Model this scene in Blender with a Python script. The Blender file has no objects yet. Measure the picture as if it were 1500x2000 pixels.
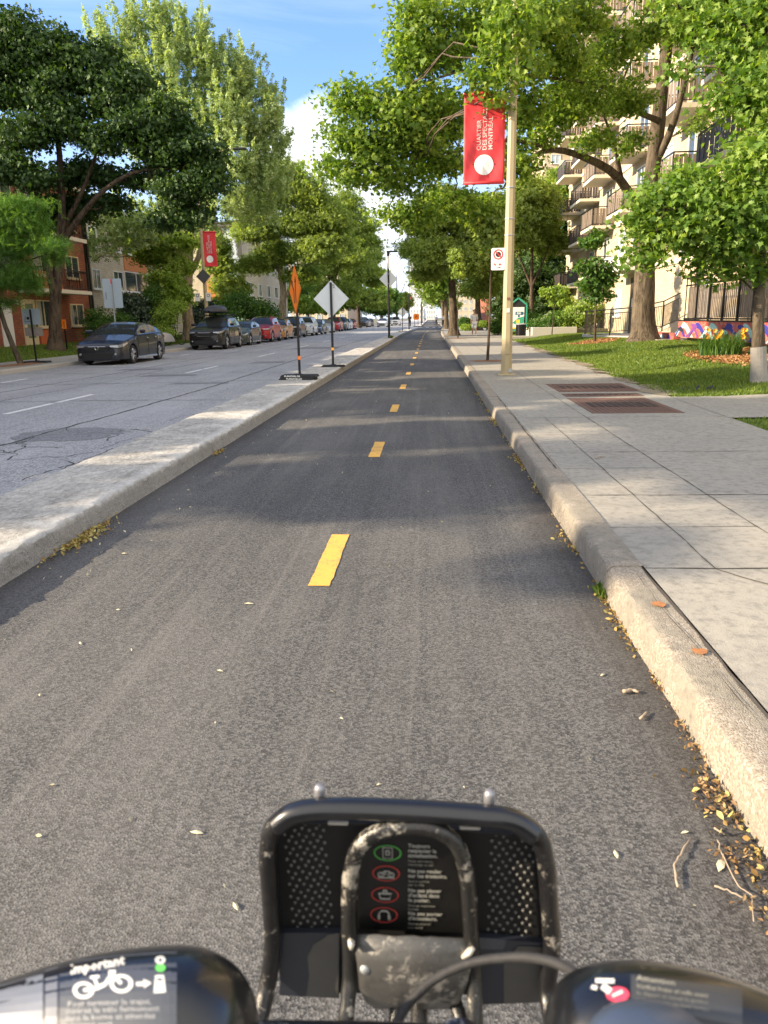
import bpy, math, random
import numpy as np
from mathutils import Vector, Matrix, Euler
R = math.radians
SC = bpy.context.scene
COL = SC.collection

# ------------------------------------------------------------------ camera
CAM_H = 1.42
FPX = 1490.0
cd = bpy.data.cameras.new('camera')
cam = bpy.data.objects.new('camera', cd); COL.objects.link(cam)
CM = (Matrix.Rotation(R(3.6), 3, 'Z') @ Matrix.Rotation(R(90-14.25), 3, 'X') @ Matrix.Rotation(R(-0.88), 3, 'Z'))
cam.matrix_world = Matrix.Translation((0, 0, CAM_H)) @ CM.to_4x4()
cd.sensor_fit = 'VERTICAL'; cd.sensor_height = 36; cd.sensor_width = 27
cd.lens = FPX/2000*36
cd.clip_start = 0.05; cd.clip_end = 3000
cd.dof.use_dof = True; cd.dof.focus_distance = 14; cd.dof.aperture_fstop = 9
SC.camera = cam

# ------------------------------------------------------------------ light
SUN_EL = 22.0
LDIR = Vector((1.0, 0.27, 0)).normalized()          # horizontal travel of the light
sd = bpy.data.lights.new('sun', 'SUN'); sd.energy = 5.0; sd.angle = R(0.7); sd.color = (1.0, 0.82, 0.59)
sun = bpy.data.objects.new('sun', sd); COL.objects.link(sun)
ld = Vector((LDIR.x*math.cos(R(SUN_EL)), LDIR.y*math.cos(R(SUN_EL)), -math.sin(R(SUN_EL))))
sun.rotation_euler = ld.to_track_quat('-Z', 'Y').to_euler()

wd = bpy.data.worlds.new('World'); SC.world = wd; wd.use_nodes = True
nt = wd.node_tree; nt.nodes.clear()
def WN(t, **k):
    n = nt.nodes.new(t)
    for a, b in k.items(): setattr(n, a, b)
    return n
def wl(a, b): nt.links.new(a, b)
def wmath(op, a, b=None, c=None, clamp=False):
    n = WN('ShaderNodeMath', operation=op, use_clamp=clamp)
    for i, v in enumerate((a, b, c)):
        if v is None: continue
        if isinstance(v, (int, float)): n.inputs[i].default_value = v
        else: wl(v, n.inputs[i])
    return n.outputs[0]
sky = WN('ShaderNodeTexSky', sky_type='NISHITA', sun_disc=False)
sky.sun_elevation = R(SUN_EL)
sky.sun_rotation = math.atan2(-LDIR.x, -LDIR.y)
sky.air_density = 1.0; sky.dust_density = 1.2; sky.ozone_density = 2.2; sky.altitude = 50
tc = WN('ShaderNodeTexCoord')
sep = WN('ShaderNodeSeparateXYZ'); wl(tc.outputs['Generated'], sep.inputs[0])
def wnoise(scale, det, rough, sc=(1, 1, 1), dist=0.0):
    mp = WN('ShaderNodeMapping'); mp.inputs['Scale'].default_value = sc
    wl(tc.outputs['Generated'], mp.inputs[0])
    n = WN('ShaderNodeTexNoise'); n.inputs['Scale'].default_value = scale; n.inputs['Detail'].default_value = det
    n.inputs['Roughness'].default_value = rough; n.inputs['Distortion'].default_value = dist
    wl(mp.outputs[0], n.inputs['Vector']); return n.outputs[0]
def px_dir(px, py):
    v = CM @ Vector(((px-750)/FPX, -(py-1000)/FPX, -1)); return v.normalized()
def blob(px, py, r, sq):
    d = px_dir(px, py)
    vs = WN('ShaderNodeVectorMath', operation='SUBTRACT'); wl(tc.outputs['Generated'], vs.inputs[0]); vs.inputs[1].default_value = d
    vm = WN('ShaderNodeVectorMath', operation='MULTIPLY'); wl(vs.outputs[0], vm.inputs[0]); vm.inputs[1].default_value = (1, 1, sq)
    ln = WN('ShaderNodeVectorMath', operation='LENGTH'); wl(vm.outputs[0], ln.inputs[0])
    return wmath('SUBTRACT', 1.0, wmath('DIVIDE', ln.outputs['Value'], r))
cn = wnoise(9, 8, 0.58)
b1 = blob(575, 320, 0.085, 1.1)
b2 = blob(640, 400, 0.10, 1.3)
b3 = blob(720, 470, 0.13, 1.4)
bb = wmath('MAXIMUM', wmath('MAXIMUM', b1, b2), b3)
cum = wmath('MULTIPLY', wmath('ADD', bb, wmath('MULTIPLY', wmath('SUBTRACT', cn, 0.53), 2.2)), 1.9, clamp=True)
cir = wnoise(3.2, 7, 0.6, (1, 1, 5.0), 0.6)
cirm = wmath('MULTIPLY', wmath('SUBTRACT', cir, 0.44), 2.1, clamp=True)
cirm = wmath('MULTIPLY', cirm, 0.45)
hz = wmath('SUBTRACT', 1.0, wmath('DIVIDE', sep.outputs['Z'], 0.24), clamp=True)
hz = wmath('MULTIPLY', hz, 0.8)
shade = WN('ShaderNodeMix', data_type='RGBA'); shade.inputs[6].default_value = (3.6, 3.9, 4.5, 1); shade.inputs[7].default_value = (5.0, 5.0, 5.0, 1)
wl(wmath('MULTIPLY', wmath('SUBTRACT', wnoise(16, 6, .6), 0.38), 3.5, clamp=True), shade.inputs[0])
def wmix(f, a, b):
    m = WN('ShaderNodeMix', data_type='RGBA')
    wl(f, m.inputs[0])
    for i, v in ((6, a), (7, b)):
        if isinstance(v, tuple): m.inputs[i].default_value = v
        else: wl(v, m.inputs[i])
    return m.outputs[2]
boost = WN('ShaderNodeMix', data_type='RGBA', blend_type='MULTIPLY'); boost.inputs[0].default_value = 1
wl(sky.outputs[0], boost.inputs[6]); boost.inputs[7].default_value = (.66, .76, 1.0, 1)
c1 = wmix(cirm, boost.outputs[2], (3.0, 3.5, 4.3, 1))
c2 = wmix(hz, c1, (3.2, 3.6, 4.1, 1))
# unseen white cloud behind the viewer, added to lift and neutralise fill light
fill_veil = wmath('MULTIPLY', wmath('MULTIPLY', wmath('SUBTRACT', 0.35, sep.outputs['Y']), 1.4, clamp=True), 0.85)
c2 = wmix(fill_veil, c2, (5.4, 5.2, 4.8, 1))
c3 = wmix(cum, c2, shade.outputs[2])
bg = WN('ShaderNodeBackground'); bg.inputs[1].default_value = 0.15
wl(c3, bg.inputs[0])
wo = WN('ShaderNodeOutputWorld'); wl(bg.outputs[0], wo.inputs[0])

SC.view_settings.view_transform = 'Standard'; SC.view_settings.look = 'None'
SC.view_settings.exposure = 1.3; SC.view_settings.gamma = 1.0
SC.cycles.max_bounces = 6; SC.cycles.transparent_max_bounces = 6
SC.cycles.diffuse_bounces = 3; SC.cycles.glossy_bounces = 3; SC.cycles.transmission_bounces = 3

# ------------------------------------------------------------------ helpers
def W(px, py, Y):
    v = CM @ Vector(((px-750)/FPX, -(py-1000)/FPX, -1)); t = Y/v.y
    return Vector((v.x*t, Y, CAM_H+v.z*t))
def G(px, py, z=0.0):
    v = CM @ Vector(((px-750)/FPX, -(py-1000)/FPX, -1)); t = (z-CAM_H)/v.z
    return Vector((v.x*t, v.y*t, z))
def sm(a, b, x):
    t = min(1, max(0, (x-a)/(b-a))); return t*t*(3-2*t)
def shiftY(y): return 0.85*sm(62, 125, y)
def interp(tab, x):
    if x <= tab[0][0]: return tab[0][1]
    for (a, b), (c, d) in zip(tab, tab[1:]):
        if x <= c: return b+(d-b)*(x-a)/(c-a) if c > a else d
    return tab[-1][1]
def tag(o, label=None, cat=None, group=None, kind=None):
    if label: o['label'] = label
    if cat: o['category'] = cat
    if group: o['group'] = group
    if kind: o['kind'] = kind
    return o
def empty(name, loc=(0, 0, 0), rz=0.0, label=None, cat=None, group=None):
    o = bpy.data.objects.new(name, None); COL.objects.link(o)
    o.location = loc; o.rotation_euler = (0, 0, rz); o.empty_display_size = 0.2
    return tag(o, label, cat, group)

class MB:
    def __init__(s): s.v = []; s.f = []; s.m = []
    def add(s, vs, fs, mi=0):
        n = len(s.v); s.v += [tuple(v) for v in vs]
        s.f += [tuple(i+n for i in f) for f in fs]; s.m += [mi]*len(fs); return s
    def box(s, x0, x1, y0, y1, z0, z1, mi=0, bev=0.0, M=None):
        if bev <= 0:
            vs = [(x, y, z) for z in (z0, z1) for x, y in ((x0, y0), (x1, y0), (x1, y1), (x0, y1))]
            fs = [(3, 2, 1, 0), (4, 5, 6, 7), (0, 1, 5, 4), (1, 2, 6, 5), (2, 3, 7, 6), (3, 0, 4, 7)]
        else:
            b = min(bev, abs(x1-x0)*.49, abs(y1-y0)*.49, abs(z1-z0)*.49)
            rings = []
            for z, i in ((z0, b), (z0+b, 0), (z1-b, 0), (z1, b)):
                a0, a1, c0, c1 = x0+i, x1-i, y0+i, y1-i
                if i == 0:
                    rings.append([(a0+b, c0, z), (a1-b, c0, z), (a1, c0+b, z), (a1, c1-b, z), (a1-b, c1, z), (a0+b, c1, z), (a0, c1-b, z), (a0, c0+b, z)])
                else:
                    rings.append([(a0, c0, z), (a1, c0, z), (a1, c0, z), (a1, c1, z), (a1, c1, z), (a0, c1, z), (a0, c1, z), (a0, c0, z)])
            vs = [p for r in rings for p in r]
            fs = [tuple(range(7, -1, -1)), tuple(range(24, 32))]
            for k in range(3):
                for i in range(8):
                    j = (i+1) % 8; fs.append((k*8+i, k*8+j, k*8+8+j, k*8+8+i))
        if M is not None: vs = [tuple(M @ Vector(v)) for v in vs]
        return s.add(vs, fs, mi)
    def tube(s, pts, rad, seg=8, mi=0, caps=True, flat=1.0):
        pts = [Vector(p) for p in pts]; n = len(pts)
        if not hasattr(rad, '__len__'): rad = [rad]*n
        vs = []; up = None
        for i, p in enumerate(pts):
            t = (pts[min(i+1, n-1)]-pts[max(i-1, 0)])
            if t.length < 1e-9: t = Vector((0, 0, 1))
            t.normalize()
            if up is None:
                up = Vector((0, 0, 1)) if abs(t.z) < .9 else Vector((1, 0, 0))
            a = t.cross(up)
            if a.length < 1e-6: a = t.cross(Vector((0, 1, 0)))
            a.normalize(); b = a.cross(t).normalized(); up = b
            for k in range(seg):
                th = 2*math.pi*(k+.5)/seg
                vs.append(p + a*math.cos(th)*rad[i] + b*math.sin(th)*rad[i]*flat)
        fs = []
        for i in range(n-1):
            for k in range(seg):
                j = (k+1) % seg
                fs.append((i*seg+k, i*seg+j, (i+1)*seg+j, (i+1)*seg+k))
        if caps:
            fs.append(tuple(range(seg-1, -1, -1))); fs.append(tuple((n-1)*seg+k for k in range(seg)))
        return s.add(vs, fs, mi)
    def lathe(s, prof, c=(0, 0, 0), axis='z', seg=20, mi=0):
        vs = []; c = Vector(c)
        for r, h in prof:
            for k in range(seg):
                th = 2*math.pi*k/seg; a, b = r*math.cos(th), r*math.sin(th)
                p = {'z': (a, b, h), 'x': (h, a, b), 'y': (a, h, b)}[axis]
                vs.append(c+Vector(p))
        fs = []
        for i in range(len(prof)-1):
            for k in range(seg):
                j = (k+1) % seg; fs.append((i*seg+k, i*seg+j, (i+1)*seg+j, (i+1)*seg+k))
        return s.add(vs, fs, mi)
    def prism(s, poly, y0, y1, mi=0, f=None):
        # poly: list of (x,z) extruded along y ; f maps (x,y,z) -> point
        f = f or (lambda x, y, z: (x, y, z)); n = len(poly)
        vs = [f(x, y0, z) for x, z in poly]+[f(x, y1, z) for x, z in poly]
        fs = [tuple(range(n)), tuple(range(2*n-1, n-1, -1))]
        for i in range(n):
            j = (i+1) % n; fs.append((i, n+i, n+j, j))
        return s.add(vs, fs, mi)
    def quad(s, a, b, c, d, mi=0): return s.add([a, b, c, d], [(0, 1, 2, 3)], mi)
    def build(s, name, mats, parent=None, smooth=False, angle=None):
        me = bpy.data.meshes.new(name); me.from_pydata(s.v, [], s.f)
        if not isinstance(mats, (list, tuple)): mats = [mats]
        for m in mats: me.materials.append(m)
        if len(mats) > 1: me.polygons.foreach_set('material_index', s.m)
        if smooth or angle: me.polygons.foreach_set('use_smooth', [True]*len(s.f))
        me.validate(); me.update()
        import bmesh
        bm = bmesh.new(); bm.from_mesh(me)
        if angle:
            bmesh.ops.remove_doubles(bm, verts=bm.verts, dist=1e-5)
        bmesh.ops.recalc_face_normals(bm, faces=bm.faces); bm.to_mesh(me); bm.free()
        if angle: me.set_sharp_from_angle(angle=R(angle))
        o = bpy.data.objects.new(name, me); COL.objects.link(o)
        if parent: o.parent = parent
        return o
def copy_tree(o, parent=None):
    c = o.copy(); COL.objects.link(c); c.parent = parent
    for ch in list(o.children): copy_tree(ch, c)
    return c

# ------------------------------------------------------------------ materials
class NG:
    def __init__(s, name):
        s.m = bpy.data.materials.new(name); s.m.use_nodes = True; s.t = s.m.node_tree; s.t.nodes.clear()
        s.o = s.N('ShaderNodeOutputMaterial'); s.tc = s.N('ShaderNodeTexCoord')
    def N(s, t, **k):
        n = s.t.nodes.new(t)
        for a, b in k.items(): setattr(n, a, b)
        return n
    def L(s, a, b): s.t.links.new(a, b)
    def set(s, sock, v):
        if isinstance(v, bpy.types.NodeSocket): s.L(v, sock)
        elif isinstance(v, (tuple, list)) and len(v) == 3 and sock.type == 'RGBA': sock.default_value = (*v, 1)
        else: sock.default_value = v
    def noise(s, scale, det=4, rough=.55, sc=(1, 1, 1), dist=0., vec=None):
        mp = s.N('ShaderNodeMapping'); mp.inputs['Scale'].default_value = sc
        s.L(vec or s.tc.outputs['Object'], mp.inputs[0])
        n = s.N('ShaderNodeTexNoise'); n.inputs['Scale'].default_value = scale; n.inputs['Detail'].default_value = det
        n.inputs['Roughness'].default_value = rough; n.inputs['Distortion'].default_value = dist
        s.L(mp.outputs[0], n.inputs['Vector']); return n.outputs[0]
    def vor(s, scale, feat='F1', out='Distance', sc=(1, 1, 1), rnd=1.0):
        mp = s.N('ShaderNodeMapping'); mp.inputs['Scale'].default_value = sc
        s.L(s.tc.outputs['Object'], mp.inputs[0])
        n = s.N('ShaderNodeTexVoronoi', feature=feat); n.inputs['Scale'].default_value = scale; n.inputs['Randomness'].default_value = rnd
        s.L(mp.outputs[0], n.inputs['Vector']); return n.outputs[out]
    def math(s, op, a, b=None, c=None, clamp=False):
        n = s.N('ShaderNodeMath', operation=op, use_clamp=clamp)
        for i, v in enumerate((a, b, c)):
            if v is not None: s.set(n.inputs[i], v)
        return n.outputs[0]
    def mix(s, f, a, b, mode='MIX'):
        m = s.N('ShaderNodeMix', data_type='RGBA', blend_type=mode)
        s.set(m.inputs[0], f); s.set(m.inputs[6], a); s.set(m.inputs[7], b); return m.outputs[2]
    def ramp(s, f, stops):
        r = s.N('ShaderNodeValToRGB'); e = r.color_ramp.elements
        while len(e) < len(stops): e.new(.5)
        for i, (p, c) in enumerate(stops): e[i].position = p; e[i].color = (*c, 1) if len(c) == 3 else c
        s.L(f, r.inputs[0]); return r.outputs[0]
    def step(s, f, lo, hi):
        n = s.N('ShaderNodeMapRange', interpolation_type='SMOOTHSTEP'); s.set(n.inputs[0], f)
        n.inputs[1].default_value = lo; n.inputs[2].default_value = hi; return n.outputs[0]
    def bump(s, h, dist, strength=1.0, nrm=None):
        b = s.N('ShaderNodeBump'); b.inputs['Distance'].default_value = dist; b.inputs['Strength'].default_value = strength
        s.L(h, b.inputs['Height'])
        if nrm: s.L(nrm, b.inputs['Normal'])
        return b.outputs[0]
    def done(s, col, rough=.8, metal=0., nrm=None, coat=0., spec=.5, emit=None, es=0.):
        p = s.N('ShaderNodeBsdfPrincipled')
        s.set(p.inputs['Base Color'], col); s.set(p.inputs['Roughness'], rough); s.set(p.inputs['Metallic'], metal)
        p.inputs['Coat Weight'].default_value = coat; p.inputs['Coat Roughness'].default_value = .04
        p.inputs['Specular IOR Level'].default_value = spec
        if nrm: s.L(nrm, p.inputs['Normal'])
        if emit: s.set(p.inputs['Emission Color'], emit); p.inputs['Emission Strength'].default_value = es
        s.L(p.outputs[0], s.o.inputs[0]); return s.m
MC = {}
def simple(name, col, rough=.6, metal=0., var=.12, scale=6, bump=0., coat=0., spec=.5, bscale=60):
    if name in MC: return MC[name]
    g = NG(name)
    n = g.noise(scale, 5, .6)
    f = g.math('MULTIPLY_ADD', n, 2*var, 1-var)
    c = g.mix(1.0, col, g.math('MULTIPLY', f, 1.0), 'MULTIPLY')
    nr = g.bump(g.noise(bscale, 4), bump) if bump > 0 else None
    MC[name] = g.done(c, g.math('MULTIPLY_ADD', n, .2, rough-.1, clamp=True), metal, nr, coat, spec)
    return MC[name]

def m_asphalt(name, dark, light, dust, streak, gscale=120, grain_c=.5, bumpd=.003):
    g = NG(name)
    v1 = g.vor(gscale, 'F1', 'Color'); s = g.N('ShaderNodeSeparateColor'); g.L(v1, s.inputs[0])
    grain = s.outputs[0]
    n2 = g.noise(gscale*2.2, 3, .7)
    big = g.noise(.9, 5, .6, (1, .3, 1)); st = g.noise(5.0, 6, .7, (1, .035, 1)); st2 = g.noise(24, 4, .6, (1, .02, 1), .0)
    mid = tuple((a+b)/2 for a, b in zip(dark, light))
    c = g.ramp(g.math('ADD', g.math('MULTIPLY', grain, grain_c), g.math('MULTIPLY_ADD', n2, .5, (1-grain_c-.5)*.5)), [(.18, tuple(x*.45 for x in dark)), (.40, dark), (.60, mid), (.92, light)])
    w = g.math('ADD', g.math('MULTIPLY', big, .55), g.math('ADD', g.math('MULTIPLY', st, .36), g.math('MULTIPLY', st2, .12)))
    c = g.mix(g.math('MULTIPLY', g.step(w, .42, .68), streak), c, dust)
    c = g.mix(g.math('MULTIPLY', g.step(g.noise(1.7, 6, .7, (1, .5, 1), 1.0), .55, .75), .35), c, tuple(x*.55 for x in mid))
    if 'path' in name:     # grime gathers along both kerbs, tyres polish two faint tracks
        s_ = g.N('ShaderNodeSeparateXYZ'); g.L(g.tc.outputs['Object'], s_.inputs[0]); wob = g.math('MULTIPLY', g.math('SUBTRACT', g.noise(2.5, 6, .7), .5), .55)
        xx = g.math('ADD', s_.outputs[0], wob)
        c = g.mix(g.math('MULTIPLY', g.step(xx, .55, .92), .5), c, (.035, .028, .022))
        c = g.mix(g.math('MULTIPLY', g.math('SUBTRACT', 1.0, g.step(xx, -2.42, -1.9)), .45), c, (.035, .032, .032))
        tr = g.step(g.noise(11, 4, .6, (1, .012, 1)), .56, .66); c = g.mix(g.math('MULTIPLY', tr, .09), c, (.30, .285, .26))
        c = g.mix(g.math('MULTIPLY', g.step(g.noise(.45, 7, .72, (1, .6, 1), 1.5), .50, .66), .30), c, (.05, .047, .045))
    h = g.math('ADD', g.vor(gscale, 'F1'), g.math('MULTIPLY', n2, .8))
    return g.done(c, .86, 0, g.bump(h, bumpd, .8), spec=.35)
M_PATH = m_asphalt('path_asphalt', (.042, .042, .043), (.195, .192, .185), (.215, .207, .19), .38, 140, .40, .0024)
M_ROAD = m_asphalt('road_asphalt', (.23, .235, .245), (.46, .465, .48), (.42, .425, .44), .5, 60)
M_PATCH = m_asphalt('patch_asphalt', (.15, .153, .165), (.31, .315, .33), (.27, .27, .28), .3, 60)

def m_concrete(name, base, warm, sp=.5, stain=.5, scale=1.0, agg=0.0, bump=.0025):
    g = NG(name)
    n1 = g.noise(1.1*scale, 7, .62); n2 = g.noise(14*scale, 6, .7); n3 = g.noise(130, 3, .6)
    c = g.mix(n1, base, warm)
    c = g.mix(g.math('MULTIPLY', g.step(n2, .42, .78), sp), c, tuple(x*.62 for x in base))
    c = g.mix(g.math('MULTIPLY', g.step(n3, .56, .72), .35), c, tuple(x*.45 for x in base))
    st = g.noise(2.3*scale, 8, .75, (1, .6, 1), .8)
    c = g.mix(g.math('MULTIPLY', g.step(st, .52, .75), stain), c, tuple(x*.55 for x in warm))
    h = g.math('ADD', n3, g.math('MULTIPLY', n2, .8))
    if agg > 0:
        vc = g.vor(115, 'F1', 'Color'); s = g.N('ShaderNodeSeparateColor'); g.L(vc, s.inputs[0])
        vd = g.vor(115, 'DISTANCE_TO_EDGE')
        ac = g.ramp(s.outputs[0], [(0, (.16, .13, .11)), (.4, (.28, .23, .18)), (.7, (.40, .36, .30)), (1, (.5, .46, .41))])
        ac = g.mix(g.step(vd, .0, .05), (.4, .33, .24), ac)
        c = g.mix(g.math('MULTIPLY', g.step(g.noise(3.5, 4, .6), .40, .56), agg), c, ac)
        h = g.math('ADD', h, g.math('MULTIPLY', vd, 2.0))
    return g.done(c, .85, 0, g.bump(h, bump), spec=.3)
def m_median():
    g = NG('median_stone')
    n1 = g.noise(3.2, 8, .72, (1, .7, 1), .6); n2 = g.noise(28, 7, .78, (1, .55, 1), .5); n3 = g.noise(120, 4, .7); s = g.N('ShaderNodeSeparateXYZ'); g.L(g.tc.outputs['Object'], s.inputs[0])
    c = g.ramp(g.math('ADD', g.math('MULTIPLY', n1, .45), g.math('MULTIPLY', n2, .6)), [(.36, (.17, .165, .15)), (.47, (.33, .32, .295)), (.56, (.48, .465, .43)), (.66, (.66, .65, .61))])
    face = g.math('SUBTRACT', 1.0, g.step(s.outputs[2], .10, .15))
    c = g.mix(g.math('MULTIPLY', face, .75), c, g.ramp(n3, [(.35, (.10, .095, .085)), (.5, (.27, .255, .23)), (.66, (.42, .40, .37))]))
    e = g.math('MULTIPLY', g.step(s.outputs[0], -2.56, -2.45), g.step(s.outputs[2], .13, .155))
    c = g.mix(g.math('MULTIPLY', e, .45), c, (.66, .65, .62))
    h = g.math('ADD', g.math('MULTIPLY', n2, 1.2), g.math('ADD', g.math('MULTIPLY', n3, .5), n1))
    return g.done(c, .88, 0, g.bump(h, .012), spec=.25)
M_WALK = m_concrete('pavement_concrete', (.25, .242, .22), (.40, .372, .312), .85, .95)
M_KERB = m_concrete('kerb_concrete', (.22, .205, .175), (.32, .285, .225), .85, .8, 1.5, .5, .0025)
M_MED = m_median()
M_CONC = m_concrete('plain_concrete', (.40, .38, .35), (.46, .43, .38), .3, .4, .8)
M_CRACK = simple('crack_filler', (.035, .033, .032), .9, var=.3)
M_JOINT = simple('pavement_joint', (.07, .06, .05), .95, var=.4, scale=30)
def m_paint(name, col, wear=.35):
    g = NG(name)
    n = g.noise(70, 5, .75); n2 = g.noise(6, 5, .7)
    f = g.math('MULTIPLY', g.step(g.math('ADD', g.math('MULTIPLY', n, .6), g.math('MULTIPLY', n2, .45)), .50, .72), wear)
    c = g.mix(f, col, (.12, .115, .10))
    return g.done(c, .7, 0, g.bump(g.noise(170, 3), .003))
M_YEL = m_paint('yellow_paint', (.70, .40, .075), 1.0)
M_WHT = m_paint('white_paint', (.72, .72, .72), .7)
def m_grass():
    g = NG('grass_soil')
    n = g.noise(.8, 6, .65); n2 = g.noise(40, 4, .7)
    c = g.ramp(g.math('ADD', g.math('MULTIPLY', n, .6), g.math('MULTIPLY', n2, .4)), [(.25, (.045, .075, .012)), (.5, (.10, .15, .025)), (.75, (.19, .21, .05))])
    return g.done(c, .95, 0, g.bump(n2, .02), spec=.1)
M_GRASS = m_grass()
def m_brick(name, c1, c2, mortar, bw=.22, bh=.075, axis='y', msz=.012):
    g = NG(name)
    s = g.N('ShaderNodeSeparateXYZ'); g.L(g.tc.outputs['Object'], s.inputs[0])
    cb = g.N('ShaderNodeCombineXYZ')
    u = g.math('ADD', s.outputs[0], s.outputs[1])
    g.L(u, cb.inputs[0]); g.L(s.outputs[2], cb.inputs[1])
    b = g.N('ShaderNodeTexBrick'); g.L(cb.outputs[0], b.inputs[0])
    b.inputs['Color1'].default_value = (*c1, 1); b.inputs['Color2'].default_value = (*c2, 1); b.inputs['Mortar'].default_value = (*mortar, 1)
    b.inputs['Scale'].default_value = 1; b.inputs['Brick Width'].default_value = bw; b.inputs['Row Height'].default_value = bh
    b.inputs['Mortar Size'].default_value = msz; b.inputs['Bias'].default_value = -.1
    n = g.noise(1.2, 6, .6)
    c = g.mix(1.0, b.outputs[0], g.math('MULTIPLY_ADD', n, .5, .72), 'MULTIPLY')
    return g.done(c, .85, 0, g.bump(b.outputs[1], -.006), spec=.25)
M_BRED = m_brick('red_brick', (.40, .12, .055), (.26, .075, .04), (.16, .10, .075), .30, .10, msz=.018)
M_BCRM = m_brick('cream_brick', (.62, .52, .38), (.52, .43, .31), (.45, .40, .32), .4, .12)
M_BYEL = m_brick('yellow_brick', (.56, .46, .31), (.44, .35, .23), (.52, .45, .34), .30, .10)
def m_glass(name, col=(.02, .03, .035), rough=.06, sp=.8):
    g = NG(name)
    n = g.noise(.6, 3, .5)
    return g.done(g.mix(n, col, tuple(min(1, c*2.2+.02) for c in col)), rough, 0, None, spec=sp)
M_GLASS = m_glass('window_glass')
M_GLASSL = m_glass('light_window_glass', (.22, .26, .29), .1)
M_CARGL = m_glass('car_glass', (.010, .013, .013), .04, .35)
M_WHITE = simple('white_frame', (.72, .71, .67), .5, var=.05)
M_CREAMF = simple('cream_frame', (.62, .52, .33), .55, var=.08)
M_BLACKM = simple('black_metal', (.015, .015, .017), .38, .3, var=.25, scale=20)
M_RUBBER = simple('black_rubber', (.02, .02, .022), .75, var=.3, scale=25, bump=.002)
M_ALU = simple('aluminium_sheet', (.62, .66, .69), .45, .35, var=.10, scale=9)
M_BLUEALU = simple('grey_blue_sheet', (.34, .41, .48), .5, .1, var=.07, scale=9)
M_GALV = simple('galvanised_steel', (.38, .40, .42), .5, .5, var=.15)
M_BEIGE = simple('beige_paint', (.38, .31, .18), .5, var=.07, scale=4, bump=.0005)
M_BEIGE2 = simple('brown_panel', (.20, .155, .115), .65, var=.15, scale=4)
M_SLAB = simple('balcony_slab', (.62, .56, .45), .8, var=.08, scale=3)
M_ORANGE = simple('orange_sheet', (1.0, .24, .015), .5, var=.05)
M_RED = simple('banner_red', (.66, .035, .045), .6, var=.10, scale=3)
M_BWHITE = simple('banner_white', (.85, .85, .82), .7, var=.04)
M_BLACKP = simple('black_print', (.01, .01, .01), .6, var=.1)
M_MULCH = simple('wood_mulch', (.26, .13, .06), .95, var=.5, scale=40, bump=.02)
M_WOODO = simple('orange_wood_panel', (.55, .20, .06), .65, var=.25, scale=8)

# bark
def m_bark(name, a, b, warm=1.0):
    g = NG(name)
    n = g.noise(9, 7, .7, (1, 1, .22), .6); n2 = g.noise(1.6, 5, .6)
    c = g.mix(g.step(n, .35, .65), a, b)
    c = g.mix(g.math('MULTIPLY', g.step(n2, .45, .7), .4), c, tuple(x*1.35 for x in b))
    return g.done(c, .92, 0, g.bump(n, .05), spec=.15)
M_BARK = m_bark('grey_bark', (.045, .035, .025), (.145, .115, .082))
M_BARKD = m_bark('dark_bark', (.035, .026, .020), (.12, .088, .062))
M_BARKL = m_bark('pale_bark', (.15, .12, .08), (.34, .28, .20))
def m_leaf(name, a, b, c, tr=.45, gloss=.08):
    g = NG(name)
    geo = g.N('ShaderNodeNewGeometry')
    r = geo.outputs['Random Per Island']
    n = g.noise(.55, 4, .6)
    f = g.math('ADD', g.math('MULTIPLY', r, .55), g.math('MULTIPLY', n, .55))
    col = g.ramp(f, [(.2, a), (.52, b), (.85, c)])
    d = g.N('ShaderNodeBsdfDiffuse'); g.L(col, d.inputs[0])
    t = g.N('ShaderNodeBsdfTranslucent'); g.L(g.mix(1.0, col, (1.25, 1.2, .45), 'MULTIPLY'), t.inputs[0])
    m1 = g.N('ShaderNodeMixShader'); m1.inputs[0].default_value = tr; g.L(d.outputs[0], m1.inputs[1]); g.L(t.outputs[0], m1.inputs[2])
    gl = g.N('ShaderNodeBsdfGlossy'); gl.inputs['Roughness'].default_value = .55; gl.inputs[0].default_value = (.9, .95, .9, 1)
    m2 = g.N('ShaderNodeMixShader'); m2.inputs[0].default_value = gloss; g.L(m1.outputs[0], m2.inputs[1]); g.L(gl.outputs[0], m2.inputs[2])
    g.L(m2.outputs[0], g.o.inputs[0]); return g.m
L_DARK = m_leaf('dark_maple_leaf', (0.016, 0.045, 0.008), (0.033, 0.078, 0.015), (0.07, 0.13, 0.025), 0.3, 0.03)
L_POP = m_leaf('poplar_leaf', (0.18, 0.27, 0.09), (0.31, 0.43, 0.17), (0.5, 0.6, 0.31), 0.46, 0.03)
L_MAP = m_leaf('silver_maple_leaf', (0.07, 0.145, 0.016), (0.15, 0.26, 0.03), (0.35, 0.46, 0.09), 0.52, 0.02)
L_YNG = m_leaf('young_maple_leaf', (0.065, 0.15, 0.02), (0.14, 0.255, 0.034), (0.32, 0.44, 0.095), 0.52, 0.02)
L_ELM = m_leaf('elm_leaf', (0.11, 0.18, 0.03), (0.23, 0.33, 0.065), (0.43, 0.52, 0.16), 0.5, 0.02)
L_LOC = m_leaf('locust_leaf', (0.06, 0.15, 0.03), (0.12, 0.26, 0.05), (0.22, 0.4, 0.09), 0.48, 0.02)
L_SHR = m_leaf('shrub_leaf', (0.03, 0.085, 0.015), (0.065, 0.15, 0.025), (0.14, 0.25, 0.04), 0.4, 0.02)
L_LIT = m_leaf('bright_shrub_leaf', (0.12, 0.22, 0.03), (0.24, 0.37, 0.06), (0.42, 0.52, 0.13), 0.5, 0.02)
L_PINE = m_leaf('conifer_needle', (.010, .03, .012), (.02, .05, .018), (.04, .08, .03), .15)
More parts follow.
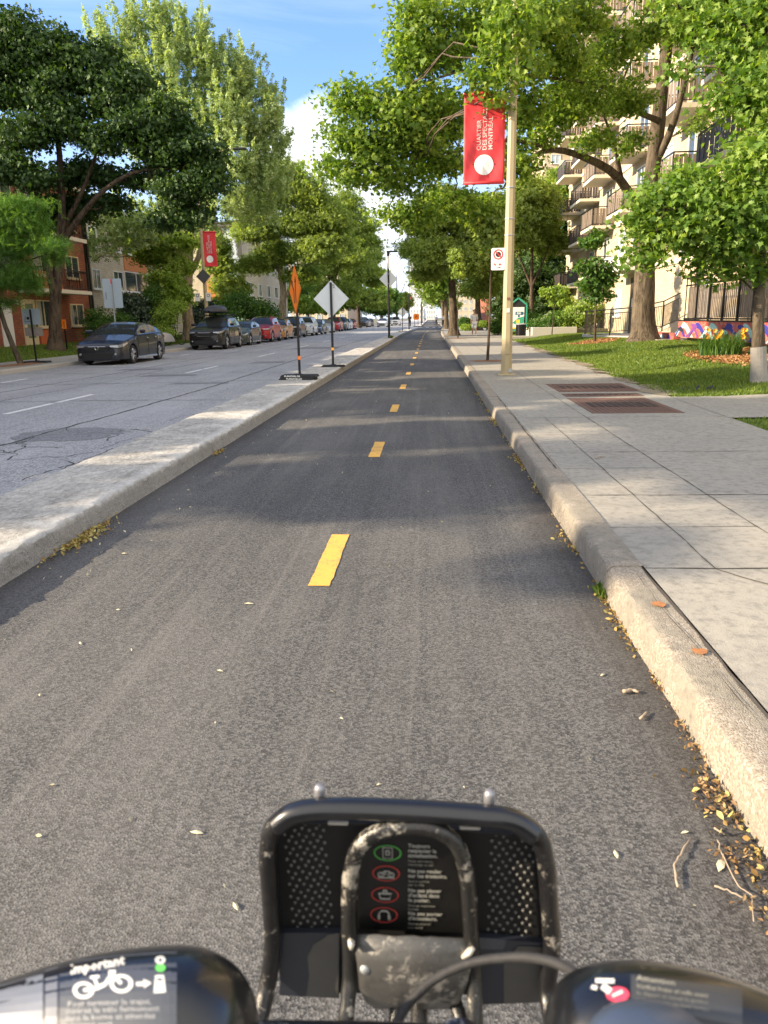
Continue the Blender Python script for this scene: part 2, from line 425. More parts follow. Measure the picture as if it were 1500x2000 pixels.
L_GRASS = m_leaf('grass_blade', (.05, .10, .012), (.11, .19, .02), (.24, .30, .05), .45, .03)
L_DRY = m_leaf('dry_leaf', (.14, .075, .03), (.36, .24, .08), (.46, .42, .15), .15, .02)
L_FLW = m_leaf('white_flower', (.45, .50, .30), (.65, .68, .52), (.8, .8, .7), .3)

# ------------------------------------------------------------------ foliage meshes
def tmpl_maple():
    # five lobed leaf, folded a little along the midrib
    pts = [(0, -.30), (.16, -.10), (.42, -.22), (.34, .02), (.58, .18), (.26, .20), (.22, .42), (.10, .36), (0, .75),
           (-.10, .36), (-.22, .42), (-.26, .20), (-.58, .18), (-.34, .02), (-.42, -.22), (-.16, -.10)]
    v = [(0, .08, .0)]+[(x, y, .22*abs(x)-.10*y*y) for x, y in pts]
    n = len(pts); f = [(0, 1+i, 1+(i+1) % n) for i in range(n)]
    return v, f
def tmpl_maple_lo():
    pts = [(0, -.30), (.40, -.22), (.28, .05), (.58, .22), (.2, .28), (0, .75), (-.2, .28), (-.58, .22), (-.28, .05), (-.40, -.22)]
    v = [(0, .08, 0)]+[(x, y, .22*abs(x)-.10*y*y) for x, y in pts]
    n = len(pts); return v, [(0, 1+i, 1+(i+1) % n) for i in range(n)]
def tmpl_oval():
    v = [(0, -.5, 0), (.28, -.1, .06), (.2, .3, .04), (0, .6, -.06), (-.2, .3, .04), (-.28, -.1, .06)]
    return v, [(0, 1, 2, 3), (0, 3, 4, 5)]
def tmpl_spray():
    # a small spray of seven leaves for far crowns
    rnd = random.Random(5); v = []; f = []
    for i in range(6):
        a = i*1.05+rnd.random()*.5; r = .32+.2*rnd.random()
        cx, cy, cz = r*math.cos(a), r*math.sin(a), rnd.uniform(-.16, .16)
        b = a+rnd.uniform(-.6, .6); dx, dy = math.cos(b)*.30, math.sin(b)*.30; nx, ny = -dy*.55, dx*.55
        k = len(v); v += [(cx-dx, cy-dy, cz-.05), (cx+nx, cy+ny, cz+.05), (cx+dx, cy+dy, cz-.06), (cx-nx, cy-ny, cz+rnd.uniform(-.1, .1))]
        f.append((k, k+1, k+2, k+3))
    return v, f
def tmpl_frond():
    v = []; f = []
    for i in range(8):
        y = -.5+i*.14; z = -.25*(y+.5)**2
        for s in (-1, 1):
            k = len(v); l = .26*(1-abs(i-3.5)*.08)
            v += [(s*.01, y, z), (s*l*.5, y+.045, z+.02), (s*l, y+.05, z-.03), (s*l*.5, y-.03, z)]
            f.append((k, k+1, k+2, k+3))
    return v, f
def tmpl_blade():
    return [(-.5, 0, 0), (.5, 0, 0), (.3, 0, .6), (0, .25, 1.0)], [(0, 1, 2, 3)]
TM = dict(maple=tmpl_maple(), maple_lo=tmpl_maple_lo(), oval=tmpl_oval(), spray=tmpl_spray(), frond=tmpl_frond())
def leaf_mesh(name, P, T, B, N, S, tm, mat):
    V, F = tm; V = np.array(V, float); K = len(V); n = len(P)
    allv = (P[:, None, :] + S[:, None, None]*(V[None, :, 0, None]*T[:, None, :]+V[None, :, 1, None]*B[:, None, :]+V[None, :, 2, None]*N[:, None, :])).reshape(-1, 3)
    lens = np.array([len(f) for f in F]); flat = np.concatenate([np.array(f) for f in F])
    loops = (flat[None, :]+(np.arange(n)*K)[:, None]).reshape(-1)
    ll = np.tile(lens, n); st = np.concatenate([[0], np.cumsum(ll)[:-1]])
    me = bpy.data.meshes.new(name); me.vertices.add(len(allv)); me.vertices.foreach_set('co', allv.astype(np.float32).ravel())
    me.loops.add(len(loops)); me.loops.foreach_set('vertex_index', loops.astype(np.int32))
    me.polygons.add(len(ll)); me.polygons.foreach_set('loop_start', st.astype(np.int32))
    me.update(calc_edges=True); me.materials.append(mat)
    return me
def frames(rng, n, out, upb=.6, outb=.5, rand=.8, droop=0.0):
    N = rng.normal(size=(n, 3))*rand + out*outb; N[:, 2] += upb
    N /= np.linalg.norm(N, axis=1)[:, None]
    A = rng.normal(size=(n, 3))*.55+np.array([0, 0, -1.0])*droop     # the tip hangs
    B = A-N*np.sum(A*N, axis=1)[:, None]; B /= np.linalg.norm(B, axis=1)[:, None]+1e-9
    return np.cross(B, N), B, N
def crown_arrays(rng, lobes, ncl, nlf, spread, shoot=None, hole=0.0):
    # lobes: list of (centre, (rx,ry,rz)); clusters sized by volume
    P = []; O = []; C = []
    vol = np.array([abs(r[0]*r[1]*r[2])**.67 for c, r in lobes]); vol = vol/vol.sum()
    for (c, r), w in zip(lobes, vol):
        c = np.array(c); r = np.array(r); k = max(3, int(ncl*w))
        d = rng.normal(size=(k, 3)); d /= np.linalg.norm(d, axis=1)[:, None]
        d[:, 2] = np.where(d[:, 2] < -.35, d[:, 2]*.55, d[:, 2])
        rad = rng.uniform(.12, 1, size=(k, 1))**.42
        cc = c+d*rad*r
        if shoot is not None:
            axis = d*np.array([.40, .40, .2])+np.array([0, 0, 1.0]); axis /= np.linalg.norm(axis, axis=1)[:, None]
            L = rng.uniform(.5, 1.0, size=(k, 1))*shoot
            t = rng.uniform(0, 1, size=(k, nlf, 1))
            pos = cc[:, None, :]+axis[:, None, :]*L[:, None, :]*t+rng.normal(size=(k, nlf, 3))*spread*(1.15-t)
        else:
            g = rng.normal(size=(k, nlf, 3))*spread*np.array([1, 1, .55])
            pos = cc[:, None, :]+g
        P.append(pos.reshape(-1, 3)); O.append(np.repeat(d, nlf, axis=0)); C.append(cc)
    return np.concatenate(P), np.concatenate(O), C
def limb(mb, a, b, r0, r1, rnd, sag=.12, seg=6, n=6):
    a = Vector(a); b = Vector(b); L = (b-a).length; pts = []
    side = Vector((rnd.uniform(-1, 1), rnd.uniform(-1, 1), rnd.uniform(-.3, 1)))*L*sag
    for i in range(n+1):
        t = i/n; p = a.lerp(b, t)+side*math.sin(math.pi*t)
        if 0 < i < n: p += Vector((rnd.gauss(0, 1), rnd.gauss(0, 1), rnd.gauss(0, 1)))*L*.022
        pts.append(p)
    mb.tube(pts, [r0+(r1-r0)*(i/n)**.8 for i in range(n+1)], seg, caps=False)
    return pts
def tree(name, label, cat, skel, lobes, mat, bark, seed=1, ncl=300, nlf=60, spread=.35, size=.16, tm='maple_lo',
         shoot=None, group=None, up=.6, outb=.5, twigs=10, flare=1.6, limb_r=.10, white=None, lower=None):
    """skel: list of (points, r0, r1), first is the trunk"""
    rng = np.random.default_rng(seed); rnd = random.Random(seed)
    base = Vector(skel[0][0][0]); o = empty(name, base, 0, label, cat, group)
    mb = MB(); nodes = []
    for k, (pts, r0, r1) in enumerate(skel):
        pts = [Vector(p)-base for p in pts]
        # resample
        out = []
        for a, b in zip(pts, pts[1:]):
            m = max(2, int((b-a).length/.6))
            for i in range(m): out.append(a.lerp(b, i/m))
        out.append(pts[-1])
        for _ in range(2):
            out = [out[0]]+[(out[i-1]+out[i]*2+out[i+1])/4 for i in range(1, len(out)-1)]+[out[-1]]
        n = len(out)-1
        rad = [r0+(r1-r0)*(i/n)**.85 for i in range(n+1)]
        if k == 0:
            hs = [(p-out[0]).length for p in out]
            out2 = [out[0]-Vector((0, 0, .15))]; rad2 = [r0*flare]
            for h_ in (0.06, .18, .4):
                out2.append(out[0]+(out[1]-out[0]).normalized()*h_); rad2.append(r0*(1+(flare-1)*math.exp(-h_*5)))
            for p, r_, h_ in zip(out, rad, hs):
                if h_ > .5: out2.append(p+Vector((rnd.gauss(0, 1), rnd.gauss(0, 1), 0))*r_*.05); rad2.append(r_*rnd.uniform(.96, 1.05))
            mb.tube(out2, rad2, 14, caps=False)
        else:
            mb.tube(out, rad, 9, caps=False)
        st = int(n*.3) if k == 0 else 0
        nodes += [(p, r_) for p, r_ in list(zip(out, rad))[st:]]
    lobes = [(np.array(c)-np.array(base), r) for c, r in lobes]
    P, O, C = crown_arrays(rng, lobes, ncl, nlf, spread, shoot)
    for (c, r), cc in zip(lobes, C):
        c = Vector(c)
        a, ra = min(nodes, key=lambda q: (q[0]-c).length+.5*max(0, q[0].z-c.z+.3))
        ln = (a-c).length
        r0 = min(ra*.7, limb_r*(.4+ln*.12))
        pts = limb(mb, a, c, max(r0, .018), .016, rnd, .07)
        idx = rnd.sample(range(len(cc)), min(twigs, len(cc)))
        for i in idx:
            e = Vector(cc[i]); q = min(pts[2:], key=lambda p: (p-e).length)
            limb(mb, q, e, .014+.003*(q-e).length, .004, rnd, .1, 4, 3)
    tr = mb.build('trunk', bark, o, smooth=True)
    n = len(P)
    T, B, N = frames(rng, n, O, up, outb, .8, 0.0 if tm == 'spray' else .9)
    S = size*(.5+.9*rng.random(n)**.8)
    me = leaf_mesh('crown', P, T, B, N, S, TM[tm], mat)
    cr = bpy.data.objects.new('crown', me); COL.objects.link(cr); cr.parent = o
    return o
def bush(name, label, cat, lobes, mat, seed=1, ncl=60, nlf=60, spread=.14, size=.08, tm='oval', group=None, up=.4, outb=.9, stems=8, flowers=None):
    rng = np.random.default_rng(seed); rnd = random.Random(seed)
    zb = min(c[2]-r[2] for c, r in lobes)
    base = Vector((sum(c[0] for c, r in lobes)/len(lobes), sum(c[1] for c, r in lobes)/len(lobes), zb))
    o = empty(name, base, 0, label, cat, group)
    lobes = [(np.array(c)-np.array(base), r) for c, r in lobes]
    P, O, C = crown_arrays(rng, lobes, ncl, nlf, spread)
    k = P[:, 2] > 0.01; P = P[k]; O = O[k]
    T, B, N = frames(rng, len(P), O, up, outb)
    me = leaf_mesh('foliage', P, T, B, N, size*rng.uniform(.65, 1.25, size=len(P)), TM[tm], mat)
    c = bpy.data.objects.new('foliage', me); COL.objects.link(c); c.parent = o
    mb = MB()
    for (cc, r) in lobes:
        for i in range(stems):
            e = Vector(cc)+Vector((rnd.gauss(0, .4)*r[0], rnd.gauss(0, .4)*r[1], rnd.uniform(0, .6)*r[2]))
            limb(mb, (cc[0]*.6+rnd.uniform(-.15, .15), cc[1]*.6+rnd.uniform(-.15, .15), 0), e, .018, .006, rnd, .1, 5, 4)
    mb.build('stem', M_BARKD, o, smooth=True)
    if flowers:
        fp = []
        for (cc, r) in lobes:
            m = int(flowers*r[0]*r[2])+4; d = rng.normal(size=(m, 3)); d[:, 2] = np.abs(d[:, 2])+.1; d /= np.linalg.norm(d, axis=1)[:, None]
            q = cc+d*np.array(r)*1.05
            fp.append((q[:, None, :]+rng.normal(size=(m, 14, 3))*.06).reshape(-1, 3))
        P = np.concatenate(fp); T, B, N = frames(rng, len(P), P*0, .6, 0)
        me = leaf_mesh('flower_head', P, T, B, N, .07*rng.uniform(.7, 1.2, size=len(P)), TM['oval'], L_FLW)
        c = bpy.data.objects.new('flower_head', me); COL.objects.link(c); c.parent = o; c['kind'] = 'stuff'
    return o
def PL(lst, Y=None):
    """lobes given by outline in metres at their own distance: (px, py, Y, rpx, rpz, depth)"""
    out = []
    for t in lst:
        px, py, y, rx, rz = t[:5]; dp = t[5] if len(t) > 5 else None
        c = W(px, py, y); s = 1536.0/y
        out.append((tuple(c), (rx/s, dp if dp else (rx/s+rz/s)/2, rz/s)))
    return out

# text as a thin mesh
def text(name, s, size, mat, parent, M, align='LEFT', bold=0.0, ext=.0008, sx=1.0, space=1.0):
    cu = bpy.data.curves.new('t', 'FONT'); cu.body = s; cu.size = size; cu.extrude = ext; cu.align_x = align; cu.offset = bold
    cu.space_line = space; cu.resolution_u = 2
    to = bpy.data.objects.new('t', cu); COL.objects.link(to)
    dg = bpy.context.evaluated_depsgraph_get(); me = bpy.data.meshes.new_from_object(to.evaluated_get(dg))
    bpy.data.objects.remove(to); bpy.data.curves.remove(cu)
    me.name = name; me.materials.clear(); me.materials.append(mat)
    me.transform(M @ Matrix.Diagonal((sx, 1, 1, 1)))
    o = bpy.data.objects.new(name, me); COL.objects.link(o); o.parent = parent
    return o
def basis(o, x, y):
    x = Vector(x).normalized(); y = Vector(y).normalized(); z = x.cross(y).normalized(); y = z.cross(x)
    m = Matrix((x, y, z)).transposed().to_4x4(); m.translation = Vector(o); return m
#@@PART2
# ------------------------------------------------------------------ ground
rnd = random.Random(3); nrg = np.random.default_rng(3)
def struct(o, **k): o['kind'] = 'structure'; return o
def gridmesh(name, xs, ys, zf, mat, smooth=True):
    mb = MB(); nx = len(xs)
    for y in ys:
        for x in xs: mb.v.append((x if not callable(x) else x(y), y, zf(x if not callable(x) else x(y), y)))
    for j in range(len(ys)-1):
        for i in range(nx-1): mb.f.append((j*nx+i, j*nx+i+1, (j+1)*nx+i+1, (j+1)*nx+i)); mb.m.append(0)
    return mb.build(name, mat, smooth=smooth)
M_EARTH = simple('earth', (.13, .12, .07), .95, var=.3, scale=.3)
g = MB().quad((-1500, -300, -.06), (1500, -300, -.06), (1500, 2500, -.06), (-1500, 2500, -.06)).build('ground', M_EARTH); struct(g)
yl = [-6, 0, 20, 40, 60, 70, 80, 90, 100, 110, 125, 160, 420]
XK = -12.35
g = gridmesh('road', [XK-.05, -8, lambda y: -3.3+shiftY(y)], yl, lambda x, y: 0.0, M_ROAD); struct(g); ROAD = g
g = gridmesh('bike_path', [lambda y: -2.42+shiftY(y), lambda y: -.7+shiftY(y), lambda y: .93+shiftY(y)], yl, lambda x, y: .002, M_PATH); struct(g); PATH = g

def strip(mb, pts, w, z=.004, rs=.4, step=.12, wob=.02, zf=None):
    """irregular crack strip along pts"""
    P = []
    for a, b in zip(pts, pts[1:]):
        a = Vector(a); b = Vector(b); n = max(1, int((b-a).length/step))
        for i in range(n): P.append(a.lerp(b, i/n))
    P.append(Vector(pts[-1])); n = len(P)
    L = []; Rr = []
    ww = 0
    for i, p in enumerate(P):
        t = (P[min(i+1, n-1)]-P[max(i-1, 0)]).normalized(); s = Vector((-t.y, t.x))
        ww = ww*.6+rnd.gauss(0, 1)*wob*.5
        c = p+s*ww; h = w*.5*rnd.uniform(1-rs, 1+rs)
        L.append(c+s*h); Rr.append(c-s*h)
    k = len(mb.v); zf = zf or (lambda x, y: z)
    for l, r in zip(L, Rr): mb.v += [(l.x, l.y, zf(l.x, l.y)), (r.x, r.y, zf(r.x, r.y))]
    for i in range(n-1): mb.f.append((k+2*i, k+2*i+1, k+2*i+3, k+2*i+2)); mb.m.append(0)

# yellow centre dashes
mb = MB()
for i in range(22):
    y = 3.92+i*3.985; x = -.61+shiftY(y)+.03*sm(4, 12, y); 
    n = 14; k = len(mb.v)
    for j in range(n+1):
        yy = y+1.02*j/n; e = .004
        mb.v += [(x-.06-.000*j+rnd.uniform(-e, e), yy+rnd.uniform(-e, e), .006), (x+.06+rnd.uniform(-e, e), yy+rnd.uniform(-e, e), .006)]
    for j in range(n): mb.f.append((k+2*j, k+2*j+1, k+2*j+3, k+2*j+2)); mb.m.append(0)
mb.build('centre_line', M_YEL, PATH)
# lane marks on the road
mb = MB()
for i in range(22):
    y = 12.0+i*9.45
    mb.quad((-6.95, y, .004), (-6.83, y, .004), (-6.83, y+1.6, .004), (-6.95, y+1.6, .004))
    mb.quad((-6.94, y+1.75, .004), (-6.82, y+1.75, .004), (-6.82, y+3.3, .004), (-6.94, y+3.3, .004))
for y in (18.6, 25.6, 32.8, 46): mb.quad((-10.75, y, .004), (-10.63, y, .004), (-10.63, y+1.3, .004), (-10.75, y+1.3, .004))
for k in range(18): mb.quad((-12.1+k*.95, 116, .0045), (-11.65+k*.95, 116, .0045), (-11.65+k*.95, 119, .0045), (-12.1+k*.95, 119, .0045))
mb.build('lane_marking', M_WHT, ROAD)
# road cracks and patches
mb = MB()
strip(mb, [(-5.6, -4), (-5.3, 6), (-5.05, 11), (-4.85, 17), (-4.9, 30), (-4.6, 60)], .035)
strip(mb, [(-9.2, -4), (-9.3, 12), (-9.0, 22), (-9.1, 60)], .03)
strip(mb, [(-8.2, 12), (-8.0, 19), (-8.1, 28), (-7.9, 44)], .018)
for y in (14.1, 18.2, 21.7, 24.5, 29.4, 35, 43, 52): strip(mb, [(-12.2, y+rnd.uniform(-.6, .6)), (-9, y+rnd.uniform(-.4, .4)), (-6, y), (-3.4, y+rnd.uniform(-.8, .8))], .03, wob=.04)
def craze(cx, cy, n, L):
    for i in range(n):
        x, y = cx+rnd.gauss(0, .7), cy+rnd.gauss(0, .8); a = rnd.uniform(0, 6.3); pts = [(x, y)]
        for k in range(5):
            a += rnd.gauss(0, .7); x += math.cos(a)*L*rnd.random(); y += math.sin(a)*L*rnd.random()*1.4; pts.append((x, y))
        pts = [(min(p[0], -3.36), p[1]) for p in pts]
        strip(mb, pts, rnd.uniform(.006, .016), rs=.7, wob=.03, step=.06)
craze(-4.6, 8.2, 12, .30); craze(-5.4, 8.8, 8, .32); craze(-4.2, 10.2, 5, .25); craze(-6.6, 8.5, 3, .4)
mb.build('crack', M_CRACK, ROAD)['kind'] = 'stuff'
mb = MB()
def oval(cx, cy, rx, ry, z=.0035, j=.1):
    k = len(mb.v); n = 28
    for i in range(n):
        a = 2*math.pi*i/n; r = 1+rnd.uniform(-j, j); mb.v.append((cx+math.cos(a)*rx*r, cy+math.sin(a)*ry*r, z))
    mb.f.append(tuple(range(k, k+n))); mb.m.append(0)
oval(-4.75, 9.75, .68, .62); oval(-5.5, 8.3, .5, .42)
for x0, x1, y0, y1 in ((-6.1, -4.7, 17.6, 18.1), (-7.8, -6.3, 20.2, 21.0), (-6.2, -5.0, 26, 27.2), (-9.6, -8.2, 23, 23.8), (-7, -4.6, 38, 41), (-11, -9.5, 15.5, 16.3)):
    mb.quad((x0, y0, .0035), (x1, y0+.1, .0035), (x1-.1, y1, .0035), (x0+.1, y1-.06, .0035))
mb.build('asphalt_patch', M_PATCH, ROAD)

# median: long stone blocks with real joints
def profile_run(name, prof, yb, mat, amp=.005, edge=None, parent=None, jz=.004, ang=32):
    mb = MB()
    for (y0, y1) in yb:
        dz = rnd.uniform(-jz, jz); dx = rnd.uniform(-jz, jz)
        st = .05 if y0 < 9 else (.12 if y0 < 20 else 1.0)
        n = max(2, int((y1-y0)/st)); k0 = len(mb.v); m = len(prof)
        for j in range(n+1):
            y = y0+(y1-y0)*j/n
            end = j in (0, n)
            for i, (x, z) in enumerate(prof):
                a = amp*(edge[i] if edge else 1)
                xx = x+dx+rnd.gauss(0, a)+shiftY(y); zz = z+(dz if z > .02 else 0)+(rnd.gauss(0, a) if z > 0 else 0)
                mb.v.append((xx, y+(rnd.gauss(0, .004)), zz))
        for j in range(n):
            for i in range(m-1):
                mb.f.append((k0+j*m+i, k0+j*m+i+1, k0+(j+1)*m+i+1, k0+(j+1)*m+i)); mb.m.append(0)
        mb.f.append(tuple(k0+i for i in range(m))); mb.f.append(tuple(k0+n*m+i for i in reversed(range(m)))); mb.m += [0, 0]
    o = mb.build(name, mat, parent, angle=ang)
    return o
def blocks(y0, y1, joints):
    ys = [y0]+joints+[y1]; return [(a+.006, b-.006) for a, b in zip(ys, ys[1:])]
profM = [(-3.30, 0), (-3.305, .14), (-3.27, .158), (-3.18, .162), (-3.0, .163), (-2.85, .163), (-2.7, .163), (-2.58, .163), (-2.50, .162), (-2.455, .159), (-2.425, .152), (-2.410, .135), (-2.402, .08), (-2.398, .04), (-2.39, 0)]
edM = [.3, .5, .7, .35, .35, .35, .35, .35, .5, .9, 1.2, 1.2, 1.1, 1.0, .3]
jm = [8.2]+[14.3+6.1*i for i in range(17)]
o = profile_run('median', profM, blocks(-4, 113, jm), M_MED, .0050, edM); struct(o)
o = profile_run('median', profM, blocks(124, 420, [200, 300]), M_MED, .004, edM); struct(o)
# right kerb, rounded, each length a little off its neighbour
profK = [(.905, 0), (.909, .04), (.914, .085), (.920, .118), (.928, .138), (.942, .148), (.975, .1515), (1.04, .153), (1.10, .152)]
edK = [.4, .6, .6, .8, 1.0, .9, .5, .3, .2]
o = profile_run('kerb', profK, blocks(-3, 112, [.9, 3.83, 6.45, 9.5, 12.6, 15.7, 18.8, 22, 28, 34, 40, 46, 52, 60, 70, 80, 90, 100]), M_KERB, .0022, edK, jz=.008); struct(o)
def lawn_edge(y): return 3.55+.02*y+.9*sm(40, 70, y)
o = gridmesh('pavement', [lambda y: 1.105+shiftY(y), lambda y: 2.2+shiftY(y), lawn_edge], [-4, 2, 4, 6, 8, 10, 12, 16, 20, 28, 36, 45, 60, 75, 90, 112], lambda x, y: .15, M_WALK); struct(o); WALK = o
mb = MB(); mb.box(1.0+.85, 14, 124, 300, -.05, .15); struct(mb.build('pavement', M_WALK))
def lawnz(x, y):
    z = .135+.30*sm(4.1, 8.2, x)+.25*sm(9, 16, x)
    if x < 9 and 15 < y < 40: z += .03*math.sin(x*2.1+y*.7)
    return z
mb = MB()
xs = [lambda y, t=t: lawn_edge(y)-.03+t for t in (0, .3, .7, 1.2, 1.8, 2.5, 3.2, 4, 5, 7, 10, 16, 30, 60)]
ys = [-6, -2, 2, 6, 9.8]
o = gridmesh('lawn', xs, ys, lawnz, M_GRASS); struct(o)
ys = [12.3, 12.8]+[13.4+.8*i for i in range(60)]+[64, 70, 80, 95, 112]
o = gridmesh('lawn', xs, ys, lawnz, M_GRASS); struct(o)
o = gridmesh('footpath', [lambda y: lawn_edge(y)-.02, 4.6, 6, 8, 14], [9.75, 10.5, 11.3, 12.36], lambda x, y: .154+.22*sm(4.1, 9.2, x), M_WALK); struct(o)
# bare soil along the pavement edge
mb = MB()
for i in range(26):
    y = 13+i*1.0+rnd.uniform(-.3, .3); x = lawn_edge(y)+rnd.uniform(-.02, .12); r = rnd.uniform(.1, .28); k = len(mb.v); n = 12
    for j in range(n):
        a = 6.283*j/n; px_, py_ = x+math.cos(a)*r*rnd.uniform(.7, 1.2), y+math.sin(a)*r*2.4*rnd.uniform(.8, 1.2)
        mb.v.append((px_, py_, max(.158, lawnz(px_, py_)+.012)))
    mb.f.append(tuple(range(k, k+n))); mb.m.append(0)
o = mb.build('bare_soil', simple('bare_soil_mat', (.24, .20, .14), .95, var=.3, scale=20, bump=.004)); tag(o, 'patches of bare trodden soil along the edge of the lawn', 'soil', kind='stuff')

# pavement joints
mb = MB(); zf = lambda x, y: .1535
strip(mb, [(1.085, -3), (1.09, 2), (1.075, 6), (1.09, 12), (1.1, 30), (1.1, 60)], .011, zf=zf, wob=.008, rs=.8)
strip(mb, [(1.035, .6), (1.04, 2.3), (1.03, 3.7)], .004, zf=lambda x, y: .160, wob=.006, rs=.8)
strip(mb, [(1.46, 3.81), (1.47, 9.9)], .006, zf=zf, wob=.005, rs=.6)
strip(mb, [(1.98, -1), (2.0, 12), (2.05, 50)], .007, zf=zf, wob=.005, rs=.6)
for y, x0 in ((1.9, 1.1), (3.81, 1.1), (4.6, 1.1), (5.48, 1.1), (6.49, 1.1), (7.3, 1.1), (8.42, 1.1), (9.9, 1.1), (11.6, 1.1), (13, 1.1), (15.4, 1.1), (17, 1.1), (18.6, 1.1), (20.2, 1.1), (22, 1.1), (24, 1.1), (27, 1.1), (30, 1.1), (33, 1.1), (37, 1.1), (42, 1.1), (50, 1.1)):
    full = y in (3.81, 5.48, 7.3, 9.9, 13, 17, 20.2, 24, 30, 37, 50)
    strip(mb, [(x0, y), (lawn_edge(y)-.02 if full else 2.0, y+.03)], .010 if full else .006, zf=zf, wob=.005, rs=.6)
strip(mb, [(1.45, 3.8), (1.62, 3.55), (1.72, 3.3), (1.78, 3.2), (1.95, 2.9), (2.02, 2.6)], .008, zf=zf, wob=.02, rs=.8)
strip(mb, [(1.72, 3.3), (1.85, 3.33), (1.98, 3.2)], .005, zf=zf, wob=.02, rs=.8)
mb.build('joint', M_JOINT, WALK)['kind'] = 'stuff'
for (x, y) in ((1.0, 3.28), (1.01, 2.78)):
    mb = MB(); k = 0; n = 16
    for i in range(n):
        a = 6.283*i/n; mb.v.append((x+.02+math.cos(a)*.030*rnd.uniform(.6, 1.3), y+math.sin(a)*.035*rnd.uniform(.6, 1.3), .161))
    mb.f.append(tuple(range(n))); mb.m.append(0); mb.build('rust_stain', simple('rust', (.33, .14, .05), .9, var=.5, scale=30), WALK)
# far cross street kerbs and left side
struct(MB().box(XK-.22, XK, -6, 112, -.05, .13, bev=.02).build('left_kerb', M_CONC))
struct(MB().box(XK-2.4, XK-.224, -6, 112, -.05, .132).build('left_pavement', M_WALK))
struct(MB().box(XK-2.4, XK, 124, 400, -.05, .132, bev=.02).build('left_pavement', M_WALK))
o = gridmesh('left_lawn', [-70, -30, -22, -19, -17.5, -16.5, -15.5, -14.72], [-6, 20, 24, 28, 32, 36, 40, 44, 50, 60, 80, 112], lambda x, y: .11+.27*sm(-14.7, -18, x) if x > -18 else .38, M_GRASS); struct(o)
struct(MB().quad((-120, 112, .001), (120, 112, .001), (120, 124, .001), (-120, 124, .001)).build('cross_street', M_ROAD))
def leftz(x): return .11+.27*sm(-14.7, -18, x) if x > -18 else .38

# grass blades
def blades(name, xa, xb, ya, yb, n, zf, size, label, keep=None):
    X = nrg.uniform(xa, xb, n); Y = ya+(yb-ya)*nrg.uniform(0, 1, n)**1.3
    if keep is not None:
        k = np.array([keep(x, y) for x, y in zip(X, Y)]); X = X[k]; Y = Y[k]
    n = len(X); Z = np.array([zf(x, y) for x, y in zip(X, Y)])-.005
    a = nrg.uniform(0, 6.283, n); T = np.stack([np.cos(a), np.sin(a), 0*a], 1)
    N = np.stack([nrg.normal(0, .35, n), nrg.normal(0, .35, n), np.ones(n)], 1); N /= np.linalg.norm(N, axis=1)[:, None]
    B = np.cross(N, T)
    V, F = tmpl_blade(); V = [(v[0]*.35, v[1], v[2]) for v in V]
    me = leaf_mesh(name, np.stack([X, Y, Z], 1), T, B, N, size*nrg.uniform(.6, 1.3, n), (V, F), L_GRASS)
    o = bpy.data.objects.new(name, me); COL.objects.link(o); tag(o, label, 'grass', kind='stuff'); return o
mulch_spots = [(7.75, 18.6, 1.35, 3.6), (6.7, 32.6, .95, 1.2)]
def keepR(x, y):
    if x < lawn_edge(y)+rnd.uniform(-.03, .12): return False
    for cx, cy, rx, ry in mulch_spots:
        if ((x-cx)/rx)**2+((y-cy)/ry)**2 < .9: return False
    return True
blades('grass', 3.7, 10, 12.3, 44, 120000, lawnz, .055, 'short mown green grass on the lawn beside the right pavement', keepR)
blades('grass', 3.6, 7, 6, 9.75, 9000, lawnz, .05, 'small corner of green grass below the concrete footpath', keepR)
blades('grass', -19.5, -14.7, 22, 60, 40000, lambda x, y: leftz(x), .075, 'green lawn strip in front of the brick building')
# mulch beds: chips
for (cx, cy, rx, ry), lb in zip(mulch_spots, ('brown wood chip bed around the yellow day lilies', 'round ring of wood chips under the thin sapling on the lawn')):
    n = int(6000*rx*ry/3); a = nrg.uniform(0, 6.283, n); r = nrg.uniform(0, 1, n)**.5*nrg.uniform(.85, 1.1, n)
    X = cx+np.cos(a)*r*rx; Y = cy+np.sin(a)*r*ry; Z = np.array([lawnz(x, y) for x, y in zip(X, Y)])+.02+nrg.uniform(0, .03, n)
    T, B, N = frames(nrg, n, np.zeros((n, 3)), .9, 0, .5)
    V = [(-.5, -.16, 0), (.5, -.2, 0), (.55, .16, .05), (-.45, .2, .05)]
    me = leaf_mesh('mulch', np.stack([X, Y, Z], 1), T, B, N, .07*nrg.uniform(.5, 1.3, n), (V, [(0, 1, 2, 3)]), m_leaf('chip%d' % n, (.12, .055, .02), (.30, .15, .06), (.46, .28, .13), .05, .02))
    o = bpy.data.objects.new('wood_chips', me); COL.objects.link(o); tag(o, lb, 'mulch', kind='stuff')
    mb = MB(); m = 24; mb.v = [(cx, cy, lawnz(cx, cy)+.015)]+[(cx+math.cos(6.283*i/m)*rx, cy+math.sin(6.283*i/m)*ry, lawnz(cx+math.cos(6.283*i/m)*rx, cy+math.sin(6.283*i/m)*ry)+.012) for i in range(m)]
    mb.f = [(0, 1+i, 1+(i+1) % m) for i in range(m)]; mb.m = [0]*m
    mb.build('chip_base', M_MULCH, o)
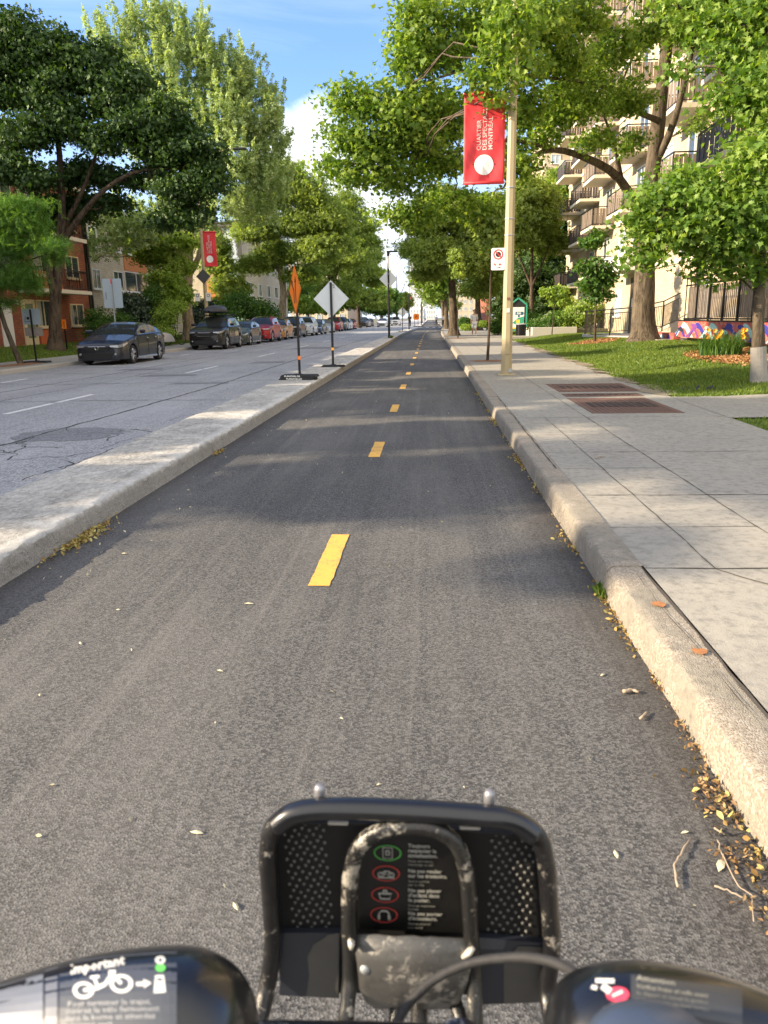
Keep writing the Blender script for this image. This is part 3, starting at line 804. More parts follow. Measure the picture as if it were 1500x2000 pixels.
# leaf litter along the kerb and in a drift against the median
def litter(name, pts, label, mat=L_DRY, size=.022, tm='oval'):
    P = np.array(pts); n = len(P); T, B, N = frames(nrg, n, np.zeros((n, 3)), .7, 0, .9)
    me = leaf_mesh(name, P, T, B, N, size*nrg.uniform(.5, 1.4, n), TM[tm], mat)
    o = bpy.data.objects.new(name, me); COL.objects.link(o); tag(o, label, 'litter', kind='stuff')
pts = []
for i in range(3300):
    y = .9+rnd.random()**1.3*14
    dens = max(0, math.sin(y*3.1)*math.sin(y*1.3+.7))*1.1+(.35 if y < 2.2 else .04)
    if rnd.random() > dens: continue
    w = .028 if y > 2.7 else .045
    pts.append((.905-abs(rnd.gauss(0, w))*(1.0 if rnd.random() > .03 else 3), y, .006+rnd.random()*.028*max(0, 1-abs(rnd.gauss(0, 1)))))
litter('leaf_litter', pts, 'line of dry yellow and brown leaf scraps in the gutter along the right kerb')
pts = []
for cy, cx, n_, sy, sx in ((2.05, .85, 130, .05, .03), (1.80, .81, 60, .04, .04), (2.38, .88, 70, .09, .014), (1.6, .84, 80, .06, .04), (2.75, .89, 50, .12, .010)):
    for i in range(n_): pts.append((min(.90, cx+rnd.gauss(0, sx)), cy+rnd.gauss(0, sy), .006+rnd.random()*.022))
litter('leaf_litter', pts, 'brown curled seed and leaf clumps in the gutter nearest the camera', m_leaf('brown_scrap', (.10, .055, .025), (.26, .15, .07), (.40, .30, .15), .1, .02), .015)
pts = [(-2.385+abs(rnd.gauss(0, .06)), 4.85+rnd.gauss(0, .22), .006+rnd.random()*.02) for i in range(420)]+[(-2.38+abs(rnd.gauss(0, .04)), 8.25+rnd.gauss(0, .10), .006+rnd.random()*.01) for i in range(90)]
litter('leaf_litter', pts, 'small drift of dry leaf scraps against the stone median', size=.026)
pts = []
for i in range(80): pts.append((rnd.uniform(-2.3, .8), 1.6+rnd.random()**1.3*14, .008))
for i in range(110): pts.append((-2.3+abs(rnd.gauss(0, .35)), rnd.uniform(4, 20), .008))
litter('leaf_litter', pts, 'few pale flecks of leaf scattered over the bike path', m_leaf('pale_fleck', (.3, .26, .15), (.5, .46, .30), (.6, .56, .4), .1, .02), .016)
# larger pale leaves and twigs lying on the path
def flat_leaf(px, py, s, a, label, col=(.55, .50, .33)):
    p = G(px, py, .006); mb = MB(); c, q = math.cos(a), math.sin(a)
    out = [(0, -1), (.32, -.45), (.36, .2), (0, 1.0), (-.34, .25), (-.3, -.4)]
    mb.v = [(p.x, p.y, .012)]+[(p.x+s*(x*c-y*q), p.y+s*(x*q+y*c), .006+.3*s*abs(x)) for x, y in out]
    mb.f = [(0, 1+i, 1+(i+1) % 6) for i in range(6)]; mb.m = [0]*6
    o = mb.build('fallen_leaf', simple('leaf_%d' % px, col, .8, var=.2, scale=60)); tag(o, label, 'leaf', 'single leaves lying on the bike path')
for t in ((486, 1179, .028, 1.4, 'pale dry leaf on the path just below the nearest yellow dash'), (430, 1310, .017, 1.2, 'small pale leaf left of the middle of the near asphalt'), (157, 1256, .018, .6, 'small pale leaf beside the near end of the median'),
          (243, 1081, .022, 1.5, 'pale curled leaf right of the leaf drift by the median'), (231, 1191, .013, 1.5, 'tiny pale leaf between the median and the leaf below the dash'), (78, 1357, .013, .3, 'leftmost tiny leaf on the near asphalt'),
          (1177, 1318, .016, 2.3, 'dry leaf lying above the short fat twig near the kerb'), (421, 1411, .009, 0, 'tiny light leaf on open asphalt left of centre'), (667, 1403, .009, 1, 'tiny light leaf straight above the rack pins'), (740, 1532, .010, 2, 'small white leaf just above the front rack'),
          (460, 1770, .017, .6, 'curled pale leaf left of the front rack'), (384, 1626, .022, 1.4, 'flat grey round leaf on asphalt left of the front rack'), (1203, 1668, .018, 0, 'flat whitish leaf right of the front rack'), (1408, 1690, .03, 2.6, 'white crumpled leaf beside the branched twig')):
    flat_leaf(*t)
def twig(pxs, r, label, col=(.33, .26, .19), zz=.012):
    P = [G(x, y, zz) for x, y in pxs]; mb = MB()
    Q = []
    for a, b in zip(P, P[1:]):
        for i in range(4): Q.append(a.lerp(b, i/4)+Vector((rnd.gauss(0, .0012), rnd.gauss(0, .0012), rnd.uniform(0, .004))))
    Q.append(P[-1]); n = len(Q)
    mb.tube(Q, [r*(.8+.3*rnd.random())*(1-.35*i/n) for i in range(n)], 7)
    o = mb.build('twig', simple('twig_bark', col, .9, var=.3, scale=60), smooth=True); tag(o, label, 'twig', 'twigs lying near the right kerb'); return o
twig([(1323, 1732), (1316, 1690), (1328, 1672), (1348, 1638)], .0038, 'bent grey twig lying alone on the asphalt right of the front rack')
twig([(1218, 1352), (1234, 1348), (1248, 1352)], .008, 'short fat broken twig on the asphalt near the kerb')
twig([(1251, 1404), (1264, 1390)], .006, 'short slanting twig just below the fat broken twig')
twig([(1400, 1640), (1406, 1660), (1440, 1730), (1468, 1750), (1472, 1800)], .0022, 'long thin branched twig beside the kerb at the right edge', (.40, .30, .16))
twig([(1396, 1730), (1420, 1740), (1455, 1755)], .003, 'pale straight twig crossing the long branched one', (.48, .36, .2))
twig([(1394, 1618), (1415, 1630)], .003, 'tiny tan twig sticking out of the gutter leaves', (.5, .34, .18))
twig([(1163, 895), (1172, 892), (1182, 891)], .006, 'dark little twig lying on the concrete pavement', (.08, .06, .05), .16)
# weeds at the kerb joint
o = blades('weeds', .87, .915, 3.74, 3.90, 70, lambda x, y: .0, .06, 'tuft of green weeds growing in the kerb joint')
o = blades('weeds', -2.62, -2.5, 50.5, 51.5, 160, lambda x, y: .16, .16, 'tuft of weeds at the foot of the black lamp post')

# cast iron grates
M_IRON = simple('rusty_iron', (.16, .095, .075), .75, .3, var=.35, scale=14, bump=.003)
M_IROND = simple('dark_iron', (.055, .042, .038), .8, .3, var=.35, scale=14)
for (x0, x1, y0, y1, wd_, lb) in ((2.15, 3.35, 10.3, 12.25, 1, 'large rusty iron grate nearest the camera in the pavement'), (2.18, 3.42, 12.5, 12.98, 0, 'narrow iron grate between the two large ones'), (2.2, 3.6, 13.3, 14.9, 1, 'large rusty iron grate farthest in the pavement')):
    o = empty('pavement_grate', ((x0+x1)/2, (y0+y1)/2, .15), 0, lb, 'grate', 'iron grates set in the pavement')
    cx, cy = (x0+x1)/2, (y0+y1)/2
    mb = MB(); mb.box(x0-cx, x1-cx, y0-cy, y1-cy, .001, .006); mb.build('plate', M_IRON, o)
    mb = MB()
    n = 16
    for i in range(n):
        x = x0-cx+.1+(x1-x0-.2)*i/(n-1)
        mb.box(x-.012, x+.012, y0-cy+.08, y1-cy-.08, .0062, .011)
    mb.build('ribs', M_IRON, o)
    mb = MB(); a = .42 if wd_ else .2
    for i in range(9):
        x = x0-cx+.18+(x1-x0-.36)*i/8
        mb = MB(); mb.box(x-.035, x+.035, -a*(y1-y0)*.35, a*(y1-y0)*.35, .0115, .014); mb.build('slot', M_IROND, o)
#@@PART3
#@@PART3
# ------------------------------------------------------------------ cars
def m_car(name, col, metal=.35, flake=.25):
    if name in MC: return MC[name]
    g = NG(name); n = g.noise(1.4, 3, .5)
    c = g.mix(n, tuple(x*.85 for x in col), col)
    MC[name] = g.done(c, .36, metal, None, coat=.45, spec=.35); return MC[name]
M_TYRE = simple('tyre_rubber', (.018, .018, .019), .85, var=.2, scale=20)
M_RIM = simple('alloy_rim', (.48, .48, .50), .3, .8, var=.1)
M_DARKP = simple('dark_plastic', (.012, .012, .013), .55, var=.2, scale=20)
M_LAMP = simple('lamp_lens', (.30, .32, .34), .15, .3, var=.1, coat=1)
M_LAMPR = simple('red_lens', (.4, .01, .01), .15, var=.1, coat=1)
M_CHROME = simple('chrome_trim', (.70, .70, .70), .14, .95, var=.05)
M_UNDER = simple('underbody', (.006, .006, .006), .9)
CARS = {
 'sedan': dict(L=4.63, w=.90, wy=(.92, 3.62), r=.325, hood=[(0, .60), (.08, .70), (.35, .80), (.9, .90), (1.35, .985), (3.6, 1.04), (4.2, 1.06), (4.5, 1.03), (4.63, .86)],
               cab=[(1.30, .97), (1.75, 1.20), (2.1, 1.35), (2.45, 1.415), (2.8, 1.42), (3.2, 1.38), (3.7, 1.25), (4.2, 1.06)], gc=.19),
 'suv': dict(L=4.70, w=.93, wy=(.95, 3.68), r=.36, hood=[(0, .72), (.06, .90), (.3, 1.02), (.9, 1.08), (1.35, 1.12), (3.6, 1.15), (4.5, 1.15), (4.70, .95)],
             cab=[(1.30, 1.10), (1.7, 1.36), (2.05, 1.56), (2.4, 1.64), (3.4, 1.66), (4.1, 1.60), (4.4, 1.42), (4.62, 1.14)], gc=.25),
 'hatch': dict(L=4.05, w=.87, wy=(.82, 3.32), r=.31, hood=[(0, .62), (.06, .76), (.3, .86), (.8, .96), (1.1, 1.02), (3.3, 1.06), (3.9, 1.06), (4.05, .85)],
               cab=[(1.05, 1.0), (1.5, 1.25), (1.9, 1.42), (2.3, 1.49), (3.0, 1.48), (3.5, 1.38), (3.85, 1.15), (3.97, 1.04)], gc=.2),
}
CMESH = {}
def build_car_meshes(kind, detail):
    k = CARS[kind]; L = k['L']; w0 = k['w']; r = k['r']; ra = r+.055
    wid = [(0, w0*.74), (.05, w0*.82), (.18, w0*.91), (.5, w0*.975), (1.0, w0), (L-1.2, w0), (L-.5, w0*.95), (L-.12, w0*.86), (L, w0*.78)]
    def sec(y):
        zt = interp(k['hood'], y); w = interp(wid, y); zb = k['gc']
        for wy in k['wy']:
            d = abs(y-wy)
            if d < ra: zb = max(zb, r+math.sqrt(ra*ra-d*d))
        zb = min(zb, zt-.12); zm = zb+(zt-zb)*.35
        return [(w*.86, zb+.0), (w*.985, zb), (w*1.0, zm), (w*.995, zb+(zt-zb)*.62), (w*.965, zb+(zt-zb)*.80), (w*.945, zt-.05), (w*.90, zt-.012), (w*.55, zt+.02), (0, zt+.032)]
    st = .04 if detail > 1 else (.09 if detail else .25)
    ys = [i*st for i in range(int(L/st)+1)]+[L]
    for wy in k['wy']: ys += [wy-ra, wy+ra, wy-ra*.96, wy+ra*.96]
    ys = sorted(set(round(y, 3) for y in ys))
    body = MB()
    rows = []
    for y in ys:
        s = sec(y); row = [(-x, y, z) for x, z in s]+[(x, y, z) for x, z in reversed(s[:-1])]
        rows.append(row)
    m = len(rows[0]); body.v = [p for q in rows for p in q]
    for j in range(len(ys)-1):
        for i in range(m-1): body.f.append((j*m+i, j*m+i+1, (j+1)*m+i+1, (j+1)*m+i)); body.m.append(0)
    # nose: bulge forward
    for e, (yy, sg) in enumerate(((0, -1), (L, 1))):
        row = rows[0 if e == 0 else -1]; k0 = len(body.v)
        body.v += [(x*.93, yy+sg*.05*(1-abs(x/w0)**2), z*.97+.01) for x, _, z in row]
        b0 = 0 if e == 0 else (len(ys)-1)*m
        for i in range(m-1): body.f.append((b0+i, b0+i+1, k0+i+1, k0+i)); body.m.append(0)
        body.f.append(tuple(range(k0, k0+m))); body.m.append(0)
    # greenhouse
    cab = k['cab']; yc0, yc1 = cab[0][0], cab[-1][0]
    glass = MB(); wind = MB(); rearw = MB(); roof = body
    n = 30 if detail > 1 else (18 if detail else 10)
    gr = []
    for j in range(n+1):
        y = yc0+(yc1-yc0)*j/n; zr = interp(cab, y); zb = interp(k['hood'], y)-.02
        h = max(.001, zr-zb); wb = interp(wid, y)*.94; t = min(1, h/.45)
        wr = wb-(.20*t)
        gr.append((y, [(wb, zb), (wb-.03*t, zb+h*.10), (wr+.035*t, zb+h*.80), (wr-.03*t, zb+h*.93), (wr-.16*t, zr-.008*t), (wr*.5, zr+.015*t), (0, zr+.022*t)]))
    zmax = max(z for _, z in cab)
    yroof0 = next(y for y, z in cab if z > zmax-.04)-.08; yroof1 = [y for y, z in cab if z > zmax-.08][-1]+.05
    pB = (yroof0+yroof1)/2+.05
    for j in range(n):
        (y0, a), (y1, b) = gr[j], gr[j+1]; ym = (y0+y1)/2
        for s in (-1, 1):
            for i in range(6):
                q = [(s*a[i][0], y0, a[i][1]), (s*a[i+1][0], y0, a[i+1][1]), (s*b[i+1][0], y1, b[i+1][1]), (s*b[i][0], y1, b[i][1])]
                if s < 0: q.reverse()
                hgt = interp(cab, ym)-interp(k['hood'], ym)
                if i >= 3 and ym < yroof0: tgt = wind if i > 3 or True else body
                elif i >= 4 and ym > yroof1: tgt = rearw
                elif i in (1, 2) and i < 2 and hgt > .14 and abs(ym-pB) > .045 and yc0+.30 < ym < yc1-.38: tgt = glass
                else: tgt = body
                if tgt is wind and i == 3: tgt = body
                tgt.add(q, [(0, 1, 2, 3)])
    wheel_t = MB(); wheel_t.lathe([(r*.62, -.10), (r*.93, -.11), (r, -.07), (r, .07), (r*.93, .11), (r*.62, .10)], axis='x', seg=28 if detail > 1 else 16)
    rim = MB(); rim.lathe([(r*.66, -.10), (r*.70, -.105), (r*.66, -.085), (r*.60, -.02), (0.001, -.02)], axis='x', seg=28 if detail > 1 else 14)
    hub = MB()
    if detail:
        for i in range(5):
            a = i*1.2566
            for da in (-.14, .14):
                c, q = math.cos(a+da*.6), math.sin(a+da*.6); c2, q2 = math.cos(a+da*1.4), math.sin(a+da*1.4)
                hub.tube([(-.075, c*.03, q*.03), (-.095, c2*r*.66, q2*r*.66)], [.022, .03], 4)
        hub.lathe([(.05, -.10), (.05, -.07)], axis='x', seg=10); hub.lathe([(.0, -.10), (.05, -.10)], axis='x', seg=10)
    return dict(body=body, glass=glass, wind=wind, rearw=rearw, tyre=wheel_t, rim=rim, hub=hub, k=k)
def surf_w(kind, y): 
    k = CARS[kind]; L = k['L']; w0 = k['w']
    return interp([(0, w0*.74), (.05, w0*.82), (.18, w0*.91), (.5, w0*.975), (1.0, w0), (L-1.2, w0), (L-.5, w0*.95), (L-.12, w0*.86), (L, w0*.78)], y)
def car(kind, paint, label, x, y, detail=1, rz=0.0, badge=False, grille='slim', group='cars parked along the far kerb'):
    o = empty('parked_car', (x, y, .0), rz, label, 'car', group)
    M = build_car_meshes(kind, detail); k = M['k']; L = k['L']; w = k['w']
    body = M['body'].build('body', paint, o, angle=35)
    
    gv, gf = M['glass'].v, M['glass'].f
    for s in (-1, 1):
        h = MB()
        for f in gf:
            if gv[f[0]][0]*s > 0: h.add([gv[i] for i in f], [tuple(range(len(f)))])
        h.build('side_window', M_CARGL, o, smooth=True)
    M['wind'].build('windshield', M_CARGL, o, smooth=True); M['rearw'].build('rear_window', M_CARGL, o, smooth=True)
    ub = MB(); ub.box(-w*.82, w*.82, .25, L-.25, k['gc']-.02, k['gc']+.30); ub.build('underbody', M_UNDER, o)
    tm = None
    for wy in k['wy']:
        for s in (-1, 1):
            wh = empty('wheel', (s*(w-.13), wy, k['r']), 0); wh.parent = o
            if s > 0: wh.rotation_euler = (0, 0, math.pi)
            if tm is None:
                t = M['tyre'].build('tyre', M_TYRE, wh, angle=40); r_ = M['rim'].build('rim', M_DARKP if detail else M_RIM, wh, angle=40)
                h_ = M['hub'].build('spokes', M_RIM, wh, smooth=True) if detail else None; tm = (t, r_, h_)
            else:
                for q in tm:
                    if q: c = q.copy(); COL.objects.link(c); c.parent = wh
    z0 = interp(k['hood'], .08)
    # front: headlights wrap the corners
    for s in (-1, 1):
        mb = MB(); zz = interp(k['hood'], .2)-.09
        a = [(s*w*.50, -.045, zz-.02), (s*w*.80, -.0, zz-.03), (s*(surf_w(kind, .18)+.012), .17, zz), (s*(surf_w(kind, .5)+.008), .46, zz+.075)]
        hh = [.05, .085, .10, .03]
        for (p, h) in zip(a, hh): mb.v += [(p[0], p[1]-.012, p[2]-h*.5), (p[0]*.985, p[1]+.0, p[2]+h*.5)]
        for i in range(3): mb.f.append((2*i, 2*i+2, 2*i+3, 2*i+1)); mb.m.append(0)
        mb.build('headlight', M_LAMP, o)
        mb = MB(); zr = interp(k['hood'], L-.1)-.12
        mb.box(s*w*.55, s*w*.82, L-.02, L+.05, zr-.06, zr+.06, bev=.02); mb.build('tail_light', M_LAMPR, o)
        if detail:
            mb = MB(); mb.lathe([(.001, -.055), (.04, -.05), (.045, -.02)], c=(s*w*.68, .0, k['gc']+.18), axis='y', seg=12); mb.build('fog_light', M_LAMP, o)
            mb = MB(); ym = k['cab'][0][0]+.38; zm = interp(k['hood'], ym)+.04
            mb.box(s*(w*.97), s*(w+.17), ym-.04, ym+.09, zm, zm+.13, bev=.035); mb.build('mirror', paint, o)
            for yh in ((k['wy'][0]+1.35), (k['wy'][0]+2.2)):
                mb = MB(); mb.box(s*(w-.005), s*(w+.02), yh, yh+.17, interp(k['hood'], yh)-.16, interp(k['hood'], yh)-.13, bev=.008); mb.build('door_handle', paint if kind != 'sedan' else M_CHROME, o)
    zg = interp(k['hood'], .06)-.10
    mb = MB(); mb.prism([(-w*.5, zg+.05), (w*.5, zg+.05), (w*.46, zg-.03), (w*.36, zg-.12 if kind == 'suv' else zg-.09), (-w*.36, zg-.12 if kind == 'suv' else zg-.09), (-w*.46, zg-.03)], -.078, -.02); mb.build('grille', M_DARKP, o)
    mb = MB(); mb.box(-w*.34, w*.34, -.088, -.05, zg+.04, zg+.056, bev=.006)
    if kind == 'suv': mb.tube([(-w*.47, -.085, zg), (-w*.36, -.085, zg-.13), (w*.36, -.085, zg-.13), (w*.47, -.085, zg)], .008, 6)
    mb.build('grille_trim', M_CHROME, o)
    mb = MB(); mb.prism([(-w*.62, k['gc']+.22), (w*.62, k['gc']+.22), (w*.48, k['gc']+.05), (-w*.48, k['gc']+.05)], -.066, -.02); mb.build('air_intake', M_DARKP, o)
    mb = MB(); mb.box(-w*.8, w*.8, -.03, .04, k['gc']-.03, k['gc']+.03, bev=.012); mb.build('front_lip', M_DARKP if kind == 'suv' else paint, o)
    for s in (-1, 1):
        if detail:
            mb = MB(); mb.box(s*(w-.035), s*(w+.012), k['wy'][0]+k['r']+.08, k['wy'][1]-k['r']-.08, k['gc']-.02, k['gc']+.055, bev=.012); mb.build('sill', M_DARKP if kind == 'suv' else M_CHROME, o)
        if detail > 1:
            mb = MB(); yd0 = k['wy'][0]+.48
            for yd, top in ((yd0, 0), (yd0+.98, 0), (k['wy'][1]-.25, 0)):
                mb.box(s*(w-.012), s*(w+.0035), yd-.005, yd+.005, k['gc']+.1, interp(k['hood'], yd)-.06)
            mb.build('door_seam', M_UNDER, o)
    if badge:
        mb = MB(); mb.lathe([(.052, -.097), (.060, -.10), (.066, -.092)], c=(0, 0, zg), axis='y', seg=20)
        mb.tube([(-.028, -.096, zg+.035), (-.022, -.096, zg-.035)], .007, 5); mb.tube([(.028, -.096, zg+.035), (.022, -.096, zg-.035)], .007, 5); mb.tube([(-.024, -.096, zg), (.024, -.096, zg)], .007, 5)
        mb.build('badge', M_CHROME, o)
    return o
P_GREY = m_car('grey_paint', (.030, .034, .045), .5)
P_BLACK = m_car('black_paint', (.010, .011, .014), .2)
P_GREEN = m_car('green_grey_paint', (.05, .062, .052), .6)
P_RED = m_car('red_paint', (.36, .012, .018), .4)
P_ORG = m_car('orange_paint', (.52, .26, .08), .45)
P_WHITE = m_car('white_paint_car', (.60, .61, .62), .05)
P_SILV = m_car('silver_paint', (.38, .40, .42), .75)
P_BLUE = m_car('dark_blue_paint', (.03, .05, .08), .5)
CX = -11.30
car('sedan', P_GREY, 'dark grey sedan parked alone nearest the camera on the far side of the road', CX, 25.9, 2, badge=True)
suv = car('suv', P_BLACK, 'black estate car with a roof box, parked in front of the pale tree trunk', CX, 38.6, 2)
mb = MB()
rb = [(.0, .03, .03), (.08, .34, .10), (.35, .46, .20), (1.0, .50, .32), (1.7, .49, .33), (2.0, .42, .22), (2.1, .12, .05)]
for y, hw, hh in rb:
    for i in range(12):
        a = 6.2832*i/12; mb.v.append((-.1+math.copysign(abs(math.cos(a))**.6, math.cos(a))*hw, 1.55+y, 1.80+.10+(math.copysign(abs(math.sin(a))**.7, math.sin(a))*hh if math.sin(a) > 0 else math.sin(a)*.09)))
for j in range(len(rb)-1):
    for i in range(12): mb.f.append((j*12+i, j*12+(i+1) % 12, (j+1)*12+(i+1) % 12, (j+1)*12+i)); mb.m.append(0)
rbx = mb.build('roof_box', simple('roof_box_plastic', (.035, .035, .04), .5, var=.1), suv, angle=60)
mb = MB()
for s in (-1, 1): mb.tube([(s*.62, 2.1, 1.62), (s*.62, 2.2, 1.70), (s*.62, 3.9, 1.70), (s*.62, 4.0, 1.60)], .02, 6)
for y in (2.35, 3.3): mb.tube([(-.62, y, 1.71), (.62, y, 1.71)], .022, 6)
mb.build('roof_rails', M_DARKP, suv, smooth=True)
row = [('sedan', P_GREEN, 'dark green grey car parked just behind the black estate car', 44.2, 1), ('suv', P_RED, 'red crossover parked third in the long row of cars', 50.1, 1),
       ('hatch', P_ORG, 'copper orange hatchback parked between red and black cars', 56.0, 1), ('suv', P_BLACK, 'black car behind the copper orange hatchback', 61.4, 1),
       ('suv', P_WHITE, 'white crossover seen between the two roadwork signs', 68.2, 1), ('sedan', P_BLUE, 'dark blue car behind the white crossover', 74.4, 0),
       ('sedan', P_SILV, 'silver sedan partly behind the white diamond sign', 81.5, 0), ('suv', P_RED, 'red car just right of the white diamond sign post', 89.5, 0),
       ('suv', P_GREEN, 'dark car with pale windshield behind the far red car', 96, 0), ('sedan', P_WHITE, 'small white car in the far part of the row', 101.5, 0),
       ('sedan', P_RED, 'small dark red car in the far part of the row', 107, 0)]
for kind, p, lb, y, d in row: car(kind, p, lb, CX+rnd.uniform(-.08, .08), y, d, R(rnd.uniform(-.6, .6)))
for i, (kind, p, lb, y, xo) in enumerate((('suv', P_BLACK, 'black car beyond the far crossing, first of its row', 128, 0), ('sedan', P_SILV, 'silver car beyond the far crossing, second of its row', 134, 0), ('sedan', P_BLACK, 'dark car beyond the far crossing, third of its row', 141, 0),
                               ('sedan', P_WHITE, 'white car driving toward the camera beyond the far crossing', 131, 3.2), ('suv', P_WHITE, 'white van like car beyond the crossing near the far orange sign', 150, 4.6), ('suv', P_SILV, 'pale car farthest along the road', 165, 3.2))):
    car(kind, p, lb, CX+xo, y, 0, 0, group='cars beyond the far crossing')

# ------------------------------------------------------------------ street furniture
def lathe_oct(mb, x, y, prof, seg=8, rot=math.pi/8):
    k = len(mb.v)
    for r, z in prof:
        for i in range(seg): a = 2*math.pi*i/seg+rot; mb.v.append((x+r*math.cos(a), y+r*math.sin(a), z))
    for j in range(len(prof)-1):
        for i in range(seg): mb.f.append((k+j*seg+i, k+j*seg+(i+1) % seg, k+(j+1)*seg+(i+1) % seg, k+(j+1)*seg+i)); mb.m.append(0)
    mb.f.append(tuple(k+(len(prof)-1)*seg+i for i in range(seg))); mb.m.append(0)
    mb.f.append(tuple(k+i for i in reversed(range(seg)))); mb.m.append(0)
# tall beige lamp posts
def lamp(x, y, z, top, armdir, label, r0=.125, r1=.065, arm=2.6):
    o = empty('street_lamp', (x, y, z), 0, label, 'street lamp', 'tall beige street lamps')
    mb = MB(); lathe_oct(mb, 0, 0, [(r0*1.02, 0), (r0, .3), (r0*.93, 1.5), (r1, top)]); mb.build('pole', M_BEIGE, o)
    mb = MB(); mb.box(-r0*1.6, r0*1.6, -r0*1.6, r0*1.6, -.005, .03, bev=.01); mb.build('base_plate', M_BEIGE, o)
    mb = MB(); mb.box(.03, .10, -r0-.006, -r0+.02, .06, .14, bev=.005); mb.build('bolt_cap', M_GALV, o)
    mb = MB(); mb.box(-.05, .05, -r0-.004, -r0*.9, .45, .75, bev=.006); mb.build('hand_hole_cover', M_BEIGE, o)
    for zz, h_ in ((1.35, .09), (1.62, .05)):
        mb = MB(); mb.box(-.035, .03, -r0*.94-.0035, -r0*.9, zz, zz+h_); mb.build('sticker', M_WHITE if zz < 1.5 else simple('old_sticker', (.25, .08, .06), .7), o)
    for zz in (2.95, 3.28): mb = MB(); lathe_oct(mb, 0, 0, [(r0*.93, zz), (r0*.93, zz+.02)]); mb.build('strap', M_GALV, o)
    mb = MB(); d = armdir
    mb.tube([(0, 0, top-.6), (d*.5, 0, top-.1), (d*1.4, 0, top+.25), (d*arm, 0, top+.38)], [.045, .04, .035, .03], 8); mb.build('arm', M_BEIGE, o, smooth=True)
    mb = MB(); mb.box(min(d*arm, d*(arm+.75)), max(d*arm, d*(arm+.75)), -.13, .13, top+.32, top+.42, bev=.035); mb.build('lamp_head', M_DARKP, o)
    return o
LP = G(987, 732, .15); LP = Vector((LP.x+.02, LP.y, .15))
lamp(LP.x, LP.y, .15, 9.8, -1, 'tall beige octagonal lamp post standing on the right pavement')
LL = Vector((-13.0, 45.2, .132))
lamp(LL.x, LL.y, .132, 10.1, 1, 'beige lamp post behind the black estate car, at the pale tree trunk', arm=2.1)
def banner(px0, px1, py0, py1, Y, label, tilt=0.0, side=-1, pole_x=0.0, rows=True, hidden=0):
    a = W(px0, py1, Y); b = W(px1, py1, Y); t = W((px0+px1)/2, py0, Y)
    w = abs(b.x-a.x); h = t.z-a.z; cx = (a.x+b.x)/2
    o = empty('banner', (cx, Y, a.z), 0, label, 'banner', 'red pole banners')
    mb = MB(); nx, nz = 18, 40
    rip = lambda x, z: .022*math.sin(7*x+3.2*z)*math.exp(-((z/h-.3)**2)*3)+.012*math.sin(14*x-6*z+1)*(1.2-z/h)+.004*math.sin(41*x+23*z)+tilt*z*0
    for j in range(nz+1):
        for i in range(nx+1):
            x = -w/2+w*i/nx; z = h*j/nz; mb.v.append((x, rip(x, z), z))
    for j in range(nz):
        for i in range(nx): mb.f.append((j*(nx+1)+i, j*(nx+1)+i+1, (j+1)*(nx+1)+i+1, (j+1)*(nx+1)+i)); mb.m.append(0)
    c = mb.build('cloth', M_RED, o, smooth=True)
    md = c.modifiers.new('s', 'SOLIDIFY'); md.thickness = .004
    for z in (.03, h-.03):
        mb = MB(); mb.tube([(-w/2-.01, 0, z), (w/2+.0, 0, z)], .034, 10); mb.build('hem', M_RED, o, smooth=True)
        mb = MB(); mb.tube([(-w/2-.02, 0, z), (pole_x-cx, .0, z)], .013, 8); mb.build('rod', M_GALV, o, smooth=True)
        mb = MB(); lathe_oct(mb, pole_x-cx, 0, [(.115, z-.12), (.115, z-.10)]); mb.build('clamp', M_GALV, o)
    # lettering runs upward, laid on the cloth surface
    def lay(ob, off):
        for v in ob.data.vertices: v.co.y = rip(v.co.x, v.co.z)-off
    s = h*.076
    for i, line in enumerate(('QUARTIER', 'DES SPECTACLES', 'MONTRÉAL')):
        M = basis((-w/2+w*(.415+.142*i), -.02, h*.375), (0, 0, 1), (-1, 0, 0))
        lay(text('lettering', line, s*.90, M_BWHITE, o, M, bold=.0022, ext=.0001), .007)
    mb = MB(); n = 36; k = 0
    for j, rr in enumerate([0, .25, .5, .75, 1]):
        for i in range(n):
            th = 6.2832*i/n; x, z = math.cos(th)*rr*w*.235, h*.215+math.sin(th)*rr*w*.235; mb.v.append((x-w*.0, rip(x, z)-.007, z))
    for j in range(4):
        for i in range(n): mb.f.append((j*n+i, j*n+(i+1) % n, (j+1)*n+(i+1) % n, (j+1)*n+i)); mb.m.append(0)
    mb.build('white_disc', M_DISC, o, smooth=True)
    mb = MB()
    for sx in (-.26, .27):
        for zz in (.22, .47, .72):
            x, z = sx*w, zz*h; y = rip(x, z)-.0075
            for _ in (0,):
                k = len(mb.v)
                mb.v += [(x+.013*math.cos(a), y, z+.013*math.sin(a)) for a in [i*.785 for i in range(8)]]; mb.f.append(tuple(range(k, k+8))); mb.m.append(0)
    mb.build('eyelets', M_BLACKP, o)
    return o
# disc with a soft printed edge
g = NG('banner_disc'); gm = g.N('ShaderNodeVectorMath', operation='LENGTH')
M_DISC = simple('disc_white', (.84, .84, .80), .7, var=.04)
banner(905, 984, 179, 361, LP.y, 'large red cloth banner with white letters and disc on the right lamp post', pole_x=LP.x)
banner(397, 425, 452, 521, LL.y, 'small distant red banner on the lamp post behind the estate car', pole_x=LL.x)

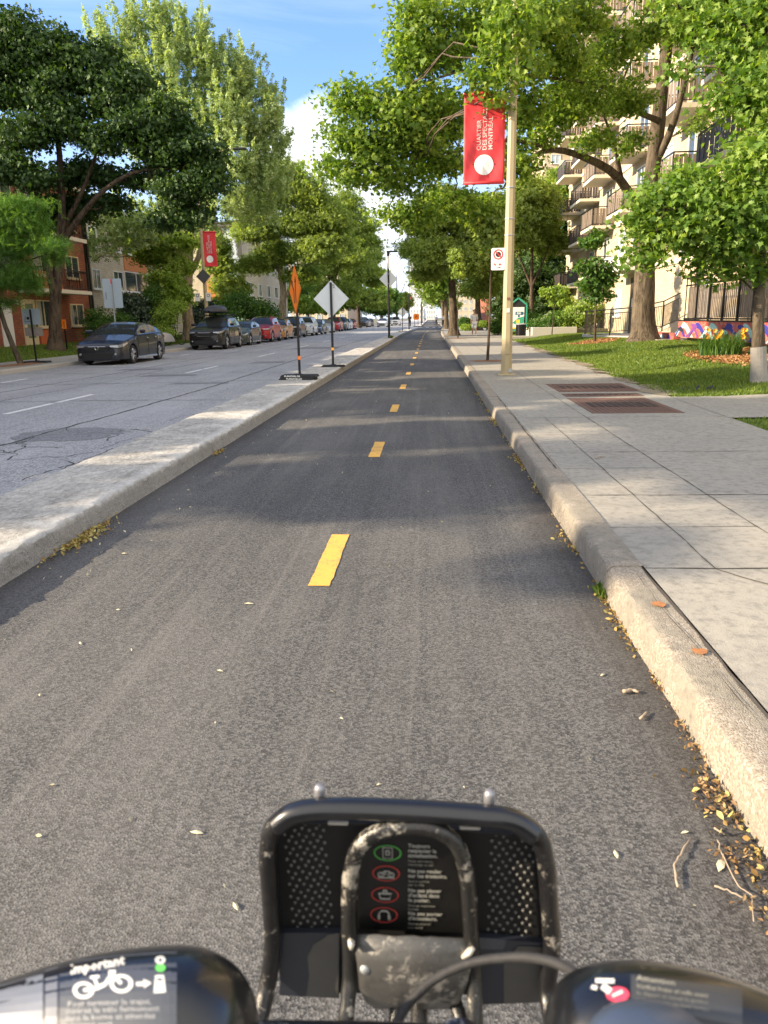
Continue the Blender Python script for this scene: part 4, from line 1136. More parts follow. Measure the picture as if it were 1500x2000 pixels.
def flat_sign(name, label, cat, c, poly, thick, face, back, post=None, rz=0.0, base=None, group=None, parent=None, tilt=0):
    """sign plate: poly in (x,z) about its centre c; +y is away from the camera"""
    o = empty(name, (c[0], c[1], 0), rz, label, cat, group)
    z = c[2]
    mb = MB(); mb.prism([(x, z+q) for x, q in poly], 0, thick); n = len(poly)
    mb.m = [1 if i == 1 else 0 for i in range(len(mb.m))]
    pl = mb.build('plate', [face, back], o)
    return o, z
def diamond(s): return [(0, -s), (s, 0), (0, s), (-s, 0)]
def rrect(w, h, r=.03):
    out = []
    for cx, cy, a0 in ((w-r, h-r, 0), (-w+r, h-r, 90), (-w+r, -h+r, 180), (w-r, -h+r, 270)):
        for k in range(4): a = R(a0+k*30); out.append((cx+r*math.cos(a), cy+r*math.sin(a)))
    return out
def rubber_base(o, z, layers=2, L=.75, D=.38, hh=.055, letters=None):
    for i in range(layers):
        b = MB(); dx = .03*i
        b.prism([(-L/2+dx, z+i*hh), (L/2+dx, z+i*hh), (L/2-.04+dx, z+(i+1)*hh-.004), (-L/2+.05+dx, z+(i+1)*hh-.004)], -D/2, D/2, f=lambda x, y, q: (x, y, q))
        b.box(-.07, .07, -.07, .07, z+(i+1)*hh-.004, z+(i+1)*hh+.012, bev=.004)
        b.build('rubber_base', M_RUBBER, o)
    if letters:
        for i, s in enumerate(letters):
            text('lettering', s, .052, M_BWHITE, o, basis((-.22 if i else -.26, -D/2-.004, z+.010+hh*(len(letters)-1-i)), (1, 0, 0), (0, 0, 1)), bold=.001)
# orange diamond, turned nearly edge on
OB = G(583, 741, .16)
o, z = flat_sign('roadwork_sign', 'orange diamond roadwork sign turned sideways on a low rubber base', 'sign', (OB.x, OB.y, 1.42+(636-587)/81), diamond(.5), .006, M_ORANGE, M_ALU, rz=R(-66))
o.rotation_euler = (0, R(0), R(-66))
# black lane arrows on the orange face
mb = MB(); zc = z
def arrow(mb, pts, w, head):
    for (a, b) in zip(pts, pts[1:]):
        dx, dz = b[0]-a[0], b[1]-a[1]; l = math.hypot(dx, dz); nx, nz = -dz/l*w/2, dx/l*w/2
        mb.quad((a[0]-nx, -.004, zc+a[1]-nz), (a[0]+nx, -.004, zc+a[1]+nz), (b[0]+nx, -.004, zc+b[1]+nz), (b[0]-nx, -.004, zc+b[1]-nz))
    a, b = pts[-2], pts[-1]; dx, dz = b[0]-a[0], b[1]-a[1]; l = math.hypot(dx, dz); dx, dz = dx/l, dz/l
    mb.add([(b[0]-dz*head, -.0045, zc+b[1]+dx*head), (b[0]+dz*head, -.0045, zc+b[1]-dx*head), (b[0]+dx*head*2, -.0045, zc+b[1]+dz*head*2)], [(0, 1, 2)])
arrow(mb, [(-.06, -.27), (-.06, -.02), (-.17, .10), (-.19, .13)], .05, .065)
arrow(mb, [(.08, -.27), (.08, .16)], .05, .065)
mb.build('arrows', M_BLACKP, o)
mb = MB(); s = .475; 
for i in range(4):
    a = diamond(s)[i]; b = diamond(s)[(i+1) % 4]; a2 = diamond(s-.012)[i]; b2 = diamond(s-.012)[(i+1) % 4]
    mb.quad((a[0], -.003, zc+a[1]), (b[0], -.003, zc+b[1]), (b2[0], -.003, zc+b2[1]), (a2[0], -.003, zc+a2[1]))
mb.build('border', M_BLACKP, o)
mb = MB(); mb.box(-.022, .022, .010, .054, .27, 1.42+(636-560)/81); mb.build('post', M_BLACKM, o)
mb = MB(); mb.box(-.027, .027, .005, .059, .58, .66); mb.build('reflective_band', M_ORANGE, o)
# the base sits square to the camera
bo = empty('base', (0, 0, 0), R(62)); bo.parent = o
rubber_base(bo, .16, 2, .80, .40, letters=['PLANOVAL.CA', 'PLANOVAL.CA'])
# white backed diamond sign
WB = G(651, 716, .16)
o, z = flat_sign('roadwork_sign', 'diamond roadwork sign seen from its bare aluminium back on the median', 'sign', (WB.x, WB.y, 1.42+(632-598)/64.7), diamond(.475), .004, M_ALU, M_ORANGE, rz=R(2))
mb = MB(); mb.box(-.03, .03, -.062, -.002, .19, z+.42); mb.build('post', M_BLACKM, o)
mb = MB(); mb.box(-.034, .034, -.066, .002, .60, .67); mb.build('reflective_band', simple('amber_band', (.8, .38, .05), .5), o)
mb = MB()
for (a, b) in (((.045, .33), (.10, .36)), ((.05, .37), (.10, .33)), ((.07, .30), (.12, .27)), ((.05, .27), (.10, .31))): mb.tube([(a[0], -.006, z+a[1]), (b[0], -.006, z+b[1])], .006, 4)
mb.build('marks', M_BLACKP, o)
rubber_base(o, .16, 1, .66, .36, .05, letters=None)
# the same kind far along the median
o, z = flat_sign('roadwork_sign', 'far diamond sign seen from its grey back beside the man in black', 'sign', (-2.75+.1, 74.5, 1.95), diamond(.475), .004, M_ALU, M_ORANGE)
mb = MB(); mb.box(-.03, .03, -.062, -.002, .19, z+.42); mb.build('post', M_BLACKM, o); rubber_base(o, .16, 1, .8, .4, .06)
o, z = flat_sign('roadwork_sign', 'far orange round cornered roadwork sign facing the camera by the third black post', 'sign', (-2.75+.72, 112, 1.55), rrect(.42, .42, .2), .006, M_ORANGE, M_ALU)
mb = MB()
for s in (-1, 1): mb.tube([(s*.12, -.01, z-.18), (s*.12, -.01, z), (0, -.01, z+.16)], .035, 4)
mb.build('arrows', M_BLACKP, o)
mb = MB()
for s in (-.25, .25): mb.box(s-.03, s+.03, .01, .06, .16, z+.2)
mb.build('post', M_BLACKM, o); rubber_base(o, .16, 1, 1.1, .4, .08)

# slim black cycle path lights on the median
def path_light(x, y, label, h=5.7, sign=False):
    o = empty('path_light', (x, y, .162), 0, label, 'path light', 'slim black lights on the median')
    mb = MB(); lathe_oct(mb, 0, 0, [(.075, 0), (.075, 2.6), (.055, 2.62), (.055, h*.80)], 12); mb.build('pole', M_BLACKM, o, smooth=False)
    mb = MB(); lathe_oct(mb, 0, 0, [(.09, 0), (.09, .05), (.08, .12)], 12); mb.build('foot', M_BLACKM, o)
    mb = MB(); lathe_oct(mb, 0, 0, [(.075, h*.80), (.085, h*.81), (.085, h*.93), (.075, h*.94)], 14); mb.build('lamp_tube', simple('frosted_tube', (.72, .74, .75), .25, var=.03), o)
    mb = MB(); lathe_oct(mb, 0, 0, [(.085, h*.94), (.085, h-.02)], 12); mb.box(-.09, .62, -.06, .06, h-.10, h, bev=.01); mb.build('cap_arm', M_BLACKM, o)
    mb = MB()
    # small cut out cyclist figure on the arm
    for cx in (.18, .52): mb.tube([(cx+.10*math.cos(a), 0, h+.13+.10*math.sin(a)) for a in [i*.524 for i in range(13)]], .010, 5, caps=False)
    mb.tube([(.18, 0, h+.13), (.30, 0, h+.30), (.46, 0, h+.30), (.52, 0, h+.13)], .010, 5); mb.tube([(.30, 0, h+.30), (.34, 0, h+.13)], .010, 5)
    mb.tube([(.30, 0, h+.34), (.44, 0, h+.52), (.50, 0, h+.38)], .028, 6); mb.lathe([(.001, -.05), (.045, -.03), (.06, 0), (.045, .03), (.001, .05)], c=(.49, 0, h+.58), seg=10)
    mb.build('cyclist_cutout', M_BLACKM, o)
    if sign:
        mb = MB(); mb.prism([(x_, 3.72+z_) for x_, z_ in diamond(.60)], .095, .12); mb.build('diamond_plate', M_ALU, o)
        mb = MB(); lathe_oct(mb, 0, 0, [(.082, 3.4), (.082, 3.44)], 12); lathe_oct(mb, 0, 0, [(.082, 4.0), (.082, 4.04)], 12); mb.build('strap', M_GALV, o)
    return o
path_light(-2.72, 51.5, 'nearest slim black path light with a grey diamond plate on its pole', 5.45, True)
path_light(-2.72+shiftY(88), 88, 'second slim black path light, right of the man in black', 4.9)
path_light(-2.72+shiftY(128)+.2, 140, 'third slim black path light, beyond the far orange sign', 4.9)
for i, y in enumerate((190, 240, 300)): path_light(-1.9, y, ('fourth slim black path light, first of the tiny far ones', 'fifth slim black path light, middle of the tiny far ones', 'sixth slim black path light, last one visible')[i], 4.9)

# parking sign on the right lamp post
c = W(973, 506, LP.y-.05)
o = empty('parking_sign', (c.x, c.y, 0), R(-6), 'white no parking sign with a red ring fixed to the lamp post', 'sign')
mb = MB(); mb.prism([(x, c.z+q) for x, q in rrect(.150, .228, .03)], 0, .004); mb.build('plate', M_WHITE, o)
def ring(mb, cx, cz, r0, r1, y, n=28):
    k = len(mb.v)
    for i in range(n):
        a = 6.2832*i/n; mb.v += [(cx+r0*math.cos(a), y, cz+r0*math.sin(a)), (cx+r1*math.cos(a), y, cz+r1*math.sin(a))]
    for i in range(n): j = (i+1) % n; mb.f.append((k+2*i, k+2*i+1, k+2*j+1, k+2*j)); mb.m.append(0)
M_SRED = simple('sign_red', (.62, .02, .03), .5, var=.04)
mb = MB(); ring(mb, 0, c.z+.095, .082, .105, -.003); mb.quad((-.065, -.0035, c.z+.15), (-.05, -.0035, c.z+.165), (.065, -.0035, c.z+.045), (.05, -.0035, c.z+.03)); mb.build('red_ring', M_SRED, o)
mb = MB(); ring(mb, 0, c.z+.095, .0, .055, -.0025); mb.build('symbol', M_BLACKP, o)
text('lettering', '7h - 8h', .06, M_SRED, o, basis((-.10, -.003, c.z-.13), (1, 0, 0), (0, 0, 1)), bold=.001)
mb = MB(); mb.add([(-.05, -.003, c.z-.175), (.05, -.003, c.z-.165), (.05, -.003, c.z-.185)], [(0, 1, 2)]); mb.build('arrow', M_BLACKP, o)
mb = MB(); mb.box(.10, .30, .004, .03, c.z+.13, c.z+.16); mb.box(.10, .30, .004, .03, c.z-.14, c.z-.11); mb.build('bracket', M_GALV, o)

# signs on the left
def post_sign(name, label, px, py0, py1, w, X, zbase, M1, post_m, tall=True, rz=0, mark=None, base=False):
    Y = X*1536/(px-841); s = 1536/Y; c = W(px, (py0+py1)/2, Y); h = (py1-py0)/s/2
    o = empty(name, (c.x, Y, 0), R(rz), label, 'sign')
    mb = MB(); mb.prism([(x, c.z+q) for x, q in rrect(w/2, h, .04)], 0, .004); mb.build('plate', M1, o)
    mb = MB(); mb.box(-.022, .022, -.05, -.006, zbase, c.z+h-.02); mb.build('post', post_m, o)
    return o, c, h
o, c, h = post_sign('road_sign', 'large grey blue back of a road sign rising behind the dark grey sedan', 220, 545, 601, .80, -13.0, .13, M_BLUEALU, M_GALV)
mb = MB(); mb.box(-.024, .024, -.054, -.05, c.z+h-.22, c.z+h-.02); mb.build('red_tape', M_SRED, o)
mb = MB(); x = -.30
for zz in (-.12, 0, .12): mb.box(x, x+.05, -.006, -.002, c.z+zz-.008-.1, c.z+zz+.008-.1)
mb.box(x, x+.014, -.006, -.002, c.z-.22, c.z+.02); mb.build('marks', M_BLACKP, o)
o, c, h = post_sign('road_sign', 'low temporary sign on a black rubber base at the far left kerb', 61, 603, 634, .62, -13.0, .15, M_BLUEALU, M_BLACKM)
sc = 1536/c.y
c2 = W(66, 648, c.y); mb = MB(); mb.box(-.28, .34, -.004, .002, c2.z-.14, c2.z+.14); mb.build('lower_plate', simple('weathered_sheet', (.25, .22, .20), .8, var=.5, scale=5), o)
mb = MB(); mb.tube([(-.24, -.006, c.z-.18), (-.20, -.006, c.z+.02)], .008, 4); mb.tube([(-.22, -.006, c.z-.17), (-.02, -.006, c.z-.15), (-.04, -.006, c.z+.0)], .010, 4); mb.lathe([(.001, -.006), (.05, -.006)], c=(-.12, 0, c.z-.05), axis='y', seg=12); mb.build('marks', M_BLACKP, o)
rubber_base(o, .135, 1, .86, .42, .06)
Y = 34.3; c = W(125, 633, Y)
o = empty('marker_post', (c.x, Y, leftz(c.x)), 0, 'orange marker plate on a short dark post by the big trunk', 'marker')
z0 = leftz(c.x); mb = MB(); mb.prism([(x, c.z-z0+q) for x, q in rrect(.10, .21, .02)], 0, .006); mb.build('plate', M_ORANGE, o)
mb = MB(); mb.box(-.03, .03, .007, .05, 0, c.z-z0-.1); mb.build('post', M_BLACKM, o)
mb = MB(); ring(mb, 0, c.z-z0+.07, .02, .035, -.002, 12); mb.box(-.01, .01, -.003, -.001, c.z-z0-.15, c.z-z0+.03); mb.build('marks', M_BLACKP, o)
# plates on the left lamp post
c = W(397, 540, LL.y-.14); o = empty('warning_sign', (c.x, c.y, 0), 0, 'dark diamond back of a sign fixed to the left lamp post', 'sign')
mb = MB(); mb.prism([(x, c.z+q) for x, q in diamond(.42)], 0, .005); mb.build('plate', simple('dark_plate', (.06, .065, .07), .6), o)
mb = MB(); mb.box(-.03, .2, .006, .03, c.z-.02, c.z+.02); mb.build('bracket', M_GALV, o)
for px, lb in ((386, 'small parking sign left of the lamp post behind the cars'), (407, 'small parking sign right of the lamp post behind the cars')):
    c = W(px, 580, LL.y-.14); o = empty('parking_sign', (c.x, c.y, 0), 0, lb, 'sign')
    mb = MB(); mb.prism([(x, c.z+q) for x, q in rrect(.15, .23, .03)], 0, .005); mb.build('plate', M_WHITE, o)
    mb = MB(); ring(mb, 0, c.z+.08, .06, .09, -.002, 16); mb.build('symbol', M_BLACKP, o)

# green information kiosk
M_GREENP = simple('kiosk_green', (.035, .30, .20), .5, var=.08)
KY = 49.5; kc = W(1011, 640, KY)
o = empty('info_kiosk', (kc.x, KY, lawnz(kc.x, KY)-.05), R(-4), 'green framed information board with a pointed top behind the lamp post', 'kiosk')
fr = [(-.52, 0), (-.52, 1.95), (0, 2.35), (.52, 1.95), (.52, 0)]
mb = MB()
for a, b in zip(fr, fr[1:]): mb.tube([(a[0], 0, a[1]), (b[0], 0, b[1])], .065, 4)
mb.tube([(-.5, 0, .42), (.5, 0, .42)], .06, 4); mb.build('frame', M_GREENP, o)
mb = MB(); mb.prism([(-.47, .48), (.47, .48), (.47, 1.93), (0, 2.28), (-.47, 1.93)], .01, .05); mb.build('back_panel', M_BLACKP, o)
mb = MB(); mb.box(-.36, .38, -.02, .008, .50, 1.80); p = mb.build('poster', M_WHITE, o)
mb = MB(); mb.box(-.16, .30, -.027, -.022, 1.33, 1.53); mb.add([(.30, -.027, 1.53), (.36, -.027, 1.43), (.30, -.027, 1.33)], [(0, 1, 2)]); mb.box(0.0, .10, -.027, -.022, 1.20, 1.33); mb.build('printed_sign', simple('print_blue', (.02, .09, .16), .6), p)
text('lettering', '500', .17, M_BWHITE, p, basis((-.08, -.030, 1.37), (1, 0, 0), (0, 0, 1)), bold=.003)
mb = MB(); mb.add([(-.35, -.025, .85), (.0, -.025, 1.15), (.37, -.025, 1.25), (.37, -.025, .85), (-.1, -.025, .75)], [(0, 1, 2, 3, 4)]); mb.build('printed_hill', M_GREENP, p)
mb = MB(); mb.box(-.10, .12, -.028, -.026, .84, 1.05); mb.box(-.36, .38, -.028, -.022, .50, .58); mb.build('printed_block', simple('print_yellow', (.85, .50, .05), .6), p)
# waste bin
bc = W(1017, 655, 46.5)
o = empty('waste_bin', (bc.x, 46.5, lawnz(bc.x, 46.5)+.0), 0, 'round black slatted waste bin in front of the green kiosk', 'bin')
mb = MB(); lathe_oct(mb, 0, 0, [(.20, .02), (.25, .06), (.27, .72), (.24, .74)], 20); mb.build('liner', M_DARKP, o)
mb = MB()
for i in range(20):
    a = i*.314; mb.box(-.026, .026, -.012, .012, .06, .74, M=Matrix.Translation((.285*math.cos(a), .285*math.sin(a), 0)) @ Matrix.Rotation(a+math.pi/2, 4, 'Z'))
mb.build('slats', M_BLACKM, o)
mb = MB(); lathe_oct(mb, 0, 0, [(.30, .74), (.31, .77), (.29, .80), (.20, .80), (.20, .74)], 20); mb.build('lid', M_GALV, o)
mb = MB(); lathe_oct(mb, 0, 0, [(.30, 0), (.30, .05), (.26, .06)], 20); mb.build('foot', M_GALV, o)

# parked bicycle by the trunk behind the estate car
def bicycle(loc, rz, label, mat):
    o = empty('bicycle', loc, rz, label, 'bicycle')
    for y in (-.52, .52):
        w = MB(); w.tube([(0, y+.34*math.cos(a), .34+.34*math.sin(a)) for a in [i*.2618 for i in range(25)]], .018, 6, caps=False)
        w.tube([(0, y+.325*math.cos(a), .34+.325*math.sin(a)) for a in [i*.2618 for i in range(25)]], .010, 5, caps=False)
        for i in range(10):
            a = i*.628; w.tube([(0, y, .34), (0, y+.32*math.cos(a), .34+.32*math.sin(a))], .003, 3)
        w.build('wheel', M_BLACKM, o)
    f = MB()
    for a, b in (((0, .52, .34), (0, .36, .92)), ((0, .38, .80), (0, -.12, .78)), ((0, .40, .72), (0, -.02, .30)), ((0, -.02, .30), (0, -.16, .88)), ((0, -.02, .30), (0, -.52, .34)), ((0, -.52, .34), (0, -.13, .76))): f.tube([a, b], .018, 6)
    f.build('frame', mat, o, smooth=True)
    h = MB(); h.tube([(-.28, .30, 1.0), (-.1, .38, 1.02), (0, .36, .98), (.1, .38, 1.02), (.28, .30, 1.0)], .014, 6); h.build('handlebar', M_BLACKM, o, smooth=True)
    s = MB(); s.tube([(0, -.30, .93), (0, -.16, .92), (0, .0, .92)], [.07, .055, .02], 8, flat=.4); s.build('saddle', M_DARKP, o, smooth=True)
    return o
bicycle((-14.5, 43.6, .14), R(62), 'dark bicycle leaning by the pale trunk, left of the estate car', P_BLACK)
#@@PART4
#@@PART4
# ------------------------------------------------------------------ buildings
def window(o, plane, u, z, w, h, frame=M_WHITE, pane=M_GLASS, mull=1, dep=.06, sill=True):
    """plane: ('x', X, s) wall facing s along x; ('y', Y, s). u = centre along the wall"""
    ax, c, s = plane
    def bx(mb, u0, u1, d0, d1, z0, z1):
        a, b = sorted((c+s*d0, c+s*d1))
        if ax == 'x': mb.box(a, b, u0, u1, z0, z1)
        else: mb.box(u0, u1, a, b, z0, z1)
    t = .06
    f = MB(); bx(f, u-w/2, u-w/2+t, -.08, dep, z, z+h); bx(f, u+w/2-t, u+w/2, -.08, dep, z, z+h)
    bx(f, u-w/2+t, u+w/2-t, -.08, dep, z, z+t); bx(f, u-w/2+t, u+w/2-t, -.08, dep, z+h-t, z+h)
    for i in range(1, mull+1):
        um = u-w/2+w*i/(mull+1); bx(f, um-.03, um+.03, -.08, dep-.01, z+t, z+h-t)
    if sill: bx(f, u-w/2-.06, u+w/2+.06, .0, dep+.08, z-.08, z-.001)
    fo = f.build('window', frame, o)
    p = MB(); bx(p, u-w/2+t, u+w/2-t, .004, .02, z+t, z+h-t); p.build('pane', pane, fo)
    if pane is M_GLASS and w < 2.5:
        cu = MB(); r_ = random.Random(int(u*10+z*7))
        if r_.random() < .6:
            k = r_.uniform(.2, .5); bx(cu, u-w/2+t, u-w/2+t+w*k, .021, .024, z+t, z+h-t); cu.build('curtain', M_CURT, fo)
    return fo
M_CURT = simple('curtain', (.30, .31, .27), .8, var=.25, scale=12)
def slats_rail(mb, p0, p1, z0, z1, step=.12, w=.02):
    p0 = Vector(p0); p1 = Vector(p1); L = (p1-p0).length; n = max(2, int(L/step))
    for i in range(n+1):
        p = p0.lerp(p1, i/n); mb.box(p.x-w/2, p.x+w/2, p.y-w/2, p.y+w/2, z0, z1)
def bar(mb, p0, p1, z0, z1, t):
    p0 = Vector((p0[0], p0[1], 0)); p1 = Vector((p1[0], p1[1], 0)); d = (p1-p0).normalized(); n = Vector((-d.y, d.x, 0))*t/2
    vs = [(*(q.xy), z) for z in (z0, z1) for q in (p0-n, p1-n, p1+n, p0+n)]
    mb.add(vs, [(3, 2, 1, 0), (4, 5, 6, 7), (0, 1, 5, 4), (1, 2, 6, 5), (2, 3, 7, 6), (3, 0, 4, 7)])

# right: yellow brick apartment block with stacked balconies
bo = empty('apartment_building', (10.2, 35, 0), 0, 'yellow brick apartment block with stacked brown balconies on the right', 'building')
bo.location = (0, 0, 0)
wl_ = MB(); wl_.box(10.2, 26, 14, 50, .1, 24.2); wl_.build('wall', M_BYEL, bo)
wl_ = MB(); wl_.box(11.2, 26, 50.003, 67, .1, 24.2); wl_.build('wall', M_BYEL, bo)
mb = MB(); mb.box(10.0, 26.2, 13.8, 50.0, 24.2, 24.6); mb.box(11.5, 26.2, 50.003, 67.2, 24.2, 24.6); mb.build('roof_edge', M_SLAB, bo)
FL = [3.45+2.63*i for i in range(8)]
for z in FL: 
    mb = MB(); mb.box(10.14, 10.202, 14, 50, z-.02, z+.18); mb.build('floor_band', M_SLAB, bo)
def balcony(o, X0, X1, y0, y1, z, style='panel', mat=M_BEIGE2):
    s = MB(); s.box(X0, X1, y0, y1, z, z+.17); so = s.build('balcony', M_SLAB, o)
    if style == 'white':
        w = MB(); w.box(X0-.02, X0+.05, y0-.02, y1, z-.02, z+.75); w.box(X0+.05, X1, y0-.02, y0+.05, z-.02, z+.75); w.build('parapet', M_WHITE, so); return
    r = MB(); zt = z+1.17
    for (a, b) in (((X0+.05, y0+.05), (X0+.05, y1-.05)), ((X0+.05, y0+.05), (X1, y0+.05)), ((X0+.05, y1-.05), (X1, y1-.05))):
        bar(r, a, b, zt-.045, zt, .05); bar(r, a, b, z+.24, z+.27, .03)
    for p in ((X0+.05, y0+.05), (X0+.05, y1-.05), (X0+.05, (y0+y1)/2)): r.box(p[0]-.025, p[0]+.025, p[1]-.025, p[1]+.025, z+.17, zt-.045)
    r.build('railing', M_BLACKM, so)
    pn = MB()
    def corr(a, b, n):
        a = Vector(a); b = Vector(b); d = (b-a)/n; nn = Vector((-d.y, d.x)).normalized()*.018
        for i in range(n):
            p = a+d*i; q = a+d*(i+.86); off = nn*(1 if i % 2 else -.2)
            bar(pn, p+off, q+off, z+.27, zt-.10, .012)
    corr((X0+.05, y0+.07), (X0+.05, y1-.07), max(6, int((y1-y0)/.22))); corr((X0+.1, y0+.05), (X1, y0+.05), 7); corr((X0+.1, y1-.05), (X1, y1-.05), 7)
    pn.build('panel', mat, so)
M_BRN = M_BEIGE2
M_BRND = simple('dark_shaded_panel', (.07, .055, .05), .6, var=.15)  # shade on the far balconies is put into this darker panel colour
for i, z in enumerate(FL):
    balcony(bo, 8.95, 10.2, 45.7, 48.9, z)
    if i == 0: balcony(bo, 8.95, 10.2, 37.6, 42.0, z, 'white')
    else: balcony(bo, 8.95, 10.2, 38.8, 42.0, z)
    balcony(bo, 9.85, 11.2, 54.6, 58.4, z, mat=M_BRND); balcony(bo, 9.85, 11.2, 61.5, 65, z, mat=M_BRND)
    mb = MB(); mb.box(11.14, 11.202, 50.01, 67, z-.02, z+.18); mb.build('floor_band', M_SLAB, bo)
    if i != 0: balcony(bo, 8.95, 10.2, 31.2, 34.2, z)
    if i in (0, 1, 2, 3, 4, 5, 6): balcony(bo, 8.95, 10.2, 24.9, 28.6, z, mat=M_BRND if i == 1 else M_BRN)
    balcony(bo, 8.95, 10.2, 18.2, 21.6, z)
    for y in (23.2, 29.8, 36.0, 43.6): window(bo, ('x', 10.2, -1), y, z+.95, 1.3, 1.35, M_WHITE, M_GLASSL if y in (36.0, 43.6) else M_GLASS)
    for y in (19.9, 26.7, 32.6, 40.4, 47.2): window(bo, ('x', 10.2, -1), y, z+.25, 1.6, 2.0, M_WHITE, M_GLASS, sill=False)
    window(bo, ('x', 11.2, -1), 56.4, z+.25, 1.6, 2.0, M_WHITE, M_GLASS, sill=False)
    window(bo, ('x', 11.2, -1), 52.0, z+.95, 1.1, 1.3, M_WHITE, M_GLASSL)
    for x in (12.5, 15, 18): window(bo, ('y', 14, -1), x, z+.9, 1.3, 1.35)
for y in (29.9, 43.6, 22.5): window(bo, ('x', 10.2, -1), y, 1.35, 1.3, 1.35, M_WHITE, M_GLASSL)
# entrance under the white slab
mb = MB(); mb.box(10.1, 10.19, 37.9, 40.9, .4, 3.2); e = mb.build('entrance', simple('entrance_dark', (.05, .04, .035), .5), bo)
mb = MB(); mb.box(10.06, 10.098, 38.1, 39.3, .5, 2.7); mb.build('door', M_GLASS, e)
mb = MB(); mb.box(10.05, 10.097, 39.8, 40.3, 1.7, 2.2); mb.build('notice', M_WHITE, e)

# terrace wall with mural, fence above, ramp railing
tw = empty('terrace_wall', (0, 0, 0), 0, 'low terrace wall painted with a wave mural above bare concrete coloured dark as shaded', 'wall')
def curve_x(y): return 9.05-.05*max(0, 24-y)
def mwall(z0, z1, inset, th, y0=18.0, y1=29.3, n=18):
    m = MB(); 
    for i in range(n+1):
        y = y0+(y1-y0)*i/n; x = curve_x(y)+inset; m.v += [(x, y, z0), (x, y, z1), (x+th, y, z1), (x+th, y, z0)]
    for i in range(n):
        for k in range(4): m.f.append((i*4+k, i*4+(k+1) % 4, (i+1)*4+(k+1) % 4, (i+1)*4+k)); m.m.append(0)
    m.f += [(0, 1, 2, 3), (n*4+3, n*4+2, n*4+1, n*4)]; m.m += [0, 0]
    return m
mwall(.15, .60, .35, .3).build('concrete', simple('shaded_concrete', (.22, .20, .18), .85, var=.3, scale=2), tw)  # shade of the recess is put into the darker concrete colour
def m_mural():
    g = NG('wave_mural')
    n = g.noise(2.2, 6, .7, (1, 1, 2)); n2 = g.noise(9, 4, .7)
    c = g.ramp(n, [(.30, (.30, .03, .05)), (.45, (.48, .08, .06)), (.58, (.50, .13, .09)), (.68, (.25, .05, .20)), (.75, (.55, .25, .18))])
    c = g.mix(g.math('MULTIPLY', g.step(n2, .56, .62), .6), c, (.62, .34, .28))
    return g.done(c, .6)
mu = mwall(.60, 1.16, 0, .3).build('mural', m_mural(), tw)
mb = mwall(1.162, 1.20, -.02, .36); mb.build('coping', M_BLACKM, tw)
cols = [simple('mural_blue', (.035, .035, .26), .6, var=.15), simple('mural_cyan', (.40, .62, .60), .6, var=.1), simple('mural_cream', (.65, .60, .42), .6, var=.1), simple('mural_violet', (.18, .05, .22), .6, var=.1), simple('mural_black', (.02, .02, .04), .6)]
def on_wall(y, z, off): return (curve_x(y)-off, y, z)
rm = random.Random(9); lay_ = .004
for i in range(8):
    y0 = 18.9+i*1.40; s = 1 if i % 3 else -1; lay_ = .004
    def wave(y0, sc, h, col, off):
        m = MB(); out = []
        for t in np.linspace(0, 1, 14): out.append((y0+sc*(t-.5)*1.0, .62+h*math.sin(math.pi*t)**1.2*(1 if t < .6 else .8)))
        for t in np.linspace(1, 0, 14): out.append((y0+sc*(t-.5)*.62+.03*s, .62+h*.62*math.sin(math.pi*t)**1.1))
        m.v = [on_wall(y, min(1.14, z), off) for y, z in out]
        for k in range(13): m.f.append((k, k+1, 26-k, 27-k)); m.m.append(0)
        m.build('mural_wave', col, mu)
    wave(y0, 2.2, .50, cols[i % 2], .004); wave(y0+.35, 1.3, .36, cols[(i*2+1) % 5], .007)
    m = MB(); k = 14; cy, cz = y0+.28, rm.uniform(.85, 1.02)
    m.v = [on_wall(cy+.34*math.cos(6.283*j/k), cz+.07*math.sin(6.283*j/k)+.3*(.10*math.cos(6.283*j/k)), .010) for j in range(k)]; m.f = [tuple(range(k))]; m.m = [0]
    m.build('mural_drop', cols[(i+2) % 5], mu)
# second lower piece of the mural near the ramp
mb = MB(); mb.box(9.0, 9.25, 29.6, 33.0, .25, .72); lw = mb.build('ramp_wall', m_mural(), tw)
for k, y in enumerate((30.2, 31.1, 32.1)):
    m = MB(); n = 12; m.v = [(8.994, y+.25*math.cos(6.283*j/n), .46+.2*math.sin(6.283*j/n)) for j in range(n)]; m.f = [tuple(range(n))]; m.m = [0]; m.build('mural_drop', cols[k % 3], lw)
fe = empty('slat_fence', (0, 0, 0), 0, 'dark fence of tall grey brown slats standing on the mural wall', 'fence')
M_SLAT = simple('weathered_slat', (.20, .165, .14), .8, var=.5, scale=5)
mb = MB()
y = 18.1
while y < 29.1:
    x = curve_x(y)+.22; mb.box(x-.016, x+.016, y-.020, y+.020, 1.28, 2.34+rm.uniform(-.01, .01)); y += .15
mb.build('slat', M_SLAT, fe)['kind'] = 'stuff'
mb = MB()
for i in range(9):
    ya, yb = 18.0+i*1.24, 18.0+(i+1)*1.24
    for z0, z1 in ((1.22, 1.27), (2.36, 2.41), (2.62, 2.66)):
        bar(mb, (curve_x(ya)+.13, ya), (curve_x(yb)+.13, yb), z0, z1, .05)
    mb.box(curve_x(ya)+.10, curve_x(ya)+.16, ya-.03, ya+.03, 1.2, 2.66)
mb.build('fence_frame', M_BLACKM, fe)
mb = MB(); bar(mb, (9.18, 29.15), (10.1, 29.3), 1.2, 1.25, .05); bar(mb, (9.18, 29.15), (10.1, 29.3), 2.6, 2.66, .05); slats_rail(mb, (9.2, 29.16, 0), (10.1, 29.3, 0), 1.25, 2.6, .15, .03); mb.build('end_panel', M_BLACKM, fe)
